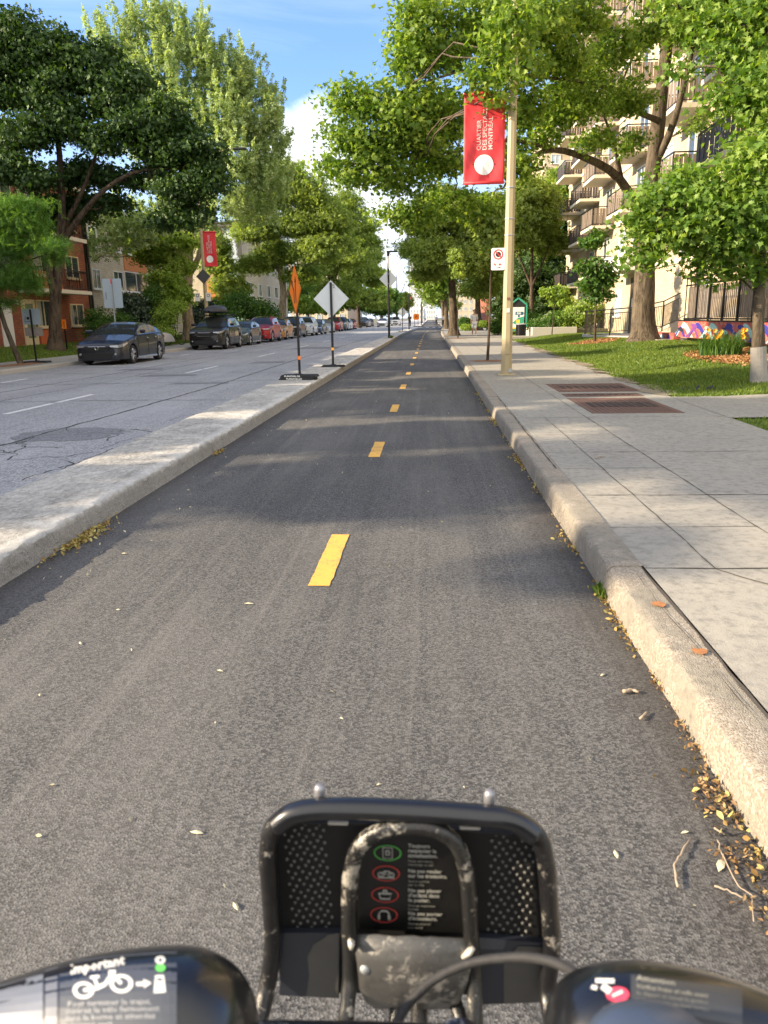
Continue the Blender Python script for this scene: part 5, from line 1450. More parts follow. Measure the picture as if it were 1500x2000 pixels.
mb = MB(); mb.box(9.36, 10.19, 18, 29.1, .9, 1.15); tag(mb.build('terrace_floor', M_CONC), 'concrete terrace floor behind the slatted fence', 'terrace')
rr = empty('ramp_railing', (0, 0, 0), 0, 'curved metal railing along the entrance ramp behind the big trunk', 'railing')
P_ = [(7.7, 39.4), (7.45, 38.4), (7.5, 37.2), (8.0, 35.6), (8.6, 33.8), (9.1, 31.5), (9.12, 29.6)]
zb_ = [.55, .55, .55, .60, .66, .85, 1.1]
M_RAILB = simple('brown_rail', (.12, .095, .075), .5, .2, var=.15)
for i in range(len(P_)-1):
    mb = MB(); a, b = P_[i], P_[i+1]; za, zb2 = zb_[i], zb_[i+1]
    for dz, t in ((1.05, .05), (.88, .035), (.10, .035)): mb.tube([(a[0], a[1], za+dz), (b[0], b[1], zb2+dz)], t/2, 6)
    mb.tube([(a[0], a[1], za-.1), (a[0], a[1], za+1.07)], .03, 6)
    L = math.hypot(b[0]-a[0], b[1]-a[1]); n = int(L/.13)
    for j in range(1, n): t = j/n; x, y_ = a[0]+(b[0]-a[0])*t, a[1]+(b[1]-a[1])*t; z = za+(zb2-za)*t; mb.box(x-.009, x+.009, y_-.009, y_+.009, z+.1, z+.87)
    mb.build('rail_section', M_RAILB if i < 3 else M_BLACKM, rr)
mb = MB()
for i in range(4):
    a, b = P_[i], P_[i+1]; bar(mb, (a[0], a[1]), (b[0], b[1]), .2, .52, .25)
tag(mb.build('ramp_kerb', M_CONC), 'low pale concrete kerb under the curved ramp railing', 'kerb')
mb = MB(); mb.v = []; mb.box(8.4, 10.1, 29.6, 41, .3, .50); tag(mb.build('ramp', M_CONC), 'concrete ramp behind the metal railing', 'ramp')

# planter wall with hydrangeas
mb = MB(); mb.box(5.85, 8.4, 45.6, 45.85, .1, .78, bev=.02); mb.box(5.85, 6.1, 45.853, 52, .1, .78, bev=.02)
tag(mb.build('planter_wall', M_CONC), 'low pale concrete planter wall in front of the flowering shrubs', 'wall')
mb = MB(); mb.box(6.102, 12, 45.855, 52, .1, .66); mb.build('soil', M_EARTH)['kind'] = 'structure'
mb = MB(); mb.box(lawn_edge(46)-.02, 6.0, 44.3, 45.5, .1, .33, bev=.02); o = mb.build('footpath', M_WALK); o['kind'] = 'structure'

# left: red brick building
b1 = empty('brick_building', (0, 0, 0), 0, 'three storey red brick apartment house at the far left', 'building')
mb = MB(); mb.box(-34, -19.3, 30, 44.0, .2, 8.3); mb.build('wall', M_BRED, b1)
mb = MB(); mb.box(-34.2, -19.1, 29.8, 44.2, 8.3, 8.6); mb.build('roof', M_SLAB, b1)
PX = ('x', -19.3, 1)
for z in (1.27, 3.75, 6.2):
    for y in (42.0,): window(b1, PX, y, z, 1.6, 1.15, M_CREAMF)
for z in (3.75, 6.3):
    for y in (38.6, 35.6, 32): window(b1, PX, y, z, 1.8, 1.4, M_CREAMF)
window(b1, PX, 32, 1.2, 1.8, 1.3, M_CREAMF)
mb = MB(); mb.box(-19.3, -19.22, 36.2, 37.4, .36, 2.55); d = mb.build('door', M_CREAMF, b1)
mb = MB(); mb.box(-19.22, -19.20, 36.45, 37.15, .75, 2.35); mb.build('door_glass', simple('green_curtain_glass', (.16, .20, .12), .4), d)
mb = MB(); mb.box(-19.196, -19.16, 37.2, 37.28, 1.25, 1.5); mb.build('handle', M_CHROME, d)
window(b1, PX, 38.7, 1.25, 2.2, 1.3, M_CREAMF, mull=2)
mb = MB(); mb.box(-19.3, -19.21, 37.62, 39.8, .36, 1.10); mb.build('orange_panel', simple('orange_panel', (.50, .13, .05), .5, var=.1), b1)
mb = MB(); mb.box(-19.3, -19.22, 34.3, 35.2, .3, 2.5); mb.build('door', M_WHITE, b1)
mb = MB(); mb.box(-19.3, -19.25, 43.75, 44.0, .3, 8.25); mb.tube([(-19.15, 43.9, .3), (-19.15, 43.9, 8.25)], .06, 8); mb.build('downpipe', M_BLACKM, b1)
for z in (2.85, 5.45):
    for y0, y1 in ((36.1, 41.3),):
        s = MB(); s.box(-19.29, -18.0, y0, y1, z, z+.18); so = s.build('balcony', M_SLAB, b1)
        r = MB()
        for a, b in (((-18.05, y0+.05), (-18.05, y1-.05)), ((-18.05, y1-.05), (-19.3, y1-.05)), ((-18.05, y0+.05), (-19.3, y0+.05))):
            bar(r, a, b, z+1.10, z+1.15, .05); bar(r, a, b, z+.26, z+.29, .03); slats_rail(r, (*a, 0), (*b, 0), z+.29, z+1.1, .13, .018)
        r.build('railing', M_BLACKM, so)
        w = MB(); w.box(-19.295, -19.26, y0+.2, y1-.6, z+.2, z+1.1); w.build('wood_panel', M_WOODO, so)
mb = MB(); mb.box(-19.28, -19.2, 35.6, 35.85, 2.3, 2.5); mb.build('house_number', M_WHITE, b1)

# low brick row beside it, added out of view to shade the road
b0 = empty('shade_row', (0, 0, 0), 0, 'low two storey brick row added out of view to shade the road, left of the tall brick house', 'building')
mb = MB(); mb.box(-32, -19.6, 1.5, 29.7, .2, 6.2); mb.build('wall', M_BRED, b0)
mb = MB(); mb.box(-32.2, -19.4, 1.3, 29.7, 6.2, 6.5); mb.build('roof', M_SLAB, b0)
for z in (1.2, 3.9):
    for y in (4, 8, 12, 16, 20, 24, 28): window(b0, ('x', -19.6, 1), y, z, 1.6, 1.4, M_CREAMF)
# cream building
b2 = empty('cream_building', (0, 0, 0), 0, 'cream brick house with orange wood panels behind the dark sedan', 'building')
mb = MB(); mb.box(-34, -20.8, 45.6, 68.0, .2, 8.3); mb.build('wall', M_BCRM, b2)
mb = MB(); mb.box(-34.2, -20.6, 45.4, 68.2, 8.3, 8.6); mb.build('roof', M_SLAB, b2)
PC = ('x', -20.8, 1)
for z in (3.45, 5.95): window(b2, PC, 52.0, z, 1.6, 1.25, M_WHITE); window(b2, PC, 55.2, z, 4.2, 1.35, M_WHITE, M_GLASS, 1); window(b2, PC, 62.0, z, 2.2, 1.3, M_WHITE); window(b2, PC, 48.5, z, 1.2, 1.2, M_WHITE)
for y in (52, 62): window(b2, PC, y, 1.1, 1.8, 1.2, M_WHITE)
mb = MB()
for z0, z1 in ((2.75, 3.36), (4.83, 5.85)):
    mb2 = MB(); mb2.box(-20.8, -20.74, 53.2, 57.4, z0, z1); mb2.build('wood_panel', M_WOODO, b2)
mb = MB(); mb.box(-20.8, -19.3, 54.0, 57.0, 2.45, 2.65); mb.build('canopy', M_WHITE, b2)
mb = MB(); mb.box(-20.8, -20.75, 54.6, 56.0, .3, 2.4); mb.build('door', M_CREAMF, b2)
mb = MB(); mb.box(-20.8, -20.72, 58.8, 59.6, .3, 8.3); mb.build('downpipe', simple('grey_strip', (.12, .12, .11), .7), b2)

# third building with the painted end wall
b3 = empty('mural_building', (0, 0, 0), 0, 'apartment house with a tall painted end wall behind the trees', 'building')
mb = MB(); mb.box(-36, -20.4, 86, 112, .2, 11.2); mb.build('wall', M_BCRM, b3)
mb = MB(); mb.box(-36.3, -20.0, 85.6, 112.3, 11.2, 11.7); mb.build('roof', simple('dark_roof', (.10, .09, .085), .7), b3)
def m_tallmural():
    g = NG('end_wall_mural')
    s = g.N('ShaderNodeSeparateXYZ'); g.L(g.tc.outputs['Object'], s.inputs[0])
    n = g.noise(.55, 5, .65); n2 = g.noise(1.4, 5, .7)
    u = g.math('ADD', g.math('MULTIPLY', g.math('ADD', s.outputs[0], 24.6), .24), g.math('MULTIPLY', g.math('SUBTRACT', n, .5), .5))
    v = g.math('ADD', g.math('MULTIPLY', s.outputs[2], .09), g.math('MULTIPLY', g.math('SUBTRACT', n2, .5), .2))
    right = g.ramp(v, [(.15, (.20, .34, .27)), (.45, (.30, .42, .33)), (.62, (.12, .20, .18)), (.72, (.50, .55, .60)), (.9, (.55, .60, .66))])
    left = g.ramp(v, [(.2, (.50, .12, .04)), (.45, (.55, .22, .06)), (.55, (.45, .28, .15)), (.7, (.30, .33, .16)), (.9, (.60, .38, .08))])
    c = g.mix(g.step(u, .38, .55), left, right); c = g.mix(g.step(u, .86, .95), c, (.07, .07, .06))
    return g.done(c, .7)
mb = MB(); mb.box(-24.6, -20.41, 85.93, 85.99, .3, 11.1); mb.build('painted_wall', m_tallmural(), b3)
for z in (1.5, 4.2, 7): 
    for y in (89, 94, 99, 104, 109): window(b3, ('x', -20.4, 1), y, z, 1.8, 1.4)
# far right apartment tower
def tower(name, label, x0, x1, y0, y1, h, wall, floors, cols_, fx=True, pane=M_GLASSL, bal=False):
    o = empty(name, (0, 0, 0), 0, label, 'building'); mb = MB(); mb.box(x0, x1, y0, y1, 0, h); mb.build('wall', wall, o)
    mb = MB(); mb.box(x0-.3, x1+.3, y0-.3, y1+.3, h, h+.6); mb.build('roof', M_SLAB, o)
    fh = h/floors
    for f in range(floors):
        for c in range(cols_):
            u = x0+(x1-x0)*(c+.5)/cols_; window(o, ('y', y0, -1), u, f*fh+fh*.3, (x1-x0)/cols_*.42, fh*.5, M_WHITE, pane, 1, .1)
        if bal:
            for c in range(0, cols_, 2):
                u = x0+(x1-x0)*(c+1)/cols_; s = MB(); s.box(u-1.6, u+1.6, y0-1.6, y0-.001, f*fh, f*fh+.2); s.box(u-1.6, u+1.6, y0-1.6, y0-1.54, f*fh+.2, f*fh+1.2); s.build('balcony', M_SLAB, o)
    return o
tower('apartment_tower', 'distant yellow brick apartment tower seen between the tree and the balconies', 20.5, 44, 150, 170, 36, M_BYEL, 12, 6, bal=True)
M_PALE = simple('pale_cladding', (.62, .63, .64), .6, var=.05, scale=.5)
tower('office_tower', 'pale high building closing the end of the street', -11, -3.2, 420, 450, 34, M_PALE, 11, 5)
tower('office_tower', 'lower white building just right of the pale one at the street end', -2.9, 3.0, 520, 540, 22, M_PALE, 7, 4)
tower('brick_block', 'small brownish block at the street end behind the traffic lights', 7, 22, 360, 380, 16, M_BCRM, 5, 6)
tower('brick_block', 'far block on the left beyond the crossing, behind the parked cars', -34, -20, 190, 230, 16, M_BCRM, 5, 5)
tower('brick_block', 'far block on the right beyond the crossing, behind the trees', 14, 34, 200, 230, 14, M_BRED, 4, 6)
# traffic lights at the crossing
def traffic_light(x, y, arm, label):
    o = empty('traffic_light', (x, y, 0), 0, label, 'traffic light', 'traffic lights at the crossing')
    mb = MB(); mb.tube([(0, 0, 0), (0, 0, 5.4), (arm*.3, 0, 5.8), (arm*2.6, 0, 6.0)], [.09, .08, .06, .05], 8); mb.build('pole', M_BLACKM, o, smooth=True)
    for px in (arm*2.4, 0):
        mb = MB(); z = 5.0 if px else 3.0; mb.box(px-.17, px+.17, -.35, -.12, z, z+1.0, bev=.03); h = mb.build('signal_head', M_DARKP, o)
        for k, c in enumerate(((.02, .12, .05), (.25, .15, .02), (.9, .03, .02))):
            l = MB(); l.lathe([(.001, -.36), (.09, -.358), (.1, -.33)], c=(px, 0, z+.2+.3*k), axis='y', seg=12)
            m_ = simple('signal_%d' % k, c, .3)
            l.build('lens', m_, h)
    return o
traffic_light(2.2, 124.5, -1, 'black traffic light at the far crossing beside the right pavement')
traffic_light(-2.0, 178, -1, 'black traffic light farther down the median')

# ------------------------------------------------------------------ people
M_SKIN = simple('skin', (.50, .30, .21), .6, var=.06)
M_HAIR = simple('hair', (.03, .022, .018), .8, var=.2)
def skin_obj(name, verts, edges, radii, mat, parent, sub=2, root=0):
    me = bpy.data.meshes.new(name); me.from_pydata(verts, edges, []); me.materials.append(mat)
    o = bpy.data.objects.new(name, me); COL.objects.link(o); o.parent = parent
    md = o.modifiers.new('skin', 'SKIN'); md.use_smooth_shade = True
    lay = me.skin_vertices[0] if me.skin_vertices else None
    if lay is None:
        import bmesh
        bm = bmesh.new(); bm.from_mesh(me); bm.verts.layers.skin.verify(); bm.to_mesh(me); bm.free(); lay = me.skin_vertices[0]
    for i, r in enumerate(radii):
        lay.data[i].radius = (r, r) if not isinstance(r, tuple) else r; lay.data[i].use_root = (i == root)
    s = o.modifiers.new('sub', 'SUBSURF'); s.levels = sub; s.render_levels = sub
    return o
def person(label, loc, rz, shirt, short, shoe, pose='walk', H=1.75, long_trousers=False, hair=M_HAIR, cyc=False, back=False):
    o = empty('person', loc, rz, label, 'person'); k = H/1.75; f = -1
    # front is -y
    st = .22 if pose == 'walk' else .02; V = []; E = []; Rr = []
    def v(x, y, z, r, c=None):
        V.append((x*k, y*k, z*k)); Rr.append((r[0]*k, r[1]*k) if isinstance(r, tuple) else r*k)
        if c is not None: E.append((c, len(V)-1))
        return len(V)-1
    pel = v(0, 0, .93, (.155, .115)); w = v(0, -.005, 1.08, (.14, .105), pel); ch = v(0, 0, 1.27, (.165, .12), w); nk0 = v(0, .01, 1.42, (.10, .09), ch)
    nk = v(0, 0, 1.50, .055, nk0); h1 = v(0, -.01, 1.58, (.075, .085), nk); h2 = v(0, -.005, 1.66, (.08, .095), h1); v(0, 0, 1.72, (.06, .07), h2)
    ns = v(0, -.085, 1.60, .018, h1); v(0, -.11, 1.605, .010, ns)
    legs = []
    for s in (-1, 1):
        d = st*s
        hp = v(.09*s, 0, .88, .095, pel); kn = v(.10*s, -d*.5-.02, .49, .060, hp); cf = v(.10*s, -d*.75+.01, .33, .055, kn); an = v(.10*s, -d*1.0+(.04 if d < 0 else 0), .09, .036, cf)
        v(.10*s, -d*1.0-.13, .035, .035, an); legs.append((hp, kn, an, d))
        sh = v(.17*s, .01, 1.38, .062, nk0); 
        if pose == 'clasp': el = v(.24*s, .06, 1.12, .042, sh); wr = v(.10*s, -.14, 1.0, .028, el); hd = v(.04*s, -.17, .97, .030, wr); fd = (-.6*s, -.4, -.2)
        else: el = v(.23*s, d*.35+.03, 1.10, .042, sh); wr = v(.245*s, d*.9-.05, .87, .027, el); hd = v(.245*s, d*1.0-.07, .80, (.018, .036), wr); fd = (0, -.15, -1)
        for q in range(5):
            b = (q-2)*.016; L = (.045, .07, .08, .075, .058)[q]
            x0, y0, z0 = V[hd][0]/k, V[hd][1]/k, V[hd][2]/k
            a = v(x0+fd[0]*.03, y0+b, z0+fd[2]*.03, .010, hd); v(x0+fd[0]*L-.012*s*(abs(fd[2]) > .5), y0+b*1.3+fd[1]*L*.4, z0+fd[2]*L, .008, a)
    body = skin_obj('body', V, E, Rr, M_SKIN, o)
    def sub(name, ids, grow, mat, sub_=2):
        m = {i: n for n, i in enumerate(ids)}
        return skin_obj(name, [V[i] for i in ids], [(m[a], m[b]) for a, b in E if a in m and b in m], [((Rr[i][0]+grow*k, Rr[i][1]+grow*k) if isinstance(Rr[i], tuple) else Rr[i]+grow*k) for i in ids], mat, o, sub_)
    ar = [i for i in range(len(V))]
    # torso + upper arms
    shs = [b for a, b in E if a == nk0 and b != nk]; els = [b for a, b in E if a in shs]
    sub('shirt', [pel, w, ch, nk0]+shs+els, .020, shirt)
    lg = [q[0] for q in legs]+[q[1] for q in legs]
    if long_trousers: lg += [b for a, b in E if a in [q[1] for q in legs]]+[q[2] for q in legs]
    sub('trousers' if long_trousers else 'shorts', [pel]+lg, .028 if not long_trousers else .02, short)
    for q in legs:
        t = [b for a, b in E if a == q[2]][0]
        x, y, z = V[q[2]]; x2, y2, z2 = V[t]
        mb = MB(); mb.tube([(x, y+.05, .05*k), (x, y, .055*k), (x2, y2+.03, .045*k), (x2, y2-.02, .035*k)], [.035*k, .05*k, .048*k, .025*k], 8, flat=.95); mb.build('shoe', shoe, o, smooth=True)
    mb = MB(); mb.lathe([(.001, .115*k), (.05*k, .105*k), (.088*k, .06*k), (.094*k, .01*k), (.082*k, -.03*k)], c=(0, .018*k, 1.66*k), seg=14); mb.build('hair', hair, o, smooth=True)
    if not back:
        mb = MB()
        for s in (-1, 1): mb.lathe([(.001, -.092*k), (.016*k, -.088*k), (.018*k, -.08*k)], c=(.032*k*s, 0, 1.635*k), axis='y', seg=8)
        mb.box(-.025*k, .025*k, -.088*k, -.07*k, 1.553*k, 1.563*k); mb.build('face', M_HAIR, o)
    return o
M_SHW = simple('white_shirt', (.55, .55, .56), .9, var=.12, scale=12); M_SHB = simple('black_cloth', (.02, .02, .03), .9, var=.2); M_SHO = simple('white_shoe', (.6, .6, .6), .7)
mp = W(926, 657, 54.5)
person('man in grey white t-shirt and white shorts walking toward the camera on the right pavement', (mp.x, 54.5, .15), R(2), M_SHW, simple('white_shorts', (.62, .62, .64), .9, var=.08), M_SHO)
person('person in black with hands clasped standing on the median beside the path', (-2.92, 110, .165), R(10), M_SHB, M_SHB, M_SHO, 'clasp', 1.74, True)
def rider(x, y, label, shirt):
    o = person(label, (x, y, .12), R(180), shirt, M_SHB, M_SHB, 'clasp', 1.7, True, back=True)
    b = bicycle((x, y, 0), 0, 'bicycle ridden by the '+label.split(' riding')[0], P_BLACK)
rider(1.9, 118, 'cyclist in pale top riding away near the far crossing', M_SHW)
rider(1.1, 150, 'cyclist in blue top riding beyond the far crossing', simple('blue_cloth', (.10, .16, .28), .9))
#@@PART5
#@@PART5
# ------------------------------------------------------------------ trees
def wp(lst, Y): return [W(a, b, (c if c else Y)) for a, b, *r in lst for c in [r[0] if r else None]]
# big maple at the right with the long limb over the pavement
TB = W(1257, 668, 30.4); TB.z = lawnz(TB.x, TB.y)
sk = [([TB, W(1258, 560, 30.4), W(1262, 430, 30.4), W(1278, 300, 30.4), W(1292, 200, 30), W(1302, 60, 30), W(1305, -120, 29)], .46, .12),
      ([W(1262, 440, 30.4), W(1240, 400, 30), W(1212, 342, 29), W(1168, 318, 28), W(1125, 300, 27), W(1080, 288, 26), W(1040, 300, 25), W(1000, 345, 24)], .20, .05),
      ([W(1212, 345, 29), W(1205, 300, 28.5), W(1196, 270, 28), W(1170, 200, 27)], .10, .03),
      ([W(1272, 330, 30.4), W(1308, 270, 30), W(1328, 200, 29.5), W(1345, 130, 29), W(1370, 20, 28)], .17, .06),
      ([W(1285, 235, 30), W(1235, 215, 28), W(1190, 168, 26.5), W(1110, 155, 25), W(1050, 150, 23.5)], .11, .035),
      ([W(1080, 290, 26), W(990, 270, 23), W(900, 300, 21.5), W(820, 300, 20.5), W(700, 320, 19.8)], .07, .015),
      ([W(1050, 150, 23.5), W(930, 130, 21.5), W(850, 150, 20.5), W(740, 200, 20)], .06, .015)]
lob = PL([(664, 182, 20, 24, 22), (690, 214, 20, 38, 26), (745, 205, 20, 46, 36), (660, 265, 20, 30, 20), (705, 275, 20, 44, 30), (645, 322, 19.8, 30, 16), (690, 344, 19.8, 44, 20), (780, 240, 20, 50, 40), (730, 330, 20, 50, 26), (740, 300, 20, 40, 30),
          (810, 60, 20.5, 30, 50), (800, 130, 20.5, 46, 30), (850, 20, 21, 44, 40), (860, 100, 21, 50, 50), (820, 200, 20.5, 50, 40), (800, 270, 20.5, 55, 40), (870, 230, 21.5, 55, 55), (860, 310, 21.5, 50, 45), (790, 360, 21, 40, 26),
          (760, 425, 22, 34, 16), (820, 420, 22, 46, 26), (880, 400, 22.5, 45, 30), (940, 410, 23.5, 40, 30), (950, 60, 21.5, 60, 60), (945, 150, 17.2, 34, 14), (960, 188, 17.1, 8, 7), (1000, 130, 22, 50, 50), (985, 85, 16.9, 34, 20), (1010, 40, 16.9, 40, 34), (1000, 150, 16.9, 18, 14), (1040, 40, 22.5, 60, 60), (1020, 220, 23, 46, 40), (1000, 320, 24, 44, 40),
          (1090, 110, 24, 55, 50), (1090, 210, 25, 50, 45), (1070, 265, 25, 36, 18), (1130, 30, 24, 50, 40), (1150, 190, 26, 50, 50), (1170, 275, 26.5, 34, 20), (1190, 105, 26, 44, 40), (1230, 190, 27, 40, 40), (1265, 60, 27, 36, 36), (1240, 285, 28, 24, 20), (1350, 50, 28, 44, 44), (1290, -60, 28, 120, 60),
          (1100, -60, 25, 110, 60), (950, -50, 23, 90, 50), (1400, -20, 28, 80, 70), (1370, 250, 29, 20, 18)])
tree('maple_tree', 'tall maple with thick trunk on the right lawn, limbs reaching over the pavement', 'tree', sk, lob, L_MAP, M_BARK, seed=11, ncl=1450, nlf=60, spread=.24, size=.115, tm='maple', twigs=14, limb_r=.06, flare=1.55)
# young maple on the right lawn, close
YB = G(1483, 746, .25); YB.z = lawnz(YB.x, YB.y)
yy = YB.y
sk = [([YB, W(1480, 640, yy), W(1486, 500, yy), W(1492, 400, yy), W(1496, 250, yy), W(1492, 60, yy)], .115, .04),
      ([W(1488, 470, yy), W(1440, 420, yy-.3), W(1380, 400, yy-.7), W(1300, 410, yy-.9)], .045, .012),
      ([W(1490, 420, yy), W(1540, 350, yy), W(1590, 280, yy)], .045, .015),
      ([W(1494, 300, yy), W(1440, 200, yy-.3), W(1400, 130, yy-.4)], .035, .012)]
lob = PL([(1290, 385, 13.3, 42, 34), (1262, 430, 13.4, 34, 36), (1300, 470, 13.5, 52, 38), (1255, 500, 13.6, 26, 24), (1350, 430, 13.2, 60, 50), (1345, 355, 13.2, 46, 26), (1400, 480, 13.3, 58, 44), (1410, 390, 12.8, 60, 50), (1460, 340, 12.6, 50, 50),
          (1460, 440, 12.9, 52, 60), (1390, 530, 13.6, 36, 18), (1480, 520, 13.6, 40, 26), (1500, 280, 13, 50, 50), (1540, 400, 13.5, 60, 80), (1480, 180, 13.3, 60, 50), (1425, 195, 13.6, 28, 22), (1445, 100, 13.7, 46, 44), (1385, 60, 14, 30, 34), (1500, 20, 13.8, 80, 60), (1560, 150, 14, 80, 90), (1335, 130, 14.2, 18, 22), (1325, 15, 14.3, 30, 22)])
tree('maple_tree', 'young maple with a pale slim trunk and large lobed leaves close at the right edge', 'tree', sk, lob, L_YNG, M_BARK, seed=12, ncl=480, nlf=44, spread=.20, size=.098, tm='maple', twigs=12, limb_r=.03, flare=1.25)
mb = MB(); dv = (W(1480, 640, yy)-YB).normalized(); mb.tube([YB-dv*.02, YB+dv*.08, YB+dv*.25, YB+dv*.62], [.162, .146, .132, .126], 18, caps=False)
o = mb.build('trunk_paint', simple('whitewash', (.30, .275, .25), .9, var=.3, scale=14, bump=.004)); o.parent = [q for q in COL.objects if q.name.startswith('maple_tree')][-1]; o.location = -Vector(o.parent.location)

# dark maple on the left
DB = W(108, 676, 33.5); DB.z = leftz(DB.x)
sk = [([DB, W(106, 600, 33.5), W(110, 555, 33.5), W(118, 490, 33.5), W(122, 420, 33), W(118, 300, 33), W(100, 180, 33)], .30, .08),
      ([W(108, 585, 33.5), W(92, 520, 33), W(78, 430, 33), W(60, 300, 33)], .17, .05),
      ([W(118, 480, 33.5), W(150, 430, 33), W(200, 370, 32.5), W(260, 330, 32), (W(350, 330, 32))], .15, .04),
      ([W(120, 450, 33.5), W(160, 380, 33), W(190, 300, 33), W(215, 190, 33)], .12, .03)]
lob = PL([(20, 60, 33, 46, 40), (60, 120, 33, 60, 46), (110, 100, 33, 52, 44), (20, 180, 32.5, 50, 50), (100, 190, 32.5, 60, 44), (170, 150, 33, 56, 48), (60, 260, 32, 54, 40), (140, 245, 32.2, 46, 36), (215, 200, 32.5, 56, 44), (250, 160, 33, 40, 30), (280, 250, 32, 60, 44),
          (210, 275, 32, 44, 30), (330, 235, 32, 44, 40), (320, 300, 32, 52, 40), (385, 300, 32, 40, 34), (400, 355, 32, 38, 34), (350, 370, 32, 48, 30), (420, 330, 32, 20, 20), (20, 330, 32, 40, 36), (75, 350, 32, 40, 30), (200, 345, 34, 40, 26), (270, 350, 33.5, 40, 24), (375, 420, 32.4, 36, 30), (330, 430, 33, 30, 22), (-30, 120, 33, 60, 90), (-30, 280, 33, 50, 60), (170, 400, 35, 44, 18), (130, 345, 34.5, 36, 24), (170, 330, 34, 30, 24), (115, 400, 35, 40, 18), (150, 425, 34.6, 40, 16), (215, 400, 34.2, 36, 18), (90, 445, 34.6, 30, 14), (60, 420, 34, 40, 26), (200, 100, 33.4, 30, 20)])
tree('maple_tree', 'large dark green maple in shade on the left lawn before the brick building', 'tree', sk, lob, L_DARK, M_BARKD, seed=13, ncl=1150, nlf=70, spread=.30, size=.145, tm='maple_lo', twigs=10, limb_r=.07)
# poplar-like pale tree behind
PB = W(371, 655, 50.5); PB.z = .35
sk = [([PB, W(362, 590, 50.5), W(368, 530, 50.5), W(372, 440, 51), W(360, 300, 51), W(330, 150, 51)], .40, .07),
      ([W(366, 545, 50.5), W(350, 500, 50), W(330, 450, 50)], .20, .06),
      ([W(368, 540, 50.5), W(390, 505, 50), W(402, 440, 50), W(440, 330, 50.5), W(480, 220, 51)], .20, .05),
      ([W(372, 440, 51), W(310, 300, 51), W(260, 180, 51)], .16, .04), ([W(372, 430, 51), W(400, 290, 51), W(400, 160, 51)], .15, .04)]
lob = PL([(195, 90, 51, 14, 26), (225, 130, 51, 24, 40), (262, 80, 51, 20, 42), (300, 90, 51, 24, 50), (335, 85, 51, 24, 50), (372, 110, 51, 26, 50), (265, 180, 51, 50, 60), (340, 180, 51, 60, 60), (415, 150, 51, 26, 50), (440, 190, 51, 40, 56), (480, 150, 51, 20, 42), (505, 200, 51, 28, 40),
          (430, 260, 50, 60, 50), (500, 270, 51, 44, 44), (540, 240, 51, 26, 26), (350, 270, 50, 60, 50), (530, 310, 51, 34, 34), (460, 340, 49.5, 54, 44), (400, 350, 49.5, 44, 40), (520, 370, 51, 44, 36), (440, 410, 49, 44, 30), (500, 430, 51, 40, 26), (300, 300, 51, 44, 44), (360, 450, 50, 44, 26), (290, 470, 45, 40, 22), (250, 480, 45, 34, 18), (200, 500, 44.6, 40, 16), (230, 450, 45, 44, 20), (310, 440, 45, 40, 24), (410, 470, 50, 30, 20)])
tree('poplar_tree', 'tall pale green tree with upright feathery shoots behind the dark maple', 'tree', sk, lob, L_POP, M_BARKL, seed=14, ncl=1150, nlf=34, spread=.15, size=.21, tm='spray', shoot=2.1, up=.3, outb=.6, twigs=7, limb_r=.05)
# locust at far left edge
LB = Vector((-13.35, 24.6, .13))
sk = [([LB, W(-8, 600, 24.6), W(-12, 500, 24.6), W(0, 420, 24.4)], .09, .04), ([W(-12, 560, 24.6), W(50, 500, 24.2), W(130, 490, 24)], .04, .01)]
lob = PL([(20, 410, 24, 40, 22), (50, 440, 24, 40, 26), (10, 480, 24, 50, 40), (40, 540, 24, 40, 34), (-20, 430, 24, 50, 40), (100, 480, 23.8, 34, 16), (105, 505, 24, 24, 10), (10, 590, 24, 20, 14), (-40, 540, 24, 50, 50), (70, 400, 24.2, 16, 10), (60, 560, 24, 16, 12)])
tree('locust_tree', 'feathery light green locust hanging in from the left edge above the low sign', 'tree', sk, lob, L_LOC, M_BARK, seed=15, ncl=300, nlf=34, spread=.20, size=.22, tm='frond', up=.75, outb=.4, twigs=9, limb_r=.025, flare=1.2)
# generic street trees
def street_tree(px, Y, r0, top_px, crown, label, mat, bark, seed, size=.30, tm='spray', zb=.15, ncl=420, nlf=26, spread=.45, lean=0, group=None, base_py=None, fork=None):
    c = W(px, 600, Y); B = Vector((c.x, Y, zb))
    top = W(px+lean, top_px, Y); H = top.z-zb
    a = B.lerp(top, .35)+Vector((rnd.uniform(-.2, .2), 0, 0)); b = B.lerp(top, .6)
    sk = [([B, B.lerp(a, .5)+Vector((rnd.uniform(-.08, .08), 0, 0)), a, b, B.lerp(top, .85)], r0, r0*.25)]
    for s in (-1, 1): sk.append(([a, a+Vector((s*H*.06, rnd.uniform(-.6, .6), H*.14)), a+Vector((s*H*.15, rnd.uniform(-1, 1), H*.34))], r0*.5, r0*.15))
    return tree('street_tree', label, 'tree', sk, PL(crown), mat, bark, seed=seed, ncl=ncl, nlf=nlf, spread=spread, size=size, tm=tm, twigs=6, limb_r=.05, group=group, flare=1.4)
GL = 'trees along the left side of the road'
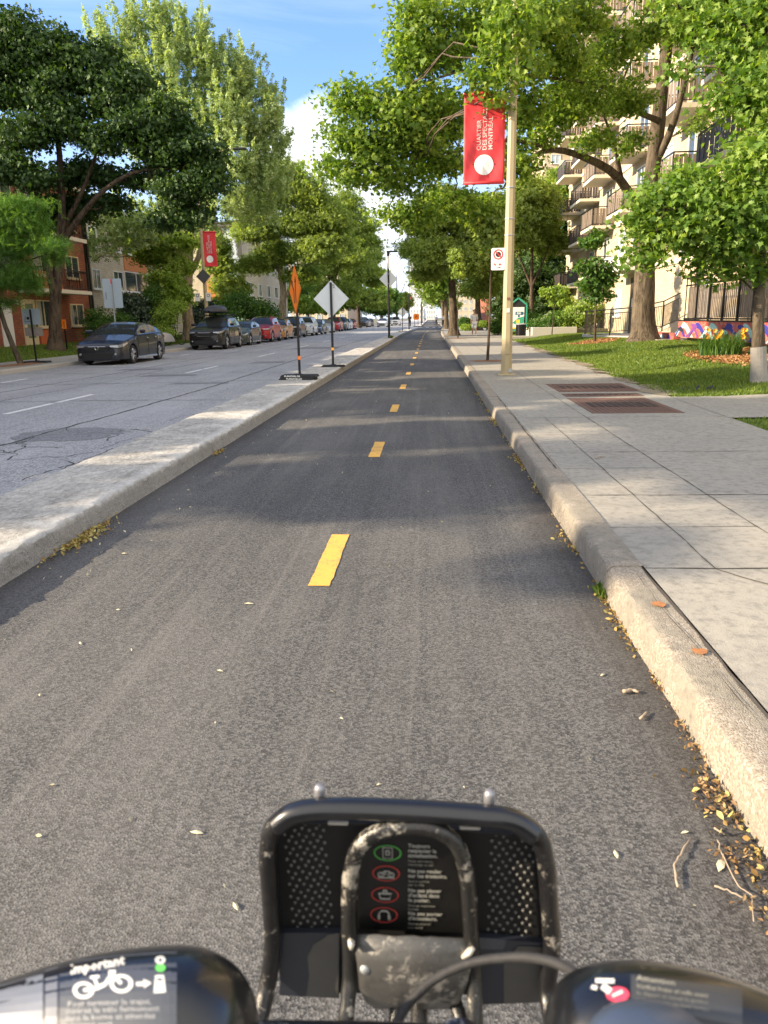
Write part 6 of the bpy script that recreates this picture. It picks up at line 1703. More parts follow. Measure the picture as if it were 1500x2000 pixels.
# left, curved trunk tree
sk = [([W(553, 632, 74), W(550, 600, 74), W(556, 570, 74), W(545, 530, 74), W(552, 490, 74), W(540, 450, 74), W(530, 400, 74)], .42, .10), ([W(552, 585, 74), W(575, 560, 74), W(600, 520, 74)], .2, .06), ([W(545, 530, 74), W(500, 480, 74), W(480, 430, 74)], .15, .05)]
sk[0][0][0].z = .3
lob = PL([(500, 330, 72, 34, 20), (560, 345, 72, 36, 26), (520, 390, 72, 50, 34), (600, 380, 72, 40, 34), (580, 440, 72, 50, 34), (500, 450, 71, 44, 30), (640, 430, 72, 40, 34), (620, 490, 71, 50, 30), (540, 500, 74, 44, 26), (500, 520, 74, 34, 20), (660, 480, 72, 30, 26), (470, 400, 71, 30, 34), (590, 540, 74, 34, 18)])
tree('elm_tree', 'spreading elm with a crooked pale trunk behind the copper orange car', 'tree', sk, lob, L_ELM, M_BARKL, seed=21, ncl=1100, nlf=48, spread=.42, size=.21, tm='spray', twigs=7, limb_r=.05, group=GL)
specs = [(650, 96, .35, 385, [(620, 410, 96, 34, 26), (670, 400, 96, 34, 26), (640, 450, 96, 50, 34), (700, 440, 97, 36, 30), (690, 500, 95, 44, 34), (630, 520, 96, 40, 30), (660, 570, 96, 44, 22), (720, 480, 97, 22, 26)], 'second elm crown left of the road, above the far red car'),
         (700, 125, .35, 440, [(700, 470, 125, 28, 24), (720, 500, 125, 20, 24), (700, 530, 122, 34, 34), (728, 545, 124, 16, 24), (690, 580, 122, 34, 20), (735, 590, 122, 22, 16)], 'third tree crown left of the road, near the first black path light'),
         (745, 165, .35, 500, [(742, 545, 165, 16, 16), (745, 580, 160, 20, 20), (768, 595, 162, 12, 12)], 'fourth tree crown left of the road, right of the first path light'),
         (775, 220, .35, 520, [(790, 590, 220, 9, 14), (780, 602, 220, 10, 9)], 'fifth small crown left of the road, near the second path light')]
for i, (px, Y, r0, tp, cr, lb) in enumerate(specs):
    street_tree(px, Y, r0, tp, cr, lb, L_ELM, M_BARKD, 30+i, size=.26+.004*(Y-90), spread=.5, ncl=520, nlf=40, group=GL, zb=.13)
# second layer of background trees on the left
bg = [(600, 118, [(590, 420, 118, 40, 30), (560, 480, 118, 50, 44), (620, 560, 118, 50, 30), (540, 570, 118, 40, 30)], 'dark tree mass between the elm and the parked cars', L_SHR),
      (430, 72, [(430, 520, 72, 30, 24), (450, 560, 72, 30, 26), (420, 480, 72, 30, 20), (440, 600, 72, 40, 18)], 'light leafy tree in front of the painted end wall', L_ELM),
      (310, 62, [(300, 500, 47, 22, 10), (345, 520, 47, 16, 14), (320, 545, 46, 18, 12), (345, 575, 46, 14, 18), (318, 590, 46, 18, 18), (350, 475, 47, 18, 10), (285, 475, 47, 22, 12)], 'light young tree left of the pale trunk', L_LIT)]
for i, (px, Y, cr, lb, m_) in enumerate(bg):
    street_tree(px, cr[0][2], .16, cr[0][1], cr, lb, m_, M_BARKD, 50+i, size=.28, spread=.4, ncl=240, nlf=26, zb=.3)
tree_mass = [(600, 150, [(560, 590, 150, 30, 22), (600, 575, 150, 34, 26), (640, 590, 150, 34, 22), (680, 580, 152, 30, 26), (715, 590, 152, 30, 20), (745, 600, 155, 24, 16), (760, 585, 155, 12, 16)])]
street_tree(600, 150, .3, 560, tree_mass[0][2], 'long dark tree mass closing the left side behind the far cars', L_SHR, M_BARKD, 58, size=.6, spread=.8, ncl=700, nlf=30, zb=.1)
# left shrubs
def shrub(lst, label, mat, seed, **k): return bush('shrub', label, 'shrub', PL(lst), mat, seed=seed, **k)
shrub([(185, 625, 41, 22, 26), (215, 640, 40, 24, 20), (175, 650, 40, 16, 16), (235, 628, 41, 20, 20)], 'dark green shrub behind the roof of the dark grey sedan', L_SHR, 61, ncl=90, size=.10, spread=.2)
shrub([(262, 610, 44, 24, 28), (275, 640, 44, 26, 22), (250, 585, 44, 14, 14)], 'bushy dark conifer before the cream house', L_PINE, 62, ncl=130, nlf=70, size=.16, spread=.22, up=.1)
shrub([(300, 600, 45, 14, 40), (300, 570, 45, 10, 24)], 'narrow upright green shrub beside the conifer', L_SHR, 63, ncl=70, size=.12, spread=.2)
shrub([(322, 625, 43.5, 22, 22), (340, 600, 44, 16, 20), (318, 648, 43, 20, 12)], 'sunlit yellow green shrub left of the pale trunk', L_LIT, 64, ncl=90, size=.12, spread=.2)
shrub([(392, 620, 52, 22, 24), (400, 600, 53, 12, 14)], 'dark shrub behind the lamp post and the roof box', L_PINE, 65, ncl=70, size=.18, spread=.25)
shrub([(470, 600, 62, 30, 26), (510, 615, 62, 26, 24), (440, 612, 60, 24, 22)], 'broad green shrub above the red and dark green cars', L_SHR, 66, ncl=180, size=.22, spread=.35)
shrub([(640, 600, 110, 20, 14), (600, 600, 100, 22, 14)], 'light green hedge behind the white crossover', L_LIT, 67, ncl=90, size=.4, spread=.5)
# boulder
mb = MB(); 
for j in range(6):
    for i in range(12):
        a = 6.283*i/12; r = math.cos(j/5*1.5)*.9*(1+rnd.uniform(-.08, .08)); mb.v.append((r*math.cos(a)*.6, r*math.sin(a), .5*math.sin(j/5*1.57)))
for j in range(5):
    for i in range(12): mb.f.append((j*12+i, j*12+(i+1) % 12, (j+1)*12+(i+1) % 12, (j+1)*12+i)); mb.m.append(0)
c = W(318, 652, 42); o = mb.build('boulder', M_CONC, None, angle=50); o.location = (c.x, 42, .35); tag(o, 'flat pale stone on the lawn behind the dark grey sedan', 'stone')

# right side trees
sk = [([W(886, 656, 56.5), W(885, 600, 56.5), W(882, 550, 56.5), W(884, 480, 56.5), (W(890, 420, 56.5))], .36, .1), ([W(884, 560, 56.5), W(875, 510, 56.5), W(868, 460, 56), W(860, 420, 56)], .18, .05), ([W(884, 540, 56.5), W(896, 490, 56.5), W(920, 430, 56)], .16, .04)]
sk[0][0][0].z = .12
lob = PL([(815, 440, 56, 22, 18), (840, 440, 55, 40, 34), (815, 490, 55, 30, 22), (850, 500, 54, 40, 34), (880, 420, 55, 44, 40), (920, 450, 55, 44, 34), (930, 500, 54, 40, 34), (960, 420, 56, 40, 40), (900, 520, 54, 36, 24), (835, 535, 56, 26, 18), (960, 470, 57, 30, 30), (860, 390, 56, 40, 24), (965, 540, 56, 26, 26), (945, 570, 56, 20, 14)])
tree('street_tree', 'bright feathery street tree with a thick trunk at the right kerb, behind the walking man', 'tree', sk, lob, L_ELM, M_BARK, seed=71, ncl=1300, nlf=44, spread=.36, size=.18, tm='spray', twigs=8, limb_r=.05, group='trees along the right side')
street_tree(936, 76, .35, 470, [(960, 520, 76, 30, 30), (930, 560, 76, 26, 26), (990, 490, 76, 34, 34), (1000, 560, 76, 30, 30), (950, 450, 78, 30, 30)], 'tree with pale forked limbs behind the walking man', L_ELM, M_BARK, 72, size=.34, spread=.5, ncl=420, group='trees along the right side')
street_tree(872, 88, .30, 470, [(842, 505, 88, 22, 22), (860, 540, 88, 26, 26), (850, 570, 88, 20, 18), (825, 550, 90, 13, 13), (880, 500, 88, 30, 30)], 'tree just behind the thick trunk at the right kerb', L_MAP, M_BARK, 73, size=.36, spread=.55, ncl=360, group='trees along the right side', zb=.15)
street_tree(866, 135, .30, 520, [(855, 555, 135, 16, 18), (870, 570, 135, 14, 16), (850, 585, 140, 12, 12)], 'small far tree right of the path near the crossing', L_MAP, M_BARK, 74, size=.45, spread=.6, ncl=160, group='trees along the right side')
street_tree(880, 200, .30, 560, [(872, 590, 200, 10, 12), (884, 596, 200, 10, 10)], 'tiny farthest tree right of the path', L_ELM, M_BARK, 75, size=.6, spread=.8, ncl=80, group='trees along the right side')
street_tree(1040, 60, .22, 400, [(1030, 380, 60, 34, 30), (1050, 430, 60, 34, 34), (1020, 460, 60, 30, 34), (1060, 400, 61, 26, 30), (1000, 420, 60, 26, 34), (1075, 480, 62, 30, 24)], 'light feathery tree behind the green information board', L_ELM, M_BARKD, 76, size=.26, spread=.4, ncl=500, nlf=30, zb=.4, group='trees along the right side')
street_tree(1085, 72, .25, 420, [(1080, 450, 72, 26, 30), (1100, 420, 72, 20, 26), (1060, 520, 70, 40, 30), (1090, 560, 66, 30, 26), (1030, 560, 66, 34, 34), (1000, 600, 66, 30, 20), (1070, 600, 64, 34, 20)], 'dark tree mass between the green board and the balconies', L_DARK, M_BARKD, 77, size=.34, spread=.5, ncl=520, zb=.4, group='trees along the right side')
street_tree(1090, 78, .2, 380, [(1095, 360, 78, 14, 24), (1085, 400, 78, 20, 26), (1110, 450, 76, 16, 30)], 'yellow green tree top in front of the distant tower', L_LIT, M_BARKD, 78, size=.34, spread=.5, ncl=260, zb=.4, group='trees along the right side')
# small young trees
def sapling(px, Y, zb, r0, pts, crown, label, mat, seed, size=.09, ncl=40, nlf=26, spread=.14, tm='maple_lo', bark=M_BARKD):
    c = W(px, 600, Y); B = Vector((c.x, Y, zb))
    return tree('sapling', label, 'tree', [([B]+[W(a, b, Y) for a, b in pts], r0, r0*.35)], PL(crown), mat, bark, seed=seed, ncl=ncl, nlf=nlf, spread=spread, size=size, tm=tm, twigs=8, limb_r=.012, flare=1.15)
sapling(1165, 32.6, lawnz(6.9, 32.6), .05, [(1164, 600), (1166, 520), (1162, 460)], [(1160, 470, 32.6, 18, 24), (1172, 530, 32.6, 22, 22), (1150, 555, 32.6, 24, 20), (1175, 580, 32.6, 22, 14), (1185, 545, 32.6, 22, 14), (1140, 520, 32.6, 14, 16)], 'thin young tree in the wood chip ring on the lawn', L_SHR, 81, .14, 110, 24, .16)
SP = G(954, 705, .15)
sapling(954, SP.y, .15, .04, [(956, 640), (958, 560), (960, 480), (958, 430)], [(960, 470, SP.y, 20, 30), (945, 440, SP.y, 18, 20), (970, 430, SP.y, 18, 22)], 'slim sapling in a pavement pit just left of the beige lamp post', L_ELM, 82, .13, 70)
sapling(895, 47.5, .15, .035, [(894, 600), (895, 540)], [(895, 530, 47.5, 10, 20), (890, 500, 47.5, 10, 14)], 'thin sapling left of the walking man', L_ELM, 83, .16, 40)
sapling(1080, 44.2, .4, .03, [(1082, 600), (1085, 570)], [(1085, 575, 44.2, 18, 12), (1098, 590, 44.2, 18, 10), (1068, 572, 44.2, 12, 8), (1095, 566, 44.2, 14, 8)], 'small bright sapling above the flowering shrubs', L_LIT, 84, .15, 50)
# tree pit soil
for (x, y, lb) in ((SP.x, SP.y, 'soil pit at the foot of the slim sapling'), (W(895, 600, 47.5).x, 47.5, 'soil pit of the thin sapling farther along')):
    k = MB(); n = 20; k.v = [(x, y, .175)]+[(x+.6*math.cos(6.283*i/n)*rnd.uniform(.8, 1.1), y+.55*math.sin(6.283*i/n)*rnd.uniform(.8, 1.1), .153) for i in range(n)]; k.f = [(0, 1+i, 1+(i+1) % n) for i in range(n)]; k.m = [0]*n
    tag(k.build('tree_pit', M_MULCH), lb, 'tree pit')
k = MB(); n = 20; x, y = LB.x, LB.y; k.v = [(x, y, .17)]+[(x+.45*math.cos(6.283*i/n), y+1.4*math.sin(6.283*i/n), .136) for i in range(n)]; k.f = [(0, 1+i, 1+(i+1) % n) for i in range(n)]; k.m = [0]*n
tag(k.build('tree_pit', M_MULCH), 'long mulch pit of the locust at the far left kerb', 'tree pit')
# hydrangeas, hedges
bush('hydrangea', 'large flowering hydrangea with white heads in the concrete planter', 'shrub', PL([(1130, 620, 47.5, 34, 28), (1155, 610, 47.5, 22, 24), (1100, 632, 47.5, 30, 20)]), L_LIT, 91, ncl=220, nlf=50, size=.13, spread=.2, flowers=9)
bush('shrub', 'low green shrubs at the left end of the concrete planter', 'shrub', PL([(1060, 637, 47.2, 26, 12), (1085, 625, 47.5, 24, 16)]), L_SHR, 92, ncl=110, nlf=50, size=.12, spread=.2, flowers=3)
bush('round_bush', 'clipped round bush left of the walking man', 'shrub', PL([(906, 632, 66, 12, 11)]), L_SHR, 93, ncl=90, nlf=60, size=.10, spread=.12)
bush('round_bush', 'low yellow green bush touching the walking man', 'shrub', PL([(912, 640, 62, 10, 6)]), L_LIT, 94, ncl=60, nlf=60, size=.10, spread=.12)
bush('round_bush', 'low bright hedge between the two trunks right of the walking man', 'shrub', PL([(944, 634, 66, 10, 5)]), L_LIT, 95, ncl=60, nlf=60, size=.12, spread=.12)
bush('shrub', 'dark shrub just left of the beige lamp post', 'shrub', PL([(972, 640, 56, 12, 16), (985, 630, 57, 14, 18)]), L_SHR, 96, ncl=100, nlf=50, size=.14, spread=.2)
bush('shrub', 'dark shrub behind the green information board', 'shrub', PL([(1040, 630, 55, 18, 20), (1010, 620, 58, 20, 22)]), L_SHR, 97, ncl=100, nlf=50, size=.16, spread=.25)
# day lilies
DL = Vector((7.15, 19.7, 0)); DL.z = lawnz(DL.x, DL.y)
def lily(loc, label, n, h, nf, seed, spr):
    o = empty('day_lily', loc, 0, label, 'flowers'); r_ = random.Random(seed); mb = MB()
    for i in range(n):
        a = r_.uniform(0, 6.28); q = r_.random()**.5*spr; L = h*r_.uniform(.6, 1.1); b = r_.uniform(0, 6.28); px_, py_ = q*math.cos(a), q*math.sin(a); sp = r_.uniform(.15, .85)*L; w = .012
        nx, ny = -math.sin(b)*w, math.cos(b)*w; k = len(mb.v)
        for t in (0, .4, .75, 1):
            x, y, z = px_+math.cos(b)*sp*t*t, py_+math.sin(b)*sp*t*t, L*(t-.22*t*t*t); ww = 1-t*.9
            mb.v += [(x-nx*ww, y-ny*ww, z), (x+nx*ww, y+ny*ww, z)]
        for j in range(3): mb.f.append((k+2*j, k+2*j+1, k+2*j+3, k+2*j+2)); mb.m.append(0)
    mb.build('leaves', L_SHR, o)
    if nf:
        fl = MB(); stm = MB()
        for i in range(nf):
            x, y, z = r_.uniform(-spr, spr), r_.uniform(-spr, spr*.3)*.8, h*r_.uniform(.66, .92)
            stm.tube([(x*.7, y*.7, 0), (x, y, z)], .004, 4)
            for k in range(6):
                a = k*1.047; c_, s_ = math.cos(a), math.sin(a); q = len(fl.v)
                fl.v += [(x, y-.01, z), (x+c_*.03-s_*.018, y-.03, z+s_*.03+c_*.018), (x+c_*.062, y-.035, z+s_*.062), (x+c_*.03+s_*.018, y-.03, z+s_*.03-c_*.018)]
                fl.f.append((q, q+1, q+2, q+3)); fl.m.append(0)
        fl.build('flower', simple('lily_yellow', (.85, .42, .02), .6, var=.15, scale=30), o)['kind'] = 'stuff'; stm.build('stem', L_SHR, o)['kind'] = 'stuff'
lily(DL, 'clump of yellow day lilies in the mulch below the mural wall', 700, .72, 13, 1, .50)
lily(DL+Vector((.75, -.7, .0)), 'leafy clump without flowers right of the yellow day lilies', 260, .42, 0, 2, .35)
lily(DL+Vector((.9, -3.1, .0)), 'leafy clump right behind the young maple trunk', 200, .45, 0, 3, .3)
# crumpled dark litter on the lawn
mb = MB()
for i in range(7):
    x, y = rnd.uniform(-.25, .3), rnd.uniform(-.05, .05); s = rnd.uniform(.03, .07); mb.add([(x, y, 0), (x+s, y+.03, s*.8), (x+s*.3, y-.03, s*1.4), (x-s*.5, y, s*.5)], [(0, 1, 2, 3)])
c = G(1362, 758, .2); o = mb.build('litter', simple('litter_dark', (.08, .08, .09), .6, var=.8, scale=20)); o.location = (c.x, c.y, lawnz(c.x, c.y)+.03); tag(o, 'small crumpled scrap of rubbish on the grass by the footpath', 'litter')

# trees outside the frame on the left, whose crowns throw the shade bands over road and path
def shade_tree(x, y, lob, seed, label, spread=.2):
    B = Vector((x, y, .3)); h = max(c[2] for c, r in lob)
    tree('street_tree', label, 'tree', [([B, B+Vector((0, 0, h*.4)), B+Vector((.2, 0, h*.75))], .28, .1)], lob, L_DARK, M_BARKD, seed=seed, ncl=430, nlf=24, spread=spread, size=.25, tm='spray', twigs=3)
X0 = -14.6
shade_tree(X0, 2.6, [((X0, .1, 6.45), (.35, .14, .30)), ((X0, .12, 6.6), (.3, .12, .25)), ((X0, .6, 3.7), (.5, 1.1, .75)), ((X0, 2.6, 4.3), (.9, 1.5, .9)), ((X0, 2.9, 6.0), (1, 1.15, 1.0)), ((X0, 2.2, 7.7), (1, 2.4, .75)), ((X0, 2.8, 9.0), (1, 1.6, .8)), ((X0, .9, 7.9), (.5, .8, .4))], 101, 'street tree left of the road, beside the near end of the brick house')
shade_tree(X0, 5.6, [((X0, 5.55, 4.4), (.9, 1.2, .9)), ((X0, 5.6, 6.0), (.9, 1.0, 1.0)), ((X0, 5.7, 7.6), (1, 1.3, .9)), ((X0, 5.7, 9.2), (1, 1.2, .8))], 102, 'street tree left of the road, second beside the brick house')
shade_tree(X0, 9.6, [((X0, 8.6, 4.4), (1.2, 1.4, 1.1)), ((X0, 10.6, 4.6), (1.2, 1.3, 1.1)), ((X0, 8.9, 6.4), (1.2, 1.6, 1.1)), ((X0, 10.8, 6.4), (1.2, 1.0, 1.1)), ((X0, 9.7, 8.2), (1.2, 2.0, 1.0))], 103, 'street tree left of the road, third beside the brick house')
shade_tree(X0, 15, [((X0, 13.8, 4.4), (1.2, 1.5, 1.1)), ((X0, 16.5, 4.6), (1.2, 1.6, 1.1)), ((X0, 13.4, 6.4), (1.2, 1.1, 1.1)), ((X0, 18.1, 6.3), (1.2, 1.0, 1.1))], 104, 'street tree left of the road, fourth beside the brick house')
shade_tree(X0, 21.4, [((X0, 20.6, 4.6), (1.2, 1.6, 1.2)), ((X0, 20.9, 6.4), (1.2, 1.9, 1.0)), ((X0, 21.2, 7.8), (1.2, 1.6, .8))], 105, 'street tree left of the road, fifth, just before the locust')
#@@PART6
#@@PART6
# ------------------------------------------------------------------ the hire bicycle in the foreground
from mathutils.bvhtree import BVHTree
def scl(px, py, Y):
    v = CM @ Vector(((px-750)/FPX, -(py-1000)/FPX, -1)); return FPX/(Y/v.y)     # pixels per metre there
def m_chip(name, base, chip, amt, rough=.35, scale=60, metal=.3):
    g = NG(name)
    n = g.noise(scale, 8, .78, (1, 1, 1), .4); n2 = g.noise(scale*.16, 5, .65); n3 = g.noise(scale*.5, 6, .75, (1, 1, .3))
    w = g.math('ADD', g.math('MULTIPLY', n, .5), g.math('MULTIPLY', n2, .6))
    f = g.step(w, .62-amt*.22, .68-amt*.22)
    sc_ = g.math('MULTIPLY', g.step(n3, .48, .70), .45)
    mid = tuple(a*.75+b*.14 for a, b in zip(base, chip))
    c = g.mix(sc_, base, mid); c = g.mix(f, c, chip)
    c = g.mix(g.math('MULTIPLY', g.step(g.noise(scale*2.5, 4, .7), .5, .7), .5), c, tuple(x*.5 for x in base))
    return g.done(c, g.math('MULTIPLY_ADD', f, .25, rough), metal, g.bump(g.math('MULTIPLY', w, -1.0), .0015), coat=.15)
M_TUBE = m_chip('chipped_black_tube', (.012, .012, .014), (.32, .30, .27), .0, .28, 110)
M_TUBE2 = m_chip('worn_hoop', (.02, .02, .02), (.34, .32, .28), .13, .25, 95)
M_PLATE = m_chip('worn_plate', (.085, .084, .082), (.30, .285, .26), .33, .35, 45, .4)
M_TRAY = simple('black_tray', (.002, .002, .003), .7, var=.3, scale=20)
M_PANEL = simple('blue_black_plastic', (.016, .020, .030), .38, var=.3, scale=30, coat=.3)
M_SHELL = simple('satin_black_shell', (.006, .007, .009), .30, var=.35, scale=14, coat=.3)
M_SHELLG = simple('sticker_film', (.06, .067, .082), .4, var=.15, scale=20, coat=.2)
M_STK = simple('sticker_black', (.005, .005, .005), .42, var=.3, scale=40)
M_INK = simple('sticker_ink', (.22, .22, .20), .6, var=.25, scale=200)
M_INKD = simple('sticker_ink_worn', (.17, .17, .15), .6, var=.4, scale=200)
M_INKR = simple('sticker_red', (.32, .03, .025), .6, var=.3, scale=200)
M_INKG = simple('sticker_green', (.06, .30, .05), .6, var=.3, scale=200)
M_PINK = simple('sticker_pink', (.62, .05, .10), .6, var=.1)
M_LIME = simple('sticker_lime', (.12, .55, .10), .6, var=.1)
c0 = W(800, 1800, .70)
bk = empty('hire_bicycle', (0, 0, 0), 0, 'black hire bicycle front with a worn rack and two hooded handlebar ends, nearest the camera', 'bicycle')
YR = .705
def path(pts, Y=YR, n=6):
    P = [W(*p[:2], p[2] if len(p) > 2 else Y) for p in pts]; out = []
    for i in range(len(P)-1):
        p0 = P[max(i-1, 0)]; p1 = P[i]; p2 = P[i+1]; p3 = P[min(i+2, len(P)-1)]
        for k in range(n):
            t = k/n; out.append(.5*((2*p1)+(p2-p0)*t+(2*p0-5*p1+4*p2-p3)*t*t+(3*p1-p0-3*p2+p3)*t**3))
    out.append(P[-1]); return out
def rough_tube(pts, r, seg=14, amp=.03):
    mb = MB(); mb.tube(pts, [r*(1+rnd.uniform(-amp, amp)) for _ in pts], seg); return mb
outer = [(478, 2080, .66), (505, 2000, .68), (524, 1915), (532, 1840), (527, 1740), (523, 1660), (536, 1612), (575, 1588), (650, 1580), (800, 1585), (940, 1594), (1005, 1602), (1048, 1630), (1066, 1680), (1073, 1770), (1078, 1850), (1070, 1930), (1078, 2000, .68), (1090, 2070, .66)]
o = rough_tube(path(outer), .0098, 16).build('rack_frame', M_TUBE, bk, smooth=True)
top = [(540, 1612), (575, 1588), (650, 1579), (800, 1583), (940, 1593), (1003, 1602), (1044, 1630)]
mb = MB(); mb.tube(path(top, YR-.004), .0125, 16, flat=.9); mb.build('top_rail', simple('satin_black_rail', (.010, .011, .014), .33, .2, var=.2, scale=30, coat=.4), bk, smooth=True)
# tray: back wall with folded sides
YT = YR+.022
def tray_poly(): return [(535, 1640), (552, 1605), (590, 1588), (800, 1590), (1005, 1606), (1040, 1625), (1060, 1660), (1066, 1860), (1062, 1945), (548, 1938), (540, 1820)]
P = [W(x, y, YT) for x, y in tray_poly()]; n = len(P)
mb = MB(); mb.v = [tuple(p) for p in P]+[tuple(p+Vector((0, .006, 0))) for p in P]
mb.f = [tuple(range(n)), tuple(range(2*n-1, n-1, -1))]+[(i, n+i, n+(i+1) % n, (i+1) % n) for i in range(n)]; mb.m = [0]*len(mb.f)
mb.build('tray', M_TRAY, bk)
mb = MB()
for i in (0, 1, 2, 3, 4, 5, 6, 10):
    a, b = P[i], P[(i+1) % n]; mb.add([a, b, b-Vector((0, .020, 0)), a-Vector((0, .020, 0))], [(0, 1, 2, 3)])
sd_ = mb.build('tray_rim', M_TRAY, bk); md = sd_.modifiers.new('s', 'SOLIDIFY'); md.thickness = .003
# perforated side fields
M_HOLE = simple('perforation', (.13, .13, .125), .5, .3, var=.4, scale=90)
for side, (xa, xb, ya, yb, sh) in enumerate(((553, 632, 1606, 1812, 22), (962, 1046, 1618, 1828, -10))):
    mb = MB(); rows = 18
    for j in range(rows):
        for i in range(6):
            if j < 2 and ((side == 0 and i == 0) or (side == 1 and i == 5)): continue
            x = xa+(xb-xa)*(i+(.5 if j % 2 else 0))/5.6+sh*j/rows; y = ya+(yb-ya)*j/(rows-1)+4*(i % 2)
            p = W(x, y, YT-.0006); mb.lathe([(.0001, -.0014), (.0014, -.0010), (.0018, 0), (.0020, .0006)], c=p, axis='y', seg=8)
    mb.build('perforations', M_HOLE, bk, smooth=True)['kind'] = 'stuff'
# lower blue black panels
for pl in ([(548, 1822), (664, 1822), (662, 1950), (546, 1944)], [(938, 1832), (1066, 1842), (1062, 1958), (936, 1962)]):
    Q = [W(x, y, YR+.012) for x, y in pl]; mb = MB(); mb.v = [tuple(q) for q in Q]+[tuple(q+Vector((0, .008, 0))) for q in Q]
    mb.f = [(0, 1, 2, 3), (7, 6, 5, 4), (0, 4, 5, 1), (1, 5, 6, 2), (2, 6, 7, 3), (3, 7, 4, 0)]; mb.m = [0]*6; mb.build('lower_panel', M_PANEL, bk)
# pale scuffed area on the left panel
Q = [W(x, y, YR+.0112) for x, y in ((600, 1870), (612, 1845), (640, 1826), (662, 1822), (660, 1949), (598, 1946), (604, 1905))]
mb = MB(); mb.v = [tuple(q) for q in Q]; mb.f = [tuple(range(7))]; mb.m = [0]; mb.build('scuff', simple('scuffed_plastic', (.06, .058, .055), .5, var=.3, scale=30), bk)
Q = [W(x, y, YR+.0112) for x, y in ((984, 1880), (1012, 1848), (1062, 1850), (1060, 1957), (984, 1961))]
mb = MB(); mb.v = [tuple(q) for q in Q]; mb.f = [tuple(range(5))]; mb.m = [0]; mb.build('scuff', simple('scuffed_plastic', (.06, .058, .055)), bk)
# inner hoop
hoop = [(668, 2070, .66), (676, 1990, .675), (684, 1900), (682, 1820), (683, 1740), (688, 1690), (706, 1648), (745, 1622), (800, 1614), (850, 1620), (888, 1645), (908, 1690), (916, 1750), (920, 1820), (926, 1900), (928, 1990, .675), (926, 2070, .66)]
rough_tube(path(hoop, YR-.008), .0088, 16, .04).build('inner_hoop', M_TUBE2, bk, smooth=True)
# instruction board inside the hoop
YB_ = YR+.004
Q = [(698, 1815), (698, 1700), (712, 1662), (745, 1636), (800, 1628), (852, 1636), (888, 1664), (902, 1704), (912, 1822)]
P = [W(x, y, YB_) for x, y in Q]; n = len(P); mb = MB(); mb.v = [tuple(p) for p in P]+[tuple(p+Vector((0, .004, 0))) for p in P]
mb.f = [tuple(range(n)), tuple(range(2*n-1, n-1, -1))]+[(i, n+i, n+(i+1) % n, (i+1) % n) for i in range(n)]; mb.m = [0]*len(mb.f)
board = mb.build('instruction_board', M_STK, bk)
XR = (W(850, 1700, YB_)-W(750, 1697, YB_)).normalized(); ZU = Vector((0, 0, 1))
def btxt(s, px, py, size_px, mat, bold=0):
    k = scl(px, py, YB_); p = W(px, py, YB_-.0012); return text('lettering', s, size_px/k, mat, board, basis(p, XR, ZU), bold=bold, ext=.0001)
lines = [('Toujours\nrespecter la\nsignalisation.', 'Feux, panneaux,\nmarquage au sol', 1652), ('Ne pas rouler\nsur les trottoirs.', 'Sauf si permis\npar la ville', 1705), ('Ne pas placer\nd\'enfant dans\nle panier.', 'Charge maximale\nlimitée', 1746), ('Ne pas porter\nd\'écouteurs.', 'Restez attentif\nà la route', 1790)]
ys = [1655, 1704, 1742, 1787]
for (a, b, _), y in zip(lines, ys):
    for i, l in enumerate(a.split('\n')): btxt(l, 797, y+i*9.5, 11.5, M_INK, .00022)
    m = len(a.split('\n'))
    for i, l in enumerate(b.split('\n')): btxt(l, 797, y+m*9.5+i*7, 7.5, M_INKD)
def icon(px, py, col, kind):
    k = scl(px, py, YB_); c = W(px, py, YB_-.0013)
    def pt(x, y): return c+XR*(x/k)+ZU*(-y/k)
    mb = MB(); m = 24
    for i in range(m):
        a = 6.283*i/m; mb.v += [tuple(pt(27*math.cos(a), 18*math.sin(a))), tuple(pt(24.5*math.cos(a), 16*math.sin(a)))]
    for i in range(m): j = (i+1) % m; mb.f.append((2*i, 2*i+1, 2*j+1, 2*j)); mb.m.append(0)
    mb.build('icon_ring', col, board)
    mb = MB()
    def ln(pts, w=1.3): mb.tube([pt(x, y) for x, y in pts], w/k, 5)
    if kind == 0: ln([(-9, -12), (9, -12), (9, 12), (-9, 12), (-9, -12)]); ln([(-3, -5), (3, -5), (3, 5), (-3, 5), (-3, -5)], 1.8)
    if kind == 1:
        for x in (-10, 10): ln([(x+6*math.cos(a), 3+5*math.sin(a)) for a in [i*.785 for i in range(9)]])
        ln([(-10, 3), (-3, -5), (6, -5), (10, 3)]); ln([(-16, 10), (16, 10)]); ln([(0, 3), (-3, -6)])
    if kind == 2: ln([(-12, -3), (-9, 9), (9, 9), (12, -3), (-12, -3)], 1.7); ln([(-4, -3), (-3, -10), (3, -10), (4, -3)], 2)
    if kind == 3: ln([(-10, 6), (-10, -3), (-5, -9), (5, -9), (10, -3), (10, 6)], 1.7); ln([(-10, 1), (-10, 9)], 3); ln([(10, 1), (10, 9)], 3)
    mb.build('icon', M_INK, board)
icon(757, 1666, M_INKG, 0); icon(754, 1706, M_INKR, 1); icon(752, 1748, M_INKR, 2); icon(750, 1787, M_INKR, 3)
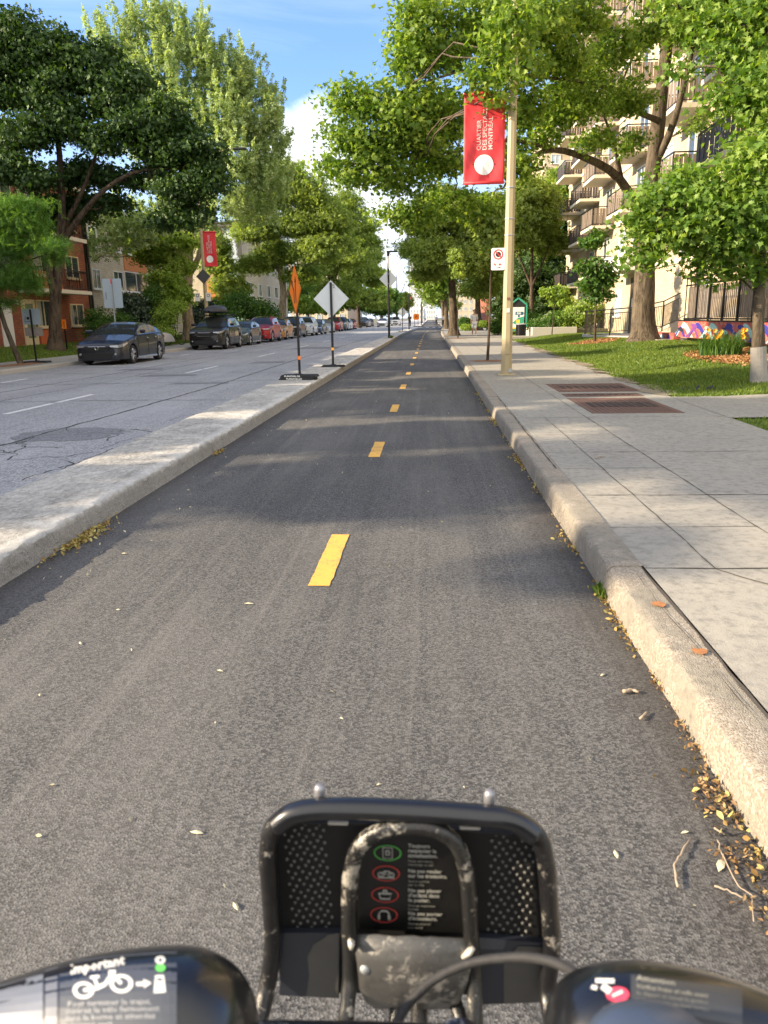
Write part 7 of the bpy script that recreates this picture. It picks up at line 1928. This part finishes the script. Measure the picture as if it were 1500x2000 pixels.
# worn metal box under the board
prof = [(690, 1822, .000), (700, 1880, -.010), (704, 1925, -.012), (716, 1950, -.006), (732, 1962, .004)]
prR = [(926, 1832, .000), (918, 1885, -.010), (908, 1925, -.012), (895, 1950, -.006), (880, 1964, .004)]
mb = MB(); nx = 14
for (a, b) in zip(prof, prR):
    for i in range(nx+1):
        t = i/nx; x = a[0]+(b[0]-a[0])*t; y = a[1]+(b[1]-a[1])*t+rnd.uniform(-1.5, 1.5); mb.v.append(tuple(W(x, y, YR-.004+a[2]-.010*math.sin(math.pi*t))))
for j in range(4):
    for i in range(nx): mb.f.append((j*(nx+1)+i, j*(nx+1)+i+1, (j+1)*(nx+1)+i+1, (j+1)*(nx+1)+i)); mb.m.append(0)
o = mb.build('worn_plate', M_PLATE, bk, smooth=True); md = o.modifiers.new('s', 'SOLIDIFY'); md.thickness = .004; md.offset = -1
p = W(713, 1892, YR-.019); mb = MB(); mb.lathe([(.0001, -.004), (.004, -.004), (.0055, -.002), (.0055, .006)], c=p, axis='y', seg=12); mb.build('screw', M_GALV, bk, smooth=True)
for a, b in (((686, 1850), (683, 1835)), ((905, 1868), (925, 1850))):
    mb = MB(); mb.tube([W(*a, YR-.016), W((a[0]+b[0])/2+2, (a[1]+b[1])/2, YR-.019), W(*b, YR-.016)], [.004, .0065, .004], 8, flat=.6); mb.build('weld', simple('bright_chip', (.68, .64, .56), .4, .3, var=.2, scale=80), bk, smooth=True)
# steering tubes below the plate
for pts, r, m_ in (([(775, 1950), (772, 2010, .68), (768, 2080, .65)], .008, M_TUBE2), ([(820, 1955), (818, 2010, .68), (816, 2080, .65)], .010, M_TUBE2), ([(888, 1955), (905, 2010, .68), (915, 2080, .65)], .008, M_TUBE2)):
    rough_tube(path(pts, YR), r).build('stay', m_, bk, smooth=True)
M_PIN = simple('pin_metal', (.28, .28, .30), .45, .6, var=.2, scale=80)
# pins on the top rail
for (x, y0, y1) in ((624, 1534, 1590), (956, 1545, 1602)):
    mb = MB(); a, b = W(x-2, y1, YR+.008), W(x+1, y0, YR+.008); r = .0045
    mb.tube([a, a.lerp(b, .55), a.lerp(b, .6), a.lerp(b, .9), a.lerp(b, 1.0), a.lerp(b, 1.04)], [r, r*1.0, r*1.35, r*1.35, r*1.1, r*.5], 12); mb.build('pin', M_PIN, bk, smooth=True)
# white plastic clips under the top rail
for x in (660, 918):
    mb = MB(); p = W(x, 1608 if x < 800 else 1617, YR-.002); mb.box(p.x-.011, p.x+.011, p.y-.002, p.y+.003, p.z-.0016, p.z+.0016, bev=.001); mb.build('clip', simple('worn_clip', (.30, .28, .25), .5), bk)

# handlebar hoods
def hood(name, st, cy, Y, flat=.72, seg=40, back=0.0):
    mb = MB(); rows = []
    for (x, top_) in st:
        k = scl(x, cy, Y); rr = max(.0005, (cy-top_)/k); c = W(x, cy, Y); rows.append((c, rr))
    for c, rr in rows:
        for i in range(seg):
            a = 6.2832*i/seg; mb.v.append((c.x, c.y+math.cos(a)*rr*flat, c.z+math.sin(a)*rr*1.0))
    for j in range(len(rows)-1):
        for i in range(seg): mb.f.append((j*seg+i, j*seg+(i+1) % seg, (j+1)*seg+(i+1) % seg, (j+1)*seg+i)); mb.m.append(0)
    mb.f.append(tuple(range(seg))); mb.f.append(tuple((len(rows)-1)*seg+i for i in range(seg))); mb.m += [0, 0]
    o = mb.build(name, M_SHELL, bk, angle=50)
    bvh = BVHTree.FromPolygons([Vector(v) for v in mb.v], mb.f)
    return o, bvh
def dense(st, n=6):
    out = []
    for i in range(len(st)-1):
        p0 = st[max(i-1, 0)]; p1 = st[i]; p2 = st[i+1]; p3 = st[min(i+2, len(st)-1)]
        for k in range(n):
            t = k/n; out.append(tuple(.5*((2*p1[q])+(p2[q]-p0[q])*t+(2*p0[q]-5*p1[q]+4*p2[q]-p3[q])*t*t+(3*p1[q]-p0[q]-3*p2[q]+p3[q])*t**3) for q in (0, 1)))
    out.append(st[-1]); return out
lh, lb = hood('handlebar_hood', dense([(-260, 1990), (-100, 1940), (0, 1914), (100, 1882), (200, 1859), (300, 1848), (370, 1850), (420, 1868), (460, 1902), (485, 1950), (497, 2010), (500, 2050)]), 2090, .45)
rh, rb_ = hood('handlebar_hood', dense([(1062, 2030), (1072, 1975), (1095, 1925), (1130, 1898), (1180, 1882), (1240, 1877), (1310, 1883), (1380, 1897), (1440, 1914), (1500, 1936), (1600, 1975), (1760, 2030)]), 2110, .46)
EYE = Vector((0, 0, CAM_H))
def on_surf(bvh, px, py, off=.0006):
    d = (CM @ Vector(((px-750)/FPX, -(py-1000)/FPX, -1))).normalized()
    h = bvh.ray_cast(EYE, d)
    if h[0] is None: return None
    return h[0]-d*off
def decal(name, polys, mat, parent, bvh, off=.0006):
    """polygons in picture coordinates wrapped on the hood's own surface"""
    mb = MB()
    for P in polys:
        q = [on_surf(bvh, x, y, off) for x, y in P]
        if any(v is None for v in q): continue
        mb.add(q, [tuple(range(len(q)))])
    if mb.v: return mb.build(name, mat, parent)
def grid_polys(x0, x1, f0, f1, nx=16, ny=6):
    out = []
    for i in range(nx):
        for j in range(ny):
            a, b = x0+(x1-x0)*i/nx, x0+(x1-x0)*(i+1)/nx; g_ = lambda x, t: f0(x)+(f1(x)-f0(x))*t
            out.append([(a, g_(a, j/ny)), (b, g_(b, j/ny)), (b, g_(b, (j+1)/ny)), (a, g_(a, (j+1)/ny))])
    return out
def tx_polys(s, x, y, size, slope=0.0, bold=.3, curve=0.0, sx=1.0):
    cu = bpy.data.curves.new('t', 'FONT'); cu.body = s; cu.size = size; cu.offset = bold; cu.resolution_u = 1
    to = bpy.data.objects.new('t', cu); COL.objects.link(to)
    me = bpy.data.meshes.new_from_object(to.evaluated_get(bpy.context.evaluated_depsgraph_get())); bpy.data.objects.remove(to); bpy.data.curves.remove(cu)
    out = [[(x+me.vertices[i].co.x*sx, y-me.vertices[i].co.y-slope*me.vertices[i].co.x*sx+curve*(me.vertices[i].co.x*sx)**2) for i in p.vertices] for p in me.polygons]
    bpy.data.meshes.remove(me); return out
# left hood sticker
decal('sticker', grid_polys(88, 112, lambda x: 1895-(x-88)*.25, lambda x: 2005), simple('tape_edge', (.13, .14, .165), .35, var=.1), lh, lb, .0004)
decal('sticker', grid_polys(-5, 84, lambda x: 1925-(x)*.27, lambda x: 2008), simple('sky_sheen_film', (.13, .145, .18), .42, var=.2, scale=20, coat=.2), lh, lb, .0004)  # pale film colour includes the bright sky reflection on the hood
decal('sticker', grid_polys(116, 345, lambda x: 1882-(x-116)*.17+.0003*(x-116)**2, lambda x: 2012), M_SHELLG, lh, lb, .0005)
M_INKW = simple('hood_white', (.62, .62, .60), .6, var=.12, scale=150)
M_INKG2 = simple('hood_grey_ink', (.30, .31, .32), .6, var=.25, scale=150)
decal('lettering', tx_polys('Important', 137, 1903, 26, .19, .8), M_INKW, lh, lb, .0009)
def ringp(cx, cy, r0, r1, n=20, sy=.8): 
    return [[(cx+r0*math.cos(a), cy+r0*sy*math.sin(a)), (cx+r1*math.cos(a), cy+r1*sy*math.sin(a)), (cx+r1*math.cos(b), cy+r1*sy*math.sin(b)), (cx+r0*math.cos(b), cy+r0*sy*math.sin(b))] for a, b in [(6.2832*i/n, 6.2832*(i+1)/n) for i in range(n)]]
def seg_(a, b, w):
    dx, dy = b[0]-a[0], b[1]-a[1]; l = math.hypot(dx, dy); nx, ny = -dy/l*w/2, dx/l*w/2; return [(a[0]-nx, a[1]-ny), (b[0]-nx, b[1]-ny), (b[0]+nx, b[1]+ny), (a[0]+nx, a[1]+ny)]
pol = ringp(163, 1934, 13, 21)+ringp(237, 1921, 15, 23)
pol += [seg_((163, 1934), (186, 1931), 7), seg_((186, 1931), (206, 1922), 8), seg_((206, 1922), (218, 1903), 8), seg_((218, 1903), (237, 1921), 7), seg_((192, 1930), (184, 1910), 6), seg_((176, 1909), (194, 1907), 6), seg_((212, 1899), (226, 1898), 7)]
decal('bicycle_icon', pol, M_INKW, lh, lb, .0009)
decal('arrow_icon', [seg_((266, 1922), (284, 1921), 7), [(280, 1912), (296, 1920), (281, 1930)]], M_INKW, lh, lb, .0009)
decal('dock_icon', [[(303, 1905), (320, 1904), (324, 1938), (300, 1940)]]+ringp(313, 1875, 4, 10, 14), M_INKW, lh, lb, .0009)
decal('green_light_icon', [[(313+10*math.cos(a), 1890+8*math.sin(a)) for a in [i*.52 for i in range(12)]]], M_LIME, lh, lb, .0009)
for i, s in enumerate(('Pour terminer le trajet,', 'insérez le vélo fermement', 'dans la borne et attendez', 'le voyant vert.')):
    decal('lettering', tx_polys(s, 132-i*3, 1966+i*14, 15, .05, .2, .0001, 1.15), M_INKG2, lh, lb, .0009)
# right hood sticker
decal('sticker', grid_polys(1232, 1450, lambda x: 1903+(x-1232)*.13, lambda x: 1962+(x-1232)*.20), simple('worn_film', (.045, .048, .052), .4, var=.3, scale=30), rh, rb_, .0005)
for i, s in enumerate(('Attention', 'Vérifiez freins et selle avant', 'le départ et tenez le guidon', 'à deux mains en tout temps.')):
    decal('lettering', tx_polys(s, 1243, 1916+i*13+(0 if i else -2), 15 if i == 0 else 12, -.14, .3 if i == 0 else .1, 0, 1.3 if i == 0 else 1.05), simple('worn_cream_ink', (.30, .29, .23), .6, var=.3, scale=90) if i < 2 else M_INKD, rh, rb_, .0009)
decal('pink_icon', [[(1206+23*math.cos(a), 1942+15*math.sin(a)) for a in [i*.45 for i in range(14)]]], M_PINK, rh, rb_, .0008)
decal('white_icon', [seg_((1163, 1915), (1200, 1916), 9), seg_((1176, 1925), (1192, 1937), 13), seg_((1155, 1927), (1166, 1930), 8), seg_((1196, 1945), (1216, 1936), 6)], M_INKW, rh, rb_, .0010)
# cable over the rack, and an added dome coloured as the blue reflection by the right grip
mb = MB(); P = path([(740, 2060, .56), (768, 2010, .56), (800, 1958, .57), (850, 1912, .58), (920, 1881, .58), (1000, 1870, .57), (1060, 1874, .55), (1110, 1892, .53), (1150, 1925, .50), (1175, 1975, .48)], .55)
mb.tube(P, .0043, 12); mb.build('brake_cable', M_RUBBER, bk, smooth=True)
c = W(1268, 2030, .41); mb = MB()
for j in range(9):
    for i in range(24):
        a = 6.2832*i/24; q = math.pi*.5*j/8; mb.v.append((c.x+.040*math.cos(a)*math.cos(q), c.y+.026*math.sin(a)*math.cos(q), c.z+.018*math.sin(q)))
for j in range(8):
    for i in range(24): mb.f.append((j*24+i, j*24+(i+1) % 24, (j+1)*24+(i+1) % 24, (j+1)*24+i)); mb.m.append(0)
mb.build('reflection_dome', simple('blue_reflection', (.06, .08, .12), .3, .3, var=.2), bk, smooth=True)
# handlebar, stem and head tube that carry the rack
hb = MB(); a = W(-100, 2120, .45); b = W(1640, 2120, .46)
hb.tube([a, Vector((-.16, .46, .88)), Vector((-.05, .50, .84)), Vector((.10, .50, .84)), Vector((.19, .46, .88)), b], .016, 14); hb.build('handlebar', M_TUBE, bk, smooth=True)
hb = MB(); hb.tube([Vector((.025, .50, .84)), Vector((.03, .60, .62)), Vector((.03, .68, .50))], [.022, .024, .022], 14); hb.build('head_tube', M_TUBE, bk, smooth=True)
